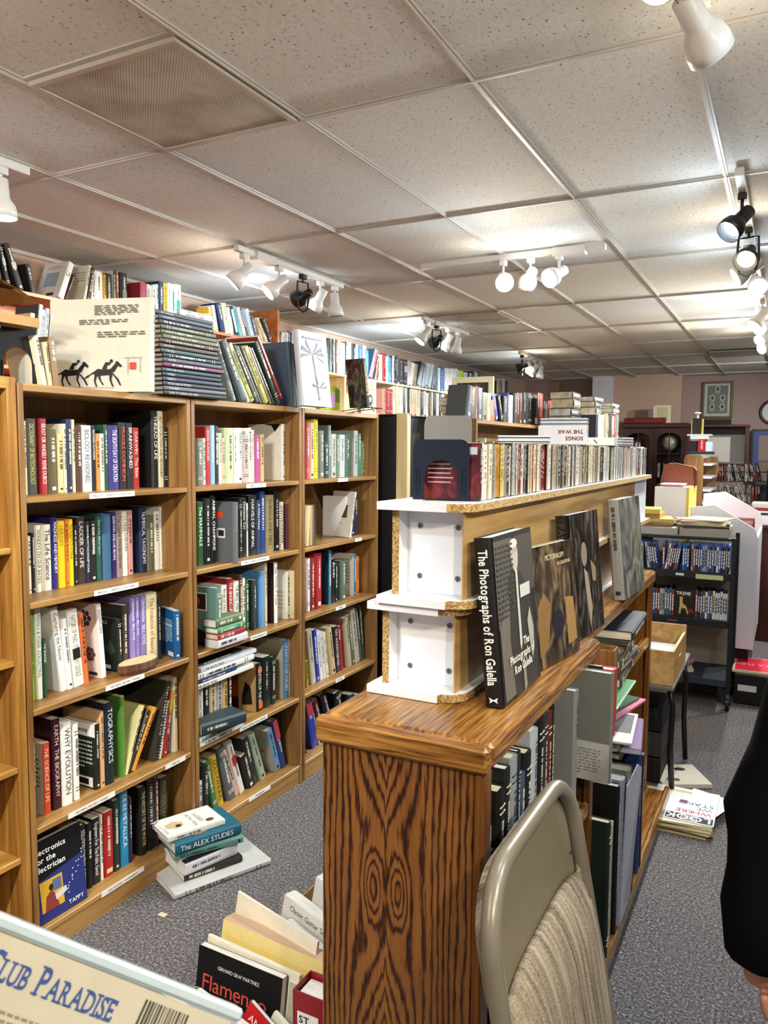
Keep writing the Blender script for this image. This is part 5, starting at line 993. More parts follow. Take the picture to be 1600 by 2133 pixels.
# ------------------------------------------------------------ art books leaning against the white units
def leanbook(x0, y0, y1, h, t, label, col, lean, title, tc, fr, cm=None, bold=0, d=None, sp=None, xt=0, yaw=0):
    """front cover toward +x/-y side: spine nearer the camera"""
    A = Vector((-.545, y0, 1.1012)); wd = y1-y0
    M = Matrix.Translation(A) @ Matrix.Rotation(rad(-90)+yaw, 4, 'Z') @ Matrix.Rotation(lean, 4, 'X') @ Matrix.Translation((0, t/2, 0))
    # local: +x (spine) -> -y world, +y (front cover) -> +x world, top tips toward -x
    add_book(M, h, t, wd, col, label, None, style='hard', title=title, tc=tc, fr=fr, cm=cm, bold=bold, sp=sp)
galf = [('r',0,0,1,1,'2c2a28'),('r',0,.45,.45,.97,'5c5850'),('r',.5,.6,1,.97,'4c4842'),('p',[(.02,.45),(.25,.62),(.42,.5),(.45,.2),(.3,.02),(.04,.02)],'6c665c'),('p',[(.3,.72),(.42,.78),(.62,.74),(.85,.55),(.95,.2),(.9,.0),(.3,0),(.25,.35)],'3a3733'),
 ('e',.48,.86,.10,.075,'a8a090'),('p',[(.40,.86),(.42,.78),(.5,.74),(.56,.8),(.57,.88)],'b8b0a0'),('e',.47,.93,.1,.03,'d0c8b8'),('p',[(.47,.76),(.52,.76),(.53,.3),(.49,.26),(.47,.3)],'c8c2b4'),('p',[(.7,.42),(.78,.5),(.86,.36),(.84,.22),(.78,.16),(.74,.25)],'a8a496'),('p',[(.5,.2),(.56,.22),(.58,.02),(.5,.0)],'8a867c'),('r',.55,.58,.82,.66,'c8c4b8')]
galf += [('l',.02,.5,.42,.95,14,'4a463f'),('t','The',.62,.285,.05,.5,'c',1,'f0e8d0'),('t','Photographs of',.5,.215,.05,.8,'c',1,'f0e8d0'),('t','Ron Galella',.5,.145,.05,.75,'c',1,'f0e8d0')]
leanbook(-.532, 1.505, 1.765, .355, .042, 'thick black photography book leaning nearest, man in suit on its cover', '0e0e10', rad(5.5), 'The Photographs of Ron Galella', 'f4f4f0', galf, bold=1, sp=[('p',[(.2,.06),(.5,.045),(.8,.06),(.72,.04),(.78,.025),(.5,.04),(.22,.025),(.28,.04)],'f0f0ee')], yaw=rad(0))
leanbook(-.535, 1.80, 2.06, .30, .03, 'brown mottled art book in clear wrap, second of the four leaning books', '8a8276', rad(5.5), 'PICTORIALISM IN CALIFORNIA', 'dcd4c4', [('r',0,0,1,1,MOTTLE_BROWN),('p',[(.05,.1),(.25,.15),(.35,.5),(.2,.62),(.05,.5)],'8a6840'),('p',[(.72,.1),(.95,.12),(.9,.5),(.7,.52)],'a07c4c'),('e',.5,.32,.13,.12,'2a2830'),('t','PICTORIALISM',.5,.87,.045,.6,'c',0,'e4d4a0'),('t','IN CALIFORNIA',.72,.81,.03,.4,'c',0,'e4d4a0')], cm=mat('8a8478', .15, 0, .6), yaw=rad(-8))
leanbook(-.535, 2.13, 2.40, .355, .04, 'tall black art book in clear wrap, third leaning book, pale figure on cover', '101012', rad(5.5), 'PAULA RESCHUTZBERG', '4c4c50', [('r',0,0,1,1,MOTTLE_DARK),('e',.42,.66,.10,.10,'8a7c68'),('p',[(.38,.55),(.5,.5),(.6,.2),(.5,.05),(.42,.3)],'a09078'),('p',[(.62,.6),(.8,.52),(.78,.4),(.66,.42)],'8c7a5c')], cm=mat('121214', .12, 0, .7), yaw=rad(-4))
leanbook(-.535, 2.82, 3.14, .36, .045, 'grey art book in clear wrap, farthest of the four leaning books', '85857e', rad(5.5), None, None, [('r',0,0,1,1,MOTTLE_GREY),('r',.62,.1,.66,.8,'8c8640')], cm=mat('85857e', .15, 0, .6), yaw=rad(-2.5))
# ------------------------------------------------------------ books in the low oak bookcases (spines up / tops seen from above)
cr = (0, 0, 1)
def lowbooks(where, grp, X, zb, ents):
    for i, (y, t, h, d, col, pg, lean) in enumerate(ents):
        add_book(upM(X, y+t/2, zb, rad(lean), 0, t), h, t-.001, d, col, '%s tall art book, %s from the near end on %s' % (cname(col), ordn(i+1), where), grp, style='hard', pages=pg)
lowbooks('the middle shelf, nearest low bookcase', 'art books in the nearest low bookcase', -.492, .6215, [
 (1.35,.028,.24,.24,'1c2a3a',WPAGES,0),(1.382,.022,.28,.26,'9aa4ac',WPAGES,0),(1.41,.024,.22,.24,'24262a',WPAGES,0),(1.44,.04,.33,.27,'141414',PAGES,0),(1.485,.03,.36,.28,'1a1c20',WPAGES,0),(1.52,.04,.37,.28,'8c9498',PAGES,0),(1.565,.02,.37,.27,'24262a',WPAGES,0),(1.59,.028,.31,.26,'3c5468',WPAGES,0),(1.622,.04,.345,.27,'18181a',PAGES,0),(1.666,.045,.38,.28,'a8b0b4',PAGES,0),(1.715,.045,.40,.28,'101012',PAGES,0),(1.765,.03,.40,.28,'2c2e34',WPAGES,0),(1.80,.03,.385,.26,'5a2418',PAGES,0),(1.835,.02,.39,.28,'181818',WPAGES,0)])
lowbooks('the bottom shelf, nearest low bookcase', 'art books in the nearest low bookcase', -.475, .0955, [(1.36,.035,.30,.24,'40484a',PAGES,0),(1.40,.03,.42,.26,'141e2c',WPAGES,0),(1.435,.035,.34,.25,'6c7478',PAGES,0),(1.475,.03,.4,.25,'1c1c1e',PAGES,0),(1.51,.05,.36,.25,'3a4448',PAGES,0),(1.57,.04,.38,.25,'14181c',PAGES,0),(1.62,.05,.33,.25,'5c5c54',PAGES,0),(1.68,.04,.4,.25,'20242c',PAGES,0)])
# two large flat volumes standing proud of the shelf
add_book(upM(-.455, 1.93, .6217, 0, 0, .03), .41, .03, .27, 'b8b4a4', 'tall grey book with pale spine standing proud beside the big wrapped book', None, style='hard', cm=mat('7c7e7c', .2, 0, .6), title='THE PARK', tc='3a3a38')
add_book(upM(-.405, 2.13, .7215, 0, rad(-3), .03) , .31, .03, .23, '8c8c84', 'big grey wrapped art book jutting out of the low bookcase, red price tag', None, style='hard', cm=mat('74756e', .12, 0, .7), deco=False, bk=[('r',.0,.0,1,.36,'bcbcb4'),('r',0,.36,1,1,'74756e'),('r',.30,.20,.50,.265,'e8442c'),('l',.35,.05,.9,.3,9,'8a8a84')])
add_book(upM(-.44, 2.165, .7215, 0, rad(-2), .012), .315, .012, .22, '2a2a2a', 'black folder pressed behind the big grey wrapped art book', None, style='soft')
lie_row('under the big grey wrapped art book', 'books propping the wrapped art book', -.50, 1.97, 2.19, .6215, [(.055,'4c4440',None,None),(.044,'2c2c2c',None,None)], depth=.2)
add_book(upM(-.43, 2.285, .8005, 0, 0, .04), .2, .04, .18, 'c83424', 'red book standing behind the projecting grey book, beside an open brown box', None, style='hard', deco=False)
q = MB(); q.cbox((-.6, 2.37, .8005), (-.45, 2.375, 1.03), OAKV, .001).cbox((-.6, 2.3751, .8005), (-.595, 2.4349, 1.03), OAKV, .001).cbox((-.6, 2.435, .8005), (-.45, 2.44, 1.03), OAKV, .001).cbox((-.455, 2.3751, .8005), (-.45, 2.4349, 1.03), OAKV, .001)
solo('magazine_file', q, 'brown open-topped magazine file on the second low bookcase shelf', 'magazine file')
# pile of lying books in the second unit, middle shelf
def stackx(where, grp, X, y0, z, ents):
    for i, (t, w, d, col, dx, dy, yaw) in enumerate(ents):
        M = Matrix.Translation((X+dx, y0+dy+w/2, z+t/2)) @ Matrix.Rotation(rad(yaw), 4, 'Z') @ LIE @ Matrix.Translation((0,0,-w/2))
        add_book(M, w, t-.0008, d, col, '%s book, %s from the bottom of the pile %s' % (cname(col), ordn(i+1), where), grp, style='hard' if t > .02 else 'soft'); z += t
    return z
stackx('on the second low bookcase shelf', 'pile on the second low bookcase middle shelf', -.50, 2.62, .7985, [(.012,.35,.26,'4c8c5c',.04,-.12,0),(.034,.36,.27,'4a423a',.0,.1,3),(.034,.36,.27,'5c5044',.0,.12,-2),(.032,.33,.25,'4c4c38',.0,.1,2),(.028,.27,.24,'8c8c84',-.01,.0,-3),(.014,.36,.26,'30343c',.0,.2,6),(.02,.38,.27,'9aa4ac',.01,.18,4),(.034,.38,.27,'20242c',.03,.14,2)])
# bottom shelf of the second unit
lowbooks('the bottom shelf, second low bookcase', 'tall books on the second low bookcase bottom shelf', -.43, .0955, [
 (2.27,.03,.44,.26,'1c2c24',PAGES,0),(2.305,.014,.42,.26,'c8bc9c',PAGES,0),(2.325,.014,.42,.26,'bcb090',PAGES,0),(2.40,.03,.50,.28,'0e0e10',WPAGES,0),(2.45,.05,.50,.28,'9aa0a8',WPAGES,0),(2.51,.04,.47,.28,'1a2848',PAGES,0),(2.56,.055,.49,.28,'8c8c7c',PAGES,0),(2.625,.04,.48,.25,'242430',PAGES,0),(2.67,.05,.42,.26,'5a2c24',PAGES,0),(2.80,.035,.46,.27,'2c3c6c',WPAGES,0),(2.85,.04,.44,.26,'20202a',PAGES,0)])
m = MB().add([(-.30, 2.60, .1125), (-.27, 2.88, .1125), (-.285, 2.95, .36), (-.40, 2.74, .40), (-.38, 2.60, .40)], [(0,1,2,3,4)], mat('c4c6cc', .5))
m = MB(); P = [(2.46, .0), (2.60, .0), (2.80, .40), (2.72, .44), (2.52, .44)]
m.prism([(y, z+.113) for y, z in P], .004, mat('b8bac2', .5), 0, -.426+.0); m.prism([(2.52, .15), (2.63, .12), (2.79, .50)], .001, mat('9a9ca8', .5), 0, -.4215)
solo('plastic_sleeve', m, 'translucent white plastic sleeve leaning on the tall books near the floor', 'plastic sleeve')
z = stackx('above the tall books, second low bookcase', 'magazine pile in the second low bookcase', -.46, 2.50, .602, [(.022,.30,.24,'5c4c3c',.0,.10,0),(.02,.32,.25,'7c5c8c',.04,.12,8),(.02,.24,.2,'d8c8a0',.0,.06,-3),(.03,.24,.18,'3c342c',.0,.08,5)])
# LIFE magazine: red panel, white letters, the foot of the cover toward the viewer
def magazine(label, x, y, z, w, d, t, col, yaw, deco=None, tilt=0, group=None):
    m = MB().cbox((-w/2, -d/2, 0), (w/2, d/2, t), mat(col, .3, 0, .5), .0008)
    if deco: deco(m, t+.0005)
    m.xf(Matrix.Translation((x, y, z)) @ Matrix.Rotation(yaw, 4, 'Z') @ Matrix.Rotation(tilt, 4, 'X')); return solo('magazine', m, label, 'magazine', group)
def lifed(m, t):
    m.box((-.10, -.135, t-.0004), (.02, -.075, t), ink('d83020')); put_text(m, 'LIFE', (.012, -.083, t+.0004), (-1,0,0), (0,-1,0), .042, ink('f4f0e8'), .1, 1)
    m.box((-.1, -.06, t-.0004), (.1, .13, t), ink('6c6c6c'))
magazine('photo magazine with upside-down white letters on a red panel, on the leaning pile', -.535, 2.64, z+.002, .22, .30, .008, 'e4e0d8', .1, lifed)
magazine('green folder lying crosswise over the photo magazine pile', -.60, 2.83, z+.022, .22, .28, .006, '1c5c3c', -.25, None)
magazine('pink edged booklet below the green folder, sticking out beyond the pile', -.565, 2.84, z+.011, .2, .28, .008, 'd87c94', -.2, None)

# ------------------------------------------------------------ folding chair, folded and leaning on the shelf
chx = lambda z: -.215-.182*z     # plane of the folded chair
r = thing('folding_chair', 'beige steel folding chair with ribbed fabric seat, folded against the low bookcase', 'folding chair', (-.25, 1.33, 0))
cm_ = mat('857f72', .3, .15, .6); cp = mat('89836f', .4, .1, .5)
def CP(y, z, o=0): return (chx(z)+o, y, z)
n = 8; ya, yb, zt, rd = 1.075, 1.585, .965, .12
pth = [CP(ya-.03, .02), CP(ya-.02, .4), CP(ya-.005, .65), CP(ya, zt-rd)]+[CP(ya+rd-rd*cos(a*pi/2/n), zt-rd+rd*sin(a*pi/2/n)) for a in range(1, n+1)]+[CP(yb-rd+rd*sin(a*pi/2/n), zt-rd+rd*cos(a*pi/2/n)) for a in range(0, n)]+[CP(yb, zt-rd), CP(yb+.005, .65), CP(yb+.02, .4), CP(yb+.03, .02)]
part('back_frame', MB().tube(pth, .0165, cm_, 12), r, smooth=True)
o1 = MB(); 
pl = [CP(ya+.012, .80), ]
zb_ = lambda y: .715+.035*cos((y-(ya+yb)/2)/(yb-ya)*pi)*-1
top = [CP(ya+.012, .76, -.012), CP(ya+.012, zt-rd, -.012)]+[CP(ya+rd-(rd-.012)*cos(a*pi/2/n), zt-rd+(rd-.012)*sin(a*pi/2/n), -.012) for a in range(1, n+1)]+[CP(yb-rd+(rd-.012)*sin(a*pi/2/n), zt-rd+(rd-.012)*cos(a*pi/2/n), -.012) for a in range(0, n)]+[CP(yb-.012, zt-rd, -.012), CP(yb-.012, .76, -.012)]
bot = [CP(yb-.012-(yb-ya-.024)*k/12, .76-.05*sin(pi*k/12), -.012) for k in range(1, 12)]
poly = top+bot; kk = len(poly)
pb = MB().add([Vector(p) for p in poly]+[Vector(p)+Vector((-.003, 0, 0)) for p in poly], [tuple(range(kk)), tuple(range(kk, 2*kk))[::-1]]+[(i, kk+i, kk+(i+1)%kk, (i+1)%kk) for i in range(kk)], cp)
part('back_panel', pb, r)
part('back_panel_rim', MB().tube([CP(ya+.005, .775, -.004)]+[CP(ya+.014+(yb-ya-.028)*k/12, .757-.05*sin(pi*k/12), -.004) for k in range(0, 13)]+[CP(yb-.005, .775, -.004)], .007, cm_, 8), r, smooth=True)
cu = MB(); 
for k, o in ((0, -.016), (1, -.04)): pass
cpoly = [Vector(p)+Vector((-.004, 0, 0)) for p in poly]; c2_ = [(Vector(p)+Vector((-.024, 0, 0))) for p in poly]
c2_ = [Vector((p.x, (p.y-1.33)*.94+1.33, (p.z-.83)*.94+.83)) for p in c2_]
cu.add(cpoly+c2_, [tuple(range(kk)), tuple(range(kk, 2*kk))[::-1]]+[(i, kk+i, kk+(i+1)%kk, (i+1)%kk) for i in range(kk)], RIB)
part('back_cushion', cu, r)
# folded seat hanging in the plane of the frame, rounded cushion
nu, nv = 16, 22; vs = []; zS, zE = .785, .30
for side in (1, -1):
    for j in range(nv+1):
        v = j/nv; z = zS+(zE-zS)*v; hw = .238+.012*sin(pi*v)
        for i in range(nu+1):
            u = -1+2*i/nu; e = max(0, 1-abs(u)**6)*max(0, 1-abs(2*v-1)**8)*(min(1, v*5)**.7); cr_ = .045*(1 if abs(u) < .8 else 1)
            zz = z - (.03*(abs(u)**4) if v < .1 else 0)
            vs.append((chx(zz)+(.004+.03*e**.5 if side > 0 else -.008), 1.335+u*hw, zz))
W1 = nu+1; S2 = W1*(nv+1); fs = []
for j in range(nv):
    for i in range(nu):
        a = j*W1+i; fs.append((a, a+1, a+1+W1, a+W1)); fs.append((S2+a, S2+a+W1, S2+a+1+W1, S2+a+1))
for i in range(nu):
    fs.append((i, S2+i, S2+i+1, i+1)); a = nv*W1+i; fs.append((a, a+1, S2+a+1, S2+a))
for j in range(nv):
    a = j*W1; fs.append((a, a+W1, S2+a+W1, S2+a)); a += nu; fs.append((a, S2+a, S2+a+W1, a+W1))
part('seat_cushion', MB().add(vs, fs, RIB), r, smooth=True)
for s_, y in ((-1, 1.115), (1, 1.545)):
    part('leg', MB().tube([(chx(.62)+.0, y, .60), (chx(.3)+.012, y, .3), (chx(0)+.03, y, .012)], .012, cm_, 10), r, smooth=True)
part('cross_bar', MB().tube([(chx(.12)+.03, 1.05, .12), (chx(.12)+.03, 1.61, .12)], .008, cm_, 8), r)
rv = MB()
for y, z in ((1.10, .90), (1.10, .80), (1.56, .90), (1.56, .80)): rv.tube([CP(y, z, -.0115), CP(y, z, -.0095)], .004, mat('4a463c', .4, .5), 8)
part('rivet', rv, r)

# ------------------------------------------------------------ person at the right edge, back turned, arm hanging
def body(chains, name, m, parent=None, sub=2):
    V = []; E = []; Rr = []
    for ch in chains:
        prev = ch[0] if isinstance(ch[0], int) else None
        for p in (ch[1:] if prev is not None else ch):
            V.append(p[:3]); Rr.append(p[3:5] if len(p) > 4 else (p[3], p[3]))
            if prev is not None: E.append((prev, len(V)-1))
            prev = len(V)-1
    me = bpy.data.meshes.new(name); me.from_pydata(V, E, []); me.update()
    o = bpy.data.objects.new(name, me); COL.objects.link(o)
    md = o.modifiers.new('skin', 'SKIN'); md.use_smooth_shade = True
    for i, r_ in enumerate(Rr): me.skin_vertices[0].data[i].radius = r_; me.skin_vertices[0].data[i].use_root = (i == 0)
    s = o.modifiers.new('sub', 'SUBSURF'); s.levels = sub; s.render_levels = sub
    dg = bpy.context.evaluated_depsgraph_get(); dg.update(); m2 = bpy.data.meshes.new_from_object(o.evaluated_get(dg)); bpy.data.objects.remove(o); bpy.data.meshes.remove(me)
    m2.materials.clear(); m2.materials.append(m)
    for p in m2.polygons: p.use_smooth = True
    o = bpy.data.objects.new(name, m2); COL.objects.link(o)
    if parent: o.parent = parent
    return o
SKINM = mat('c08a74', .5, name='skin')
px_, py_ = .265, 1.60
r = thing('person', 'person in a long dark navy coat and blue jeans, cut off by the right edge', 'person', (px_, py_, 0))
# body: pelvis root, torso, neck, head, both arms, legs (local coordinates, facing +y)
hx = -.272; wz = .705
chains = [
 [(0,0,.93,.15,.11),(0,0,1.08,.13,.10),(0,0,1.25,.155,.11),(0,0,1.40,.13,.09),(0,0,1.47,.055),(0,.01,1.54,.052),(0,.015,1.60,.078,.085),(0,.01,1.70,.075,.085),(0,0,1.76,.04)],
 [3,(-.17,0,1.40,.055),(-.24,0,1.10,.045),(hx,-.04,.86,.034),(hx,-.07,wz+.035,.026,.019),(hx+.005,-.075,wz-.02,.018,.040),(hx+.008,-.075,wz-.055,.016,.036)],
 [3,(.17,0,1.40,.055),(.24,0,1.10,.045),(.272,.03,.86,.034),(.272,.04,.77,.026,.019),(.277,.045,.715,.040,.016),(.28,.05,.68,.034,.014)],
 [0,(-.095,0,.86,.10),(-.10,.01,.50,.06),(-.10,-.01,.25,.05),(-.10,-.02,.08,.04),(-.10,.12,.035,.035,.03)],
 [0,(.095,0,.86,.10),(.10,.01,.50,.06),(.10,-.01,.25,.05),(.10,-.02,.08,.04),(.10,.12,.035,.035,.03)]]
b = body(chains, 'body', SKINM, r)
def fing(side):
    mm = []
    x0 = hx*(-side) if side > 0 else hx
    for k, (dy, ln) in enumerate(((-.028, .062), (-.010, .075), (.010, .08), (.029, .07))):
        mm.append([(x0+.006, -.075+dy, wz-.045, .009), (x0+.010, -.073+dy, wz-.045-ln*.5, .0088), (x0+.022, -.07+dy, wz-.045-ln*.85, .008), (x0+.034, -.069+dy, wz-.045-ln, .0068)])
    mm.append([(x0+.0, -.055, wz-.0, .011), (x0+.01, -.028, wz-.03, .010), (x0+.018, -.022, wz-.062, .008)])
    return mm
for sd in (-1, 1):
    for c in fing(sd):
        f = body([c], 'finger', SKINM, r, 1)
# garments
def shell(name, rings, m, parent, n=28, wob=.0, smooth=True):
    """cloth tube through elliptical rings (cx, cy, z, rx, ry)"""
    vs = [(cx+rx*(1+wob*sin(3*a*6.283/n+z*30)+wob*.6*sin(7*a*6.283/n+z*17))*cos(a*6.283/n), cy+ry*(1+wob*sin(5*a*6.283/n+z*22))*sin(a*6.283/n), z) for cx, cy, z, rx, ry in rings for a in range(n)]
    k = len(rings); fs = [(i*n+a, i*n+(a+1)%n, (i+1)*n+(a+1)%n, (i+1)*n+a) for i in range(k-1) for a in range(n)]
    o = link(name, mesh(name, MB().add(vs, fs, m), smooth), parent); sd = o.modifiers.new('thickness', 'SOLIDIFY'); sd.thickness = .006; return o
COAT = mat('06080d', .9, 0, .1, name='navy_wool'); DEN = mat('1c2c44', .9, 0, .1, name='denim')
shell('coat', [(0,0,.70,.295,.18),(0,0,.72,.30,.185),(0,0,.80,.30,.20),(0,0,.82,.302,.20),(0,0,.95,.27,.185),(0,0,1.1,.205,.16),(0,0,1.25,.205,.15),(0,0,1.36,.215,.13),(0,0,1.42,.21,.12),(0,0,1.455,.175,.11),(0,0,1.485,.11,.095),(0,0,1.52,.07,.075)], COAT, r, wob=.02)
sl = lambda s: [(s*.12,0,1.468,.02,.03),(s*.15,0,1.455,.055,.07),(s*.17,0,1.42,.068,.085),(s*.185,0,1.33,.068,.08),(s*.215,0,1.2,.066,.078),(s*.238,.0,1.08,.068,.076),(s*.262,-.02,.97,.080,.082),(s*.268,-.035,.92,.066,.072),(s*.272,-.05,.86,.063,.068),(s*.276,-.065,.80,.064,.07),(s*.272,-.07,wz+.02,.060,.068),(s*.272,-.07,wz+.01,.054,.06)]
shell('coat_sleeve', sl(-1), COAT, r, wob=.035); shell('coat_sleeve', sl(1), COAT, r, wob=.035)
for s_ in (-1, 1): shell('jeans_leg', [(s_*.125,0,.93,.115,.12),(s_*.14,0,.86,.13,.122),(s_*.15,0,.80,.143,.125),(s_*.14,0,.6,.12,.115),(s_*.125,0,.4,.095,.10),(s_*.105,-.01,.2,.075,.08),(s_*.105,-.015,.03,.078,.085)], DEN, r, wob=.02)
shell('hair', [(0,-.005,1.79,.02,.02),(0,-.005,1.78,.06,.07),(0,-.005,1.73,.088,.10),(0,-.012,1.66,.092,.098),(0,-.03,1.60,.085,.08)], mat('2a1c14', .8), r)
for s_ in (-1, 1): link('shoe', mesh('shoe', MB().cbox((s_*.105-.05, -.10, 0), (s_*.105+.05, .19, .09), BLK, .03)), r)
part('face_features', MB().tube([(0,.095,1.62),(0,.118,1.60)], .012, SKINM, 8).cbox((-.045,.088,1.638),(-.022,.096,1.65), BLK, .002).cbox((.022,.088,1.638),(.045,.096,1.65), BLK, .002).cbox((-.028,.088,1.562),(.028,.095,1.57), mat('8a4a44'), .002), r, world=False)

# ------------------------------------------------------------ film case in the foreground
TL = CAM + ray(-190, 1826)*.40; TR = CAM + ray(512, 2105)*.47
dn = ray(350, 2600) ; u_ = (TR-TL).normalized(); back = ray(250, 1980).normalized()
dwn = (Vector((0,0,-1)) - u_*u_.dot(Vector((0,0,-1)))).normalized(); nrm = u_.cross(dwn).normalized()
if nrm.dot(back) < 0: nrm = -nrm     # points away from the camera
dwn = (dwn*cos(.42) - nrm*sin(.42)*1.0).normalized()   # tilted: foot comes towards the viewer
nrm = u_.cross(dwn).normalized(); nrm = nrm if nrm.dot(back) > 0 else -nrm
Wc = (TR-TL).length; Hc = .20
Mc = Matrix(((u_.x, -dwn.x, -nrm.x, TL.x), (u_.y, -dwn.y, -nrm.y, TL.y), (u_.z, -dwn.z, -nrm.z, TL.z), (0,0,0,1)))
ZF = Matrix.Scale(-1, 4, (0,0,1))   # depth measured away from the viewer, turned into a right-handed frame
r = thing('video_case', 'film case in clear plastic at the bottom left corner, large blue title', 'video case', M=Mc)
# local: x right, y up (0 at the top edge), z away from viewer
def frontcard(m): 
    m.box((.004, -Hc+.004, .0005), (Wc-.006, -.008, .0025), mat('c2bfae', .35, 0, .5))
fm = MB(); frontcard(fm); zt_ = .0003
bl = ink('3c5490')
def serif_text(m, s, x, y, h, mt, first=1.25):
    for i, ch in enumerate(s):
        hh = h*first if i == 0 else h; Vt, Ft, w = text2d(ch, 1); k = hh/.7
        kx = k*.60; m.add([(x+a*kx, y+b*k, zt_) for a, b in Vt], Ft, mt)
        for (sx, sy) in {'C':[(.95,.62)],'L':[(.1,.02),(.1,.68),(.98,.1)],'U':[(.1,.68),(.9,.68)],'B':[(.08,.02),(.08,.68)],'P':[(.1,.02),(.1,.68)],'A':[(.04,.02),(.96,.02)],'R':[(.1,.02),(.1,.68),(.95,.02)],'D':[(.08,.02),(.08,.68)],'I':[(.5,.02),(.5,.68)],'S':[(.9,.6),(.08,.1)],'E':[(.08,.02),(.08,.68),(.98,.1),(.98,.62)]}.get(ch, []):
            cx = x+sx*w*kx; cy = y+sy*k; a_ = .0019 if sy in (.02,.68) else .0006; b_ = .0005 if sy in (.02,.68) else .0013
            m.add([(cx-a_, cy-b_, zt_-.0001), (cx+a_, cy-b_, zt_-.0001), (cx+a_, cy+b_, zt_-.0001), (cx-a_, cy+b_, zt_-.0001)], [(0,1,2,3)], mt)
        x += w*kx+.0010
    return x
x_ = serif_text(fm, 'CLUB', .057, -.0285, .0105, bl, 1.3); x_ = serif_text(fm, 'PARADISE', x_+.004, -.0285, .0105, bl, 1.3)
for i in range(7):
    x = .055; y = -.041-.0036*i
    while x < (.125 if i < 6 else .09):
        w = rr.uniform(.002, .007); fm.add([(x, y, zt_), (x+w, y, zt_), (x+w, y+.0015, zt_), (x, y+.0015, zt_)], [(0,1,2,3)], ink('8a8474')); x += w+.0010
x = Wc-.062
while x < Wc-.034:
    w = rr.choice((.0005, .0009, .0014)); fm.add([(x, -.034, zt_), (x+w, -.034, zt_), (x+w, -.0125, zt_), (x, -.0125, zt_)], [(0,1,2,3)], ink('3a3a38')); x += w+rr.choice((.0006, .001))
fm.box((.004, -Hc+.004, .0118), (Wc-.006, -.010, .0138), mat('c9c0a4', .35)); part('printed_insert', fm.xf(ZF), r, world=False)
pm = mat('b8cdd8', .12, 0, .7, name='clear_blue_plastic')
part('plastic_shell', MB().cbox((0, -.0075, 0), (Wc, 0, .0150), pm, .002).cbox((Wc-.0055, -Hc, 0), (Wc, -.0097, .0150), pm, .002).cbox((0, -Hc, .0), (.0035, -.0097, .0150), pm, .001).xf(ZF), r, world=False)
ft = Mc @ Vector((Wc/2, -Hc, -.012)); fz = min((Mc @ Vector((x, -Hc, z))).z for x in (0, Wc) for z in (0, -.0150))
rd_ = thing('display_counter', 'wooden display counter below the frame holding the film case', 'counter', (ft.x, ft.y, 0))
part('counter_top', MB().cbox((ft.x-.26, ft.y-.2, fz-.032), (ft.x+.13, ft.y+.16, fz-.002), OAKH, .004), rd_)
part('counter_body', MB().cbox((ft.x-.24, ft.y-.18, 0), (ft.x+.11, ft.y+.12, fz-.0325), OAKV, .004), rd_)

# ------------------------------------------------------------ pile of books on the carpet by the bookcases
def pile(specs, z=0.001):
    for (X, Y, w, d, t, col, yaw, ti, tcl, lab, art, st) in specs:
        # X,Y = centre; w = along spine; d = depth
        yw_ = rad(yaw); M = Matrix.Translation((X, Y, z+t/2)) @ Matrix.Rotation(yw_, 4, 'Z') @ Matrix.Translation((d/2, 0, 0)) @ LIE @ Matrix.Translation((0,0,-w/2))
        add_book(M, w, t-.0008, d, col, lab, 'pile of books on the carpet', style=st, title=ti, tc=tcl, fr=art, pages=WPAGES); z += t
    return z
owl = [('r',0,0,1,1,'e6e2d6'),('t','Winter the Owl',.5,.42,.07,.7,'c',0,'6a6c74'),('p',[(.3,.75),(.45,.9),(.62,.88),(.7,.72),(.55,.6),(.38,.62)],'c8b088'),('e',.42,.7,.07,.05,'3a3028'),('e',.25,.2,.08,.07,'5a4c3c'),('l',.3,.28,.8,.36,3,'8a8a88'),('l',.15,.92,.7,.97,2,'a8a8a8')]
pile([
 (-1.965, 2.27, .40, .30, .022, 'bcbcb8', -24, None, None, 'large flat grey picture book at the bottom of the pile on the carpet', None, 'hard'),
 (-1.955, 2.245, .24, .16, .026, '1c1c1a', -25, None, None, 'black book with pale photos on its spine, second from bottom of the floor pile', None, 'soft'),
 (-1.965, 2.235, .23, .155, .048, 'dcdce0', -18, None, None, 'thick white paperback third from bottom of the floor pile, red script title', [('r',0,0,.2,1,'1a1a1c'),('t','A Mind',.55,.5,.09,.5,'c',0,'b84860'),('e',.75,.75,.12,.06,'8a8a8c')], 'soft'),
 (-1.975, 2.255, .27, .17, .030, '5c8c84', -31, None, None, 'pale green hardback fourth from bottom of the floor pile', None, 'hard'),
 (-1.985, 2.245, .27, .18, .046, '1c5c70', -24, 'The ALEX STUDIES', 'ecf0f0', 'teal hardback second from top of the floor pile, white spine lettering', [('e',.3,.6,.2,.2,'c87c4c')], 'hard'),
 (-2.01, 2.215, .235, .155, .020, 'e6e2d6', -23, None, None, 'cream paperback with an owl picture, topmost of the pile on the carpet', owl, 'soft')])
solo('paper_scrap', MB().box((-1.90, 1.93, .001), (-1.87, 1.95, .002), mat('d8c8a0')), 'small pale paper scrap on the carpet before the floor pile', 'paper scrap')

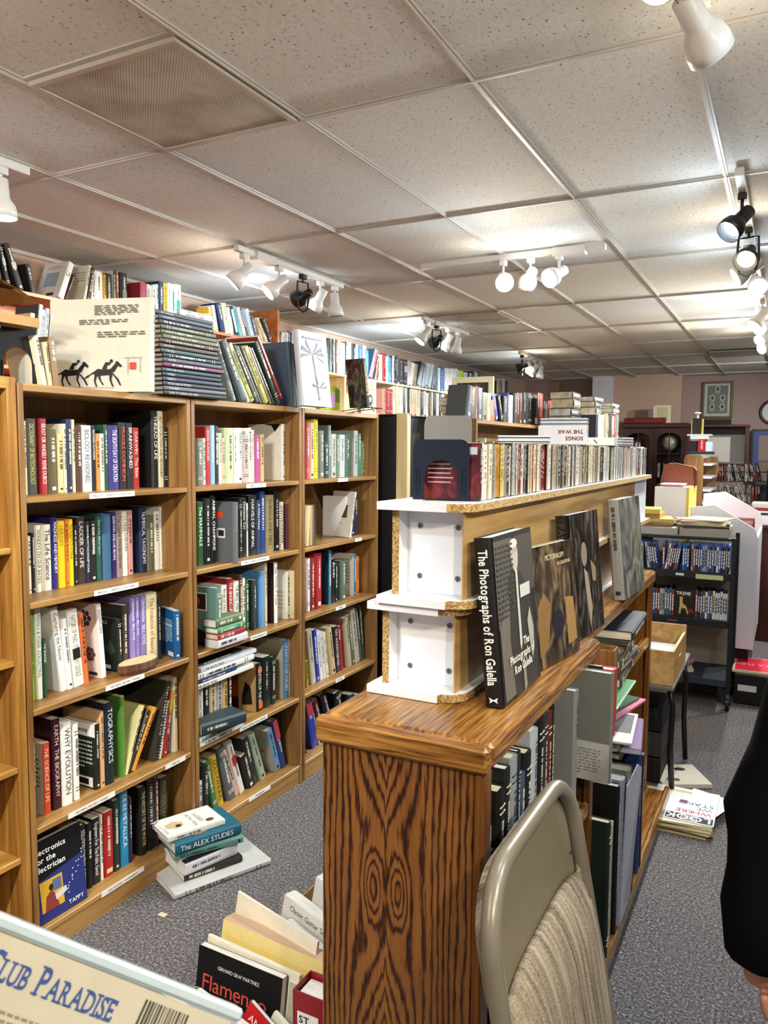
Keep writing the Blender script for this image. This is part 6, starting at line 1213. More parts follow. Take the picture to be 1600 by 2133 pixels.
# ------------------------------------------------------------ carton of music books beside the low bookcase
r = thing('carton', 'open brown carton beside the near low bookcase, crammed with music books', 'carton', (-1.13, 1.75, 0))
cb = mat('a8865c', .85, name='cardboard'); bx = MB()
X0, X1, Y0_, Y1_ = -1.41, -.86, 1.30, 2.30
part('carton_wall', MB().box((X0, Y0_, 0), (X0+.005, Y1_, .12), cb), r); part('carton_wall', MB().box((X1-.005, Y0_, 0), (X1, Y1_, .12), cb), r)
part('carton_wall', MB().box((X0+.0051, Y0_, 0), (X1-.0051, Y0_+.005, .12), cb), r); part('carton_wall', MB().box((X0+.0051, Y1_-.005, 0), (X1-.0051, Y1_, .12), cb), r)
part('carton_bottom', MB().box((X0+.0051, Y0_+.0051, .0), (X1-.0051, Y1_-.0051, .004), cb), r)
def music(x0, y, w, h, t, col, lean, yaw, roll, label, fr=None, spiral=False, pages=WPAGES, st='soft', z=.006, name='music_book'):
    # cover toward the viewer (-y), spine on the left
    M = Matrix.Translation((x0, y, z)) @ Matrix.Rotation(rad(yaw), 4, 'Z') @ Matrix.Rotation(rad(-lean), 4, 'X') @ Matrix.Rotation(rad(roll), 4, 'Y') @ Matrix.Rotation(pi, 4, 'Z') @ Matrix.Translation((0, -t/2, 0))
    add_book(M, h, t, w, col, label, 'music books in the carton', name=name, style=st, deco=False, fr=fr, spiral=spiral, pages=pages)
music(-1.375, 1.35, .27, .255, .02, '2c5c9c', 8, -4, 4, 'blue and white booklet at the front corner of the carton', [('r',0,0,1,.6,'e4e8ec'),('t','MEL',.1,.72,.12,.4,'l',1,'f0f4f8')])
music(-1.325, 1.39, .28, .265, .022, 'c4c4cc', 8, -4, 9, 'grey spiral-bound songbook near the front of the carton', [('r',0,0,1,.85,'1c2030'),('t','Fiction',.1,.55,.1,.5,'l',0,'e8e8f0')], True)
music(-1.25, 1.43, .24, .29, .012, '141414', 8, -4, 24, 'red and black guitar book with small CD mark, slanting across the carton', [('r',0,.8,1,1,'b81c24'),('t','ANDRES SEGOVIA',.06,.85,.07,.88,'l',0,'f0e4dc'),('r',.06,.6,.3,.75,'c84040'),('t','CD',.08,.64,.06,.2,'l',1,'f0e0d8')])
music(-1.185, 1.452, .2, .265, .014, 'dcd8c4', 8, -4, 24, 'cream booklet lying slanted behind the red guitar book', [('t','Art by Urban Demons',.2,.7,.04,.6,'l',0,'3a3a38')])
fl = [('r',0,0,1,1,'121212'),('t','Flamenco',.08,.66,.13,.82,'l',0,'c8503c'),('t','GERHARD GRAF MARTINEZ',.25,.86,.03,.5,'l',0,'e0e0d8'),('e',.84,.35,.07,.10,'7cac74'),('e',.84,.35,.03,.04,'101010')]
music(-1.35, 1.475, .27, .31, .022, '141414', 8, 0, 1, 'black guitar method with large red title, in the carton', fl)
music(-1.075, 1.50, .15, .285, .02, 'b8b0a0', 8, 0, 1, 'grey tan guide book right of the black guitar method', [('t','of',.3,.8,.06,.2,'l',0,'6a4a3c'),('t','NING',.3,.62,.10,.6,'l',0,'8a5a48'),('t','y Guide',.3,.42,.05,.5,'l',0,'4a4440')])
music(-1.36, 1.505, .30, .32, .012, 'e0d8c0', 8, 0, 3, 'cream folder standing behind the black guitar method')
music(-1.345, 1.545, .33, .345, .05, 'e0cc84', 8, 0, 3, 'torn yellow envelope stuffed with papers in the carton', [('r',.05,.3,.9,.9,'d8c070')], name='envelope', pages=mat('c8a890', .8))
music(-1.37, 1.62, .31, .385, .008, 'e4dcc4', 8, -10, 4, 'tall cream card sheet leaning above the yellow envelope', st='soft')
music(-1.40, 1.60, .06, .30, .012, 'ece8dc', 16, 6, 6, 'white booklet with black rules at the left wall of the carton', [('r',.1,.5,.9,.9,'1a1a1a'),('r',.2,.55,.8,.85,'ecebe4')])
music(-1.32, 1.78, .33, .315, .045, 'd8d4cc', 8, -14, 6, 'thick spiral-bound guitar solos volume in the back half of the carton', [('t','Classic Guitar Solos',.1,.9,.05,.6,'l',0,'3a3a3a')], True)
music(-1.28, 1.72, .30, .285, .03, '7c8078', 8, -14, 8, 'grey green book below the guitar solos volume', [('r',.5,.1,.9,.5,'2a2c2c')])
music(-1.265, 1.86, .28, .34, .06, 'cfcfcb', 8, -8, 6, 'thick ivory songbook with dark blue frame, back of the carton', [('r',.08,.05,.92,.72,'2c3060'),('r',.1,.07,.9,.70,'c8c4bc'),('t','THE CLASSIC',.16,.55,.07,.7,'l',0,'2a2a34')])
music(-1.27, 1.97, .22, .33, .03, 'b8a888', 8, 0, 4, 'tan booklet at the very back of the carton'); music(-1.24, 2.03, .2, .35, .02, 'c8d0b8', 8, 0, 2, 'pale green booklet poking up at the back of the carton')
r = thing('binder', 'red ring binder with white handwritten labels beside the low bookcase', 'binder', (-.925, 1.53, .0))
part('cover', MB().cbox((-.09, -.05, .006), (.095, -.046, .325), mat('8c1c24', .4), .001).cbox((-.094, -.05, .006), (-.09, .03, .325), mat('8c1c24', .4), .001).cbox((-.09, .026, .006), (.095, .03, .325), mat('8c1c24', .4), .001), r, world=False)
part('pages', MB().box((-.085, -.04, .01), (.09, .02, .31), WPAGES), r, world=False)
lb_ = MB().box((-.08, -.0505, .24), (-.02, -.0501, .275), mat('ecebe8')).box((-.065, -.0505, .1), (-.03, -.0501, .2), mat('ecebe8'))
put_text(lb_, 'ST', (-.075, -.0508, .248), (1,0,0), (0,0,1), .018, ink('1a1a1a'), None, 1); put_text(lb_, 'methods', (-.056, -.0508, .195), (0,0,-1), (1,0,0), .014, ink('1a1a1a'), .09)
part('label_sticker', lb_, r, world=False)

# ------------------------------------------------------------ low table with wooden crate, magazines under it
r = thing('folding_table', 'low folding table with black curved legs under the wooden crate', 'table', (-.62, 3.98, 0))
part('tabletop', MB().cbox((-.90, 3.655, .545), (-.425, 4.34, .565), mat('6a655c', .5), .004), r)
for y in (3.74, 4.26):
    for x in (-.86, -.455): part('leg', MB().tube([(x, y, .544), (x+.02, y, .45), (x+.015, y, .25), (x+.03, y, .0135)], .013, BLK, 8), r, smooth=True)
r = thing('wooden_crate', 'pine wine crate with cut-out handle on the low folding table', 'crate', (-.66, 3.9, .566))
a0, a1, b0, b1, c0, c1_ = -.90, -.43, 3.665, 4.14, .566, .728
part('end_board', MB().cbox((a0, b0, c0), (a1, b0+.012, c1_), CRATE, .002), r); part('end_board', MB().cbox((a0, b1-.012, c0), (a1, b1, c1_+.03), CRATE, .002), r)
sb = MB(); x = a1-.012
for q_ in ((b0+.0121, c0, b1-.0121, c0+.09), (b0+.0121, c0+.125, b1-.0121, c1_), (b0+.0121, c0+.09, b0+.2, c0+.125), (b0+.3, c0+.09, b1-.0121, c0+.125)): sb.box((x, q_[0], q_[1]), (a1, q_[2], q_[3]), CRATE)
part('side_board', sb, r); part('side_board', MB().cbox((a0, b0+.0121, c0), (a0+.012, b1-.0121, c1_), CRATE, .002), r); part('bottom_board', MB().box((a0+.0121, b0+.0121, c0), (a1-.0121, b1-.0121, c0+.01), CRATE), r)
magazine('white sheet with a blue and green swirl lying in the wooden crate', -.60, 3.86, .6665, .26, .2, .004, 'f0f0f0', -.2, lambda m, t: (m.add([(.09*cos(a*.785)*(1-.2*(a%2))+.03, .07*sin(a*.785), t) for a in range(8)], [tuple(range(8))], ink('5cb4b8')), m.add([(.05*cos(a*.785), .04*sin(a*.785), t+.0003) for a in range(8)], [tuple(range(8))], ink('3c6cb8'))))
solo('paper_stack', MB().cbox((-.86, 3.70, .5765), (-.47, 4.08, .666), mat('e0ded6', .8), .002), 'white papers filling the wooden crate', 'papers')
zz = .0015
for i, (dx, dy, yw_, c) in enumerate(((-.01, 0, 0, 'c8b88c'), (0, .01, .1, 'a89870'), (.01, 0, -.05, 'd8c898'), (.0, -.01, .05, 'b8a87c'), (.01, .01, 0, 'd0c8a0'), (-.01, 0, .12, 'e0d8b8'))):
    magazine('%s old magazine, %s from the bottom of the pile on the aisle carpet' % (cname(c), ordn(i+1)), -.37+dx, 3.58+dy, zz, .27, .34, .0085, c, yw_, None, 0, 'magazines on the aisle carpet'); zz += .009
def lookd(m, t):
    for k, (c, b) in enumerate((('e4e4e0','1a1a1a'), ('1a1a1a','b8b8b8'), ('8a8a8a','e8e8e4'), ('1c1c1c','e8e8e4'))):
        x = .13-.065*k; m.box((x-.062, -.165, t-.0004), (x, -.105, t), ink('1a1a1a' if k % 2 == 0 else '8a8a88'))
    put_text(m, 'LOOK', (.12, -.112, t+.0004), (-1,0,0), (0,-1,0), .045, ink('ecece8'), .24, 1)
    put_text(m, 'WHERE', (.12, -.055, t+.0004), (-1,0,0), (0,-1,0), .032, ink('b83040'), .2); put_text(m, 'WE', (.12, -.012, t+.0004), (-1,0,0), (0,-1,0), .03, ink('7a7a80'), .08); put_text(m, 'STAND', (.12, .03, t+.0004), (-1,0,0), (0,-1,0), .032, ink('3c5c9c'), .2)
    m.box((-.02, .01, t-.0003), (.01, .04, t), ink('8a3a2c')); m.box((-.1, .12, t-.0003), (.02, .14, t), ink('d8bc90'))
magazine('white magazine on top of the aisle pile, red and blue upside-down lettering', -.355, 3.60, zz, .27, .34, .004, 'ecece8', .0, lookd)
magazine('white page with a black and white corner mark sticking out of the aisle pile', -.29, 3.66, zz-.0095, .2, .28, .0004, 'e8e8e4', -.35, None)
magazine('cream printed envelope with black oval logo lying under the table edge', -.43, 4.02, .0015, .24, .24, .02, 'd4ccb8', .5, lambda m, t: (m.add([(.03*cos(a*.6)+.03, .02*sin(a*.6)+.06, t) for a in range(10)], [tuple(range(10))], ink('1c1412')), m.box((-.08, -.08, t-.0003), (-.02, -.05, t), ink('4a4038'))))
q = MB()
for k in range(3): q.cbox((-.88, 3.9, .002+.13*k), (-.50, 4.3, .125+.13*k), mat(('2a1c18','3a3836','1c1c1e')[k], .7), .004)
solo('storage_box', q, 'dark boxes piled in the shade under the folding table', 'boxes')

# ------------------------------------------------------------ media cart with DVDs
r = thing('media_cart', 'black steel cart on casters holding two shelves of film discs', 'cart', (-.60, 5.4, 0))
cx0, cx1, cy0, cy1 = -.96, -.275, 5.21, 5.62; bk_ = mat('1c2026', .45, .2, .5, name='cart_steel')
for x in (cx0, cx1-.025):
    for y in (cy0, cy1-.025): part('post', MB().cbox((x, y, .11), (x+.025, y+.025, 1.10), bk_, .002), r)
for z, nm in ((.875, 'shelf'), (.575, 'shelf'), (.20, 'shelf')):
    part(nm, MB().cbox((cx0+.0255, cy0+.001, z-.045), (cx1-.0255, cy1-.001, z), bk_ if z > .3 else mat('2c3440', .8), .003), r)
part('top_rail', MB().cbox((cx0+.0255, cy0+.002, 1.078), (cx1-.0255, cy0+.022, 1.095), bk_, .002), r)
part('back_panel', MB().box((cx0+.026, cy1-.02, .2), (cx1-.026, cy1-.014, .95), mat('8c8578', .5)), r)
lbx = MB().box((-.62, cy0-.0002, .845), (-.57, cy0+.0008, .86), mat('e4e4e0')).box((-.50, cy0-.0002, .832), (-.34, cy0+.0008, .862), mat('c8d09c')); lbx.box((-.66, cy0-.0002, .545), (-.60, cy0+.0008, .557), mat('8c3c5c')); part('shelf_label', lbx, r)
for x in (cx0+.012, cx1-.012):
    for y in (cy0+.012, cy1-.012):
        w = MB().tube([(x, y, .11), (x, y, .085)], .012, mat('8a8a88', .3, .8), 8).tube([(x-.011, y+.02, .045), (x+.011, y+.02, .045)], .044, BLK, 18).cbox((x-.018, y-.005, .04), (x-.013, y+.03, .09), BLK, .001).cbox((x+.013, y-.005, .04), (x+.018, y+.03, .09), BLK, .001)
        part('caster', w, r)
part('drawer_tray', MB().cbox((cx0+.03, cy0-.09, .735+.0), (-.38, cy0+.10, .77), mat('6c6a68', .5), .006), r) if 0 else None
dc = 'e4e4e8 2c4c8c 141618 8c3c34 3c6c8c 5c4c3c 9ca8b4 1c1c20 2c6cb4 c8c0b0 4c5c6c 7c2c34 3c3c44 b8a48c 1c2c44'.split()
def dvd(x, t, z, col, label, blue, h=.19, y=None, lean=0):
    m = MB(); y = cy0+.02 if y is None else y
    m.cbox((0, 0, 0), (t, .135, h), mat('3c6ccc' if blue else '17181a', .25, 0, .5), .0008); m.box((t*.06, -.0006, .002), (t*.94, -.0001, h*(.93 if blue else .99)), mat(col, .35))
    dk = 'e8e8e8' if lum(col) < 110 else '26262a'; z_ = h*.8
    while z_ > h*.25:
        w = rr.uniform(.01, .025); m.box((t*.25, -.0009, z_-w), (t*.75, -.0007, z_), ink(dk)); z_ -= w+.004
    m.xf(Matrix.Translation((x, y, z)) @ Matrix.Rotation(lean, 4, 'Y')); return solo('dvd_case', m, label, 'DVD case', 'film discs on the cart')
x = cx0+.03; k = 0
while x < cx1-.045:
    k += 1; t = rr.choice((.012, .013, .0145)); col = rr.choice(dc); ln = 0
    if k in (14, 24): x += .012
    lean_ = -rad(8) if 9 <= k <= 13 else rad(9) if 15 <= k <= 20 else 0
    if k == 9: x += .03
    if k == 15: x += .0
    h = .173 if lean_ else .175
    dvd(x, t-.0006, .8755+(.0 if lean_ <= 0 else t*sin(lean_)), col, '%s film disc case, %s from left on the upper cart shelf' % (cname(col), ordn(k)), k % 3 != 0, h, lean=lean_)
    x += t/cos(lean_)
    if k == 20: x += .03
    if k == 13: x += .012
x = cx0+.03; k = 0
while x < cx1-.045:
    k += 1; t = .0145; col = rr.choice(dc) if not 30 <= k <= 36 else 'dcdcde'
    if k == 22:
        q = MB().cbox((0, 0, 0), (.125, .02, .175), mat('2a2622', .3), .001); q.add([(.03,-.0005,.02),(.035,-.0005,.09),(.05,-.0005,.09),(.075,-.0005,.07),(.09,-.0005,.02),(.08,-.0005,.02),(.07,-.0005,.055),(.045,-.0005,.055),(.04,-.0005,.02)], [(0,1,2,3,4,5,6,7,8)], ink('c8b078'))
        q.box((.034,-.0005,.09),(.052,-.0004,.13), ink('c8b078')); q.add([(.08,-.0004,.03),(.12,-.0004,.03),(.115,-.0004,.055),(.09,-.0004,.05)], [(0,1,2,3)], ink('8c2c24'))
        put_text(q, 'TREME', (.012, -.0006, .142), (1,0,0), (0,0,1), .02, ink('ecebe4'), .1, 1); q.xf(Matrix.Translation((x, cy0+.02, .5755))); solo('dvd_case', q, 'dark boxed film set facing out on the cart, pale wooden chair on its cover', 'DVD case'); x += .127; continue
    dvd(x, t-.0006, .5755, col, '%s film disc case, %s from left on the lower cart shelf' % (cname(col), ordn(k)), False, rr.choice((.185,.175))); x += t
solo('tray', MB().cbox((-.86, cy0-.06, .7755), (-.37, cy0+.14, .7825), mat('77746f', .4), .003).cbox((-.86, cy0-.06, .7827), (-.37, cy0-.054, .80), mat('77746f', .4), .002), 'grey shallow tray sitting over the lower cart shelf', 'tray') if 0 else None
add_book(lieM(-.55, cy0+.09, .7655, rad(-90), .02) , .12, .026, .10, '5a1420', 'dark red box lying across the discs on the lower cart shelf', None) if 0 else None
# papers on the cart top
zz = 1.0955
q = MB().cbox((cx0+.03, cy0+.02, 1.0955), (-.62, cy1-.02, 1.145), mat('a8a49c', .6), .003); solo('carton', q, 'grey flat carton on the cart top, left half, heaped with papers', 'carton')
q = MB().cbox((-.61, cy0+.02, 1.0955), (-.32, cy1-.02, 1.15), mat('a39d92', .6), .003); solo('carton', q, 'grey flat carton on the cart top, right half, under magazines', 'carton')
for i, (x, y, w, d, t, c, yw_) in enumerate(((-.80,5.40,.26,.3,.014,'7c6444',.1),(-.78,5.42,.27,.3,.014,'a08858',-.1),(-.80,5.40,.25,.28,.02,'c8a860',.2),(-.84,5.42,.2,.26,.03,'a8843c',.0),(-.85,5.4,.2,.26,.03,'dcb860',.1))):
    magazine('%s yellowed paper bundle, %s from the bottom on the left of the cart top' % (cname(c), ordn(i+1)), x, y, 1.1455+sum((.0145,.0145,.0205,.0305,.0305)[:i]), w, d, t, c, yw_, None, 0, 'yellowed papers on the cart')
for i, (x, y, w, d, t, c, yw_) in enumerate(((-.46,5.38,.27,.3,.014,'3c3c34',.05),(-.47,5.38,.28,.28,.012,'c8bca0',-.1),(-.47,5.40,.28,.28,.008,'dce0a8',.15),(-.5,5.40,.28,.28,.008,'d89c94',.3),(-.46,5.4,.26,.28,.008,'dcdcb8',-.25))):
    magazine('%s magazine, %s from the bottom on the right of the cart top' % (cname(c), ordn(i+1)), x, y, 1.1505+sum((.0145,.0125,.0085,.0085,.0085)[:i]), w, d, t, c, yw_, None, 0, 'magazines on the cart')
for i, (x, y, z, c, yw_) in enumerate(((-.52, 5.40, .2005, 'e8dcc8', .2), (-.53, 5.38, .225, 'e0a8c0', -.2), (-.55, 5.40, .25, 'd88c4c', .1), (-.55, 5.36, .275, 'c84c3c', .3))):
    add_book(lieM(x, y, z, yw_, .024) @ Matrix.Translation((0,0,-.09)), .18, .024, .12, c, '%s paperback, %s from the bottom of the small pile on the lowest cart shelf' % (cname(c), ordn(i+1)), 'paperbacks on the lowest cart shelf', single=True)

# ------------------------------------------------------------ white bins and boxes beyond the cart
r = thing('display_box', 'tall white melamine box with yellow plywood edge beyond the cart', 'box', (-.70, 6.0, 0))
part('front_panel', MB().cbox((-.84, 5.72, 0), (-.63, 5.735, 1.385), WHITE, .001), r); part('side_panel', MB().cbox((-.63, 5.72, 0), (-.612, 6.2, 1.385), mat('e0b850', .5), .001), r); part('carcass', MB().box((-.83, 5.736, 0), (-.631, 6.2, 1.38), WHITE), r)
solo('papers', MB().cbox((-.80, 5.76, 1.386), (-.66, 5.95, 1.397), mat('c8645c'), .001).cbox((-.81, 5.75, 1.3972), (-.655, 5.96, 1.405), mat('e4e0dc'), .001), 'red and white leaflets on the tall white box', 'papers')
m = MB(); m.prism([(-.13, 0), (.13, 0), (.115, .13), (-.06, .155), (-.11, .14)], .1, mat('7c3c24', .3), 1); m.xf(Matrix.Translation((-.655, 6.02, 1.3865)))
r = thing('leather_case', 'brown leather case with rounded lid standing on the tall white box', 'case', (-.72, 6.05, 1.386))
part('case_body', MB().prism([(-.13, 0), (.11, 0), (.10, .12), (.085, .135), (-.07, .16), (-.10, .15)], .10, mat('8a4426', .3, 0, .5), 1, -.05), r, world=False); part('case_flap', MB().prism([(.101, 0), (.125, 0), (.12, .11), (.10, .135), (-.04, .163), (.084, .136)], .10, mat('5c2818', .35), 1, -.04), r, world=False)
r = thing('record_bin', 'white sloping record bin with slanted sides beyond the cart', 'bin', (-.4, 6.0, 0))
prf = [(-.60, .30), (-.60, 1.25), (-.44, 1.27), (-.19, 1.12), (-.17, 1.06), (-.17, .30)]
part('side_panel', MB().prism([(x, z) for x, z in prf], .018, WHITE, 1, 5.70), r); part('side_panel', MB().prism([(x, z+.05 if z > 1 else z) for x, z in prf], .018, WHITE, 1, 6.6), r)
part('front_panel', MB().box((-.19, 5.7185, .30), (-.172, 6.599, 1.05), WHITE), r); part('bin_floor', MB().box((-.59, 5.7185, .9), (-.1905, 6.599, .915), WHITE), r); part('back_panel', MB().box((-.60, 5.7185, .30), (-.5905, 6.599, 1.2), WHITE), r)
part('base', MB().box((-.58, 5.75, 0), (-.2, 6.58, .2995), BLK), r)
k = 0
for y in [5.76+.032*i for i in range(24)]:
    k += 1; c = rr.choice(dc+['c8a86c', 'a8b05c', 'c85c4c']); solo('record_sleeve', MB().box((-.57, y, .916), (-.22, y+.006, 1.13+.0*k), mat(c, .4)), '%s card sleeve, %s from the front in the white sloping bin' % (cname(c), ordn(k)), 'record sleeve', 'sleeves in the white bin')
r = thing('flat_box', 'black floor box with a red lettered record sleeve lying on it' if 0 else 'low black box on the carpet right of the cart, beneath the red sleeve', 'box', (-.17, 5.62, 0))
part('box_body', MB().cbox((-.262, 5.42, 0), (.05, 5.80, .20), BLK, .004), r); part('label_sticker', MB().box((-.24, 5.418, .09), (-.13, 5.4199, .13), mat('d8d8d8')), r)
magazine('bright red sleeve with pink lettering lying on the low black box', -.11, 5.63, .2005, .34, .36, .018, 'ddd4b8', 0, lambda m, t: (m.box((-.155, -.17, t-.0004), (.17, .17, t), ink('c81c34')), put_text(m, 'XUXA FUN', (.15, .03, t+.0004), (-1,0,0), (0,-1,0), .07, ink('e86c94'), .3, 1)))

# ------------------------------------------------------------ far end of the shop
r = thing('glass_cabinet', 'mahogany cabinet with two glazed doors against the end wall', 'cabinet', (-1.75, 12.0, 0))
gx_0, gx_1, gy_0, gy_1 = -2.2, -1.33, 11.75, 12.15
part('carcass_side', MB().box((gx_0, gy_0+.03, 0), (gx_0+.03, gy_1, 1.96), DARKW), r); part('carcass_side', MB().box((gx_1-.03, gy_0+.03, 0), (gx_1, gy_1, 1.96), DARKW), r); part('cornice', MB().cbox((gx_0-.03, gy_0-.01, 1.961), (gx_1+.03, gy_1, 2.03), DARKW, .01), r); part('back_panel', MB().box((gx_0+.031, gy_1-.02, .0), (gx_1-.031, gy_1, 1.96), DARKW), r)
for z in (.45, .95, 1.25, 1.6): part('shelf', MB().box((gx_0+.031, gy_0+.05, z-.02), (gx_1-.031, gy_1-.021, z), DARKW), r)
for k in range(2):
    a = gx_0+.005+k*.43; b = a+.425; d = MB(); y = gy_0
    d.box((a, y, .1), (a+.05, y+.025, 1.955), DARKW).box((b-.05, y, .1), (b, y+.025, 1.955), DARKW).box((a+.0501, y, .1), (b-.0501, y+.025, .18), DARKW)
    n = 8; pts = [(a+.0501, 1.955), (a+.0501, 1.80)]+[((a+b)/2-.16*cos(q_*pi/n), 1.80+.09*sin(q_*pi/n)) for q_ in range(n+1)]+[(b-.0501, 1.80), (b-.0501, 1.955)]
    d.prism(pts, .025, DARKW, 1, y); d.box(((a+b)/2-.006, y+.002, .18), ((a+b)/2+.006, y+.02, 1.9), DARKW); dd = part('door', d, r)
    g_ = MB().box((a+.045, y+.01, .17), (b-.045, y+.013, 1.9), GLASS); go = link('glass_pane', mesh('glass_pane', g_.xf(r.matrix_world.inverted())), dd)
def inside(name, label, cat, mb_, sm=False): return solo(name, mb_, label, cat, smooth=sm)
gl = MB(); R_ = .12; cx_, cy_, cz_ = -1.56, 11.95, 1.75; rings = 14; sg = 22
vs = [(cx_+R_*sin(pi*i/rings)*cos(2*pi*j/sg), cy_+R_*sin(pi*i/rings)*sin(2*pi*j/sg), cz_+R_*cos(pi*i/rings)) for i in range(rings+1) for j in range(sg)]
gl.add(vs, [(i*sg+j, i*sg+(j+1)%sg, (i+1)*sg+(j+1)%sg, (i+1)*sg+j) for i in range(rings) for j in range(sg)], _photo('globe_map', '8a8c74', 'a8a88c', 'c8c4a4', 6))
gl.tube([(cx_, cy_, 1.601), (cx_, cy_, 1.63)], .05, DARKW, 12); inside('globe', 'pale terrestrial globe behind the right cabinet door', 'globe', gl, True)
inside('mantel_clock', 'small dark clock with white dial behind the left cabinet door', 'clock', MB().cbox((-2.07, 11.9, 1.601), (-1.95, 11.98, 1.80), DARKW, .01).tube([(-2.01, 11.899, 1.72), (-2.01, 11.893, 1.72)], .04, mat('e4e0d8'), 16))
k = 0
for x, z, h in ((-2.1,1.251,.16),(-2.06,1.251,.2),(-2.02,1.251,.14),(-1.7,1.251,.2),(-1.63,1.251,.22),(-1.55,1.251,.18),(-1.5,1.251,.24),(-2.1,.951,.22),(-2.05,.951,.2),(-1.98,.951,.24),(-1.7,.951,.2),(-1.5,.951,.22)):
    k += 1; c = ('3c8c8c','c8c4b8','7c2c2c','d8d4c8','4c3c2c','2c3c6c','3c4c8c','e0dcd0','b8c090','1c1c20','c8a86c','4c4c4c')[k-1]
    add_book(Matrix.Translation((x, 11.85, z)) @ Matrix.Rotation(rad(-90), 4, 'Z') @ Matrix.Rotation(rad(-6 if k % 3 == 0 else 0), 4, 'X'), h, .03, .15, c, '%s book inside the glazed mahogany cabinet, %s counting from upper left' % (cname(c), ordn(k)), 'books in the glazed cabinet', single=True)
inside('box_file', 'long red patterned box lying on the mahogany cabinet', 'box', MB().cbox((-2.2, 11.8, 2.0305), (-1.62, 12.05, 2.11), mat('6c1c20', .5), .004).box((-2.05, 11.7995, 2.05), (-1.66, 11.7999, 2.09), ink('8c3434')))
inside('book', 'cream illustrated book standing face out on the mahogany cabinet', 'book', MB().cbox((-1.78, 11.86, 2.0305), (-1.56, 11.88, 2.29), mat('ddd8b8', .3), .002).box((-1.75, 11.859, 2.06), (-1.60, 11.8599, 2.26), ink('c8c08c')).cbox((-1.80, 11.86, 2.0305), (-1.781, 11.88, 2.28), mat('e8e4dc'), .001))
inside('desk_lamp', 'small lamp with white mushroom shade on top of the shelf stack', 'lamp', MB().tube([(-.79, 7.85, 1.94), (-.79, 7.85, 1.97), (-.79, 7.85, 1.99), (-.79, 7.85, 2.0)], [.009, .009, .035, .014], mat('e4e4e4'), 12).box((-.83, 7.8, 1.791), (-.75, 7.88, 1.94), mat('1a1612')).box((-.842, 7.81, 1.791), (-.8305, 7.87, 1.935), mat('d8c078')).box((-.7495, 7.81, 1.791), (-.738, 7.87, 1.935), mat('c8a84c')))
r = thing('picture_frame', 'gold framed print of five oval portraits on the end wall', 'picture frame', (-1.0, 12.52, 2.12))
fr_ = MB(); X0, X1, Z0, Z1 = -1.21, -.79, 2.12, 2.66; fmm = mat('6c6248', .4, .3)
fr_.cbox((X0, 12.50, Z0), (X0+.03, 12.549, Z1), fmm, .006).cbox((X1-.03, 12.50, Z0), (X1, 12.549, Z1), fmm, .006).cbox((X0+.0301, 12.50, Z0), (X1-.0301, 12.549, Z0+.03), fmm, .006).cbox((X0+.0301, 12.50, Z1-.03), (X1-.0301, 12.549, Z1), fmm, .006)
part('frame', fr_, r); pc = MB().box((X0+.0302, 12.53, Z0+.0302), (X1-.0302, 12.54, Z1-.0302), mat('b8b8a8')).box((X0+.07, 12.528, Z0+.07), (X1-.07, 12.5299, Z1-.06), mat('6c6e66'))
for cx_, cz_ in ((-1.0, 2.55), (-1.07, 2.42), (-.93, 2.42), (-1.07, 2.29), (-.93, 2.29)):
    pc.add([(cx_+.038*cos(a*.6283), 12.5275, cz_+.045*sin(a*.6283)) for a in range(10)], [tuple(range(10))], ink('c8c8bc')); pc.add([(cx_+.026*cos(a*.6283), 12.527, cz_+.032*sin(a*.6283)) for a in range(10)], [tuple(range(10))], ink('54564e')); pc.box((cx_-.035, 12.5275, cz_-.065), (cx_+.035, 12.5279, cz_-.057), ink('c8c8bc'))
part('print', pc, r)
inside('wall_panel', 'black rectangular panel on the end wall just under the framed print', 'panel', MB().cbox((-1.20, 12.42, 1.86), (-.80, 12.549, 2.10), mat('0c0c0e', .5), .004))
r = thing('wall_clock', 'round dark wooden wall clock cut off by the right edge', 'clock', (-.25, 12.5, 2.2)); n = 28; Rc = .165
part('clock_frame', MB().tube([(-.25+Rc*cos(2*pi*a/n), 12.52, 2.2+Rc*sin(2*pi*a/n)) for a in range(n+1)], .02, DARKW, 8), r, smooth=True); part('clock_face', MB().prism([(-.25+.155*cos(2*pi*a/n), 2.2+.155*sin(2*pi*a/n)) for a in range(n)], .01, mat('c8ccd0', .3), 1, 12.53), r)
r = thing('picture_frame', 'large dark framed landscape print at the right edge near the clock', 'picture frame', (-.3, 12.4, 1.2))
part('frame', MB().cbox((-.52, 12.44, 1.15), (.1, 12.47, 1.95), mat('14161c', .4), .004), r); part('mat_board', MB().box((-.49, 12.436, 1.18), (.1, 12.4399, 1.92), mat('3c4c84')), r); part('print', MB().box((-.42, 12.434, 1.5), (.1, 12.4359, 1.86), mat('8a7468')).box((-.42, 12.434, 1.2), (.1, 12.4359, 1.48), mat('7c6c54')), r)
r = thing('printer_hutch', 'dark wooden hutch with a white pleated panel in its open front', 'hutch', (-.85, 10.6, 0))
hy = 10.4
part('side_panel', MB().cbox((-1.17, hy, 0), (-1.14, hy+.35, 1.93), DARKW, .003), r); part('side_panel', MB().cbox((-.50, hy, 0), (-.47, hy+.35, 1.93), DARKW, .003), r); part('top_board', MB().cbox((-1.18, hy-.01, 1.931), (-.46, hy+.36, 1.96), DARKW, .004), r); part('white_panel', MB().box((-1.139, hy+.2, 1.50), (-.501, hy+.21, 1.84), mat('c8ccd0', .6)).box((-1.139, hy+.19, 1.84), (-.501, hy+.23, 1.93), BLK), r)
for z in (1.48, 1.13, .8): part('shelf', MB().cbox((-1.139, hy, z-.03), (-.501, hy+.33, z-.001), DARKW, .002), r)
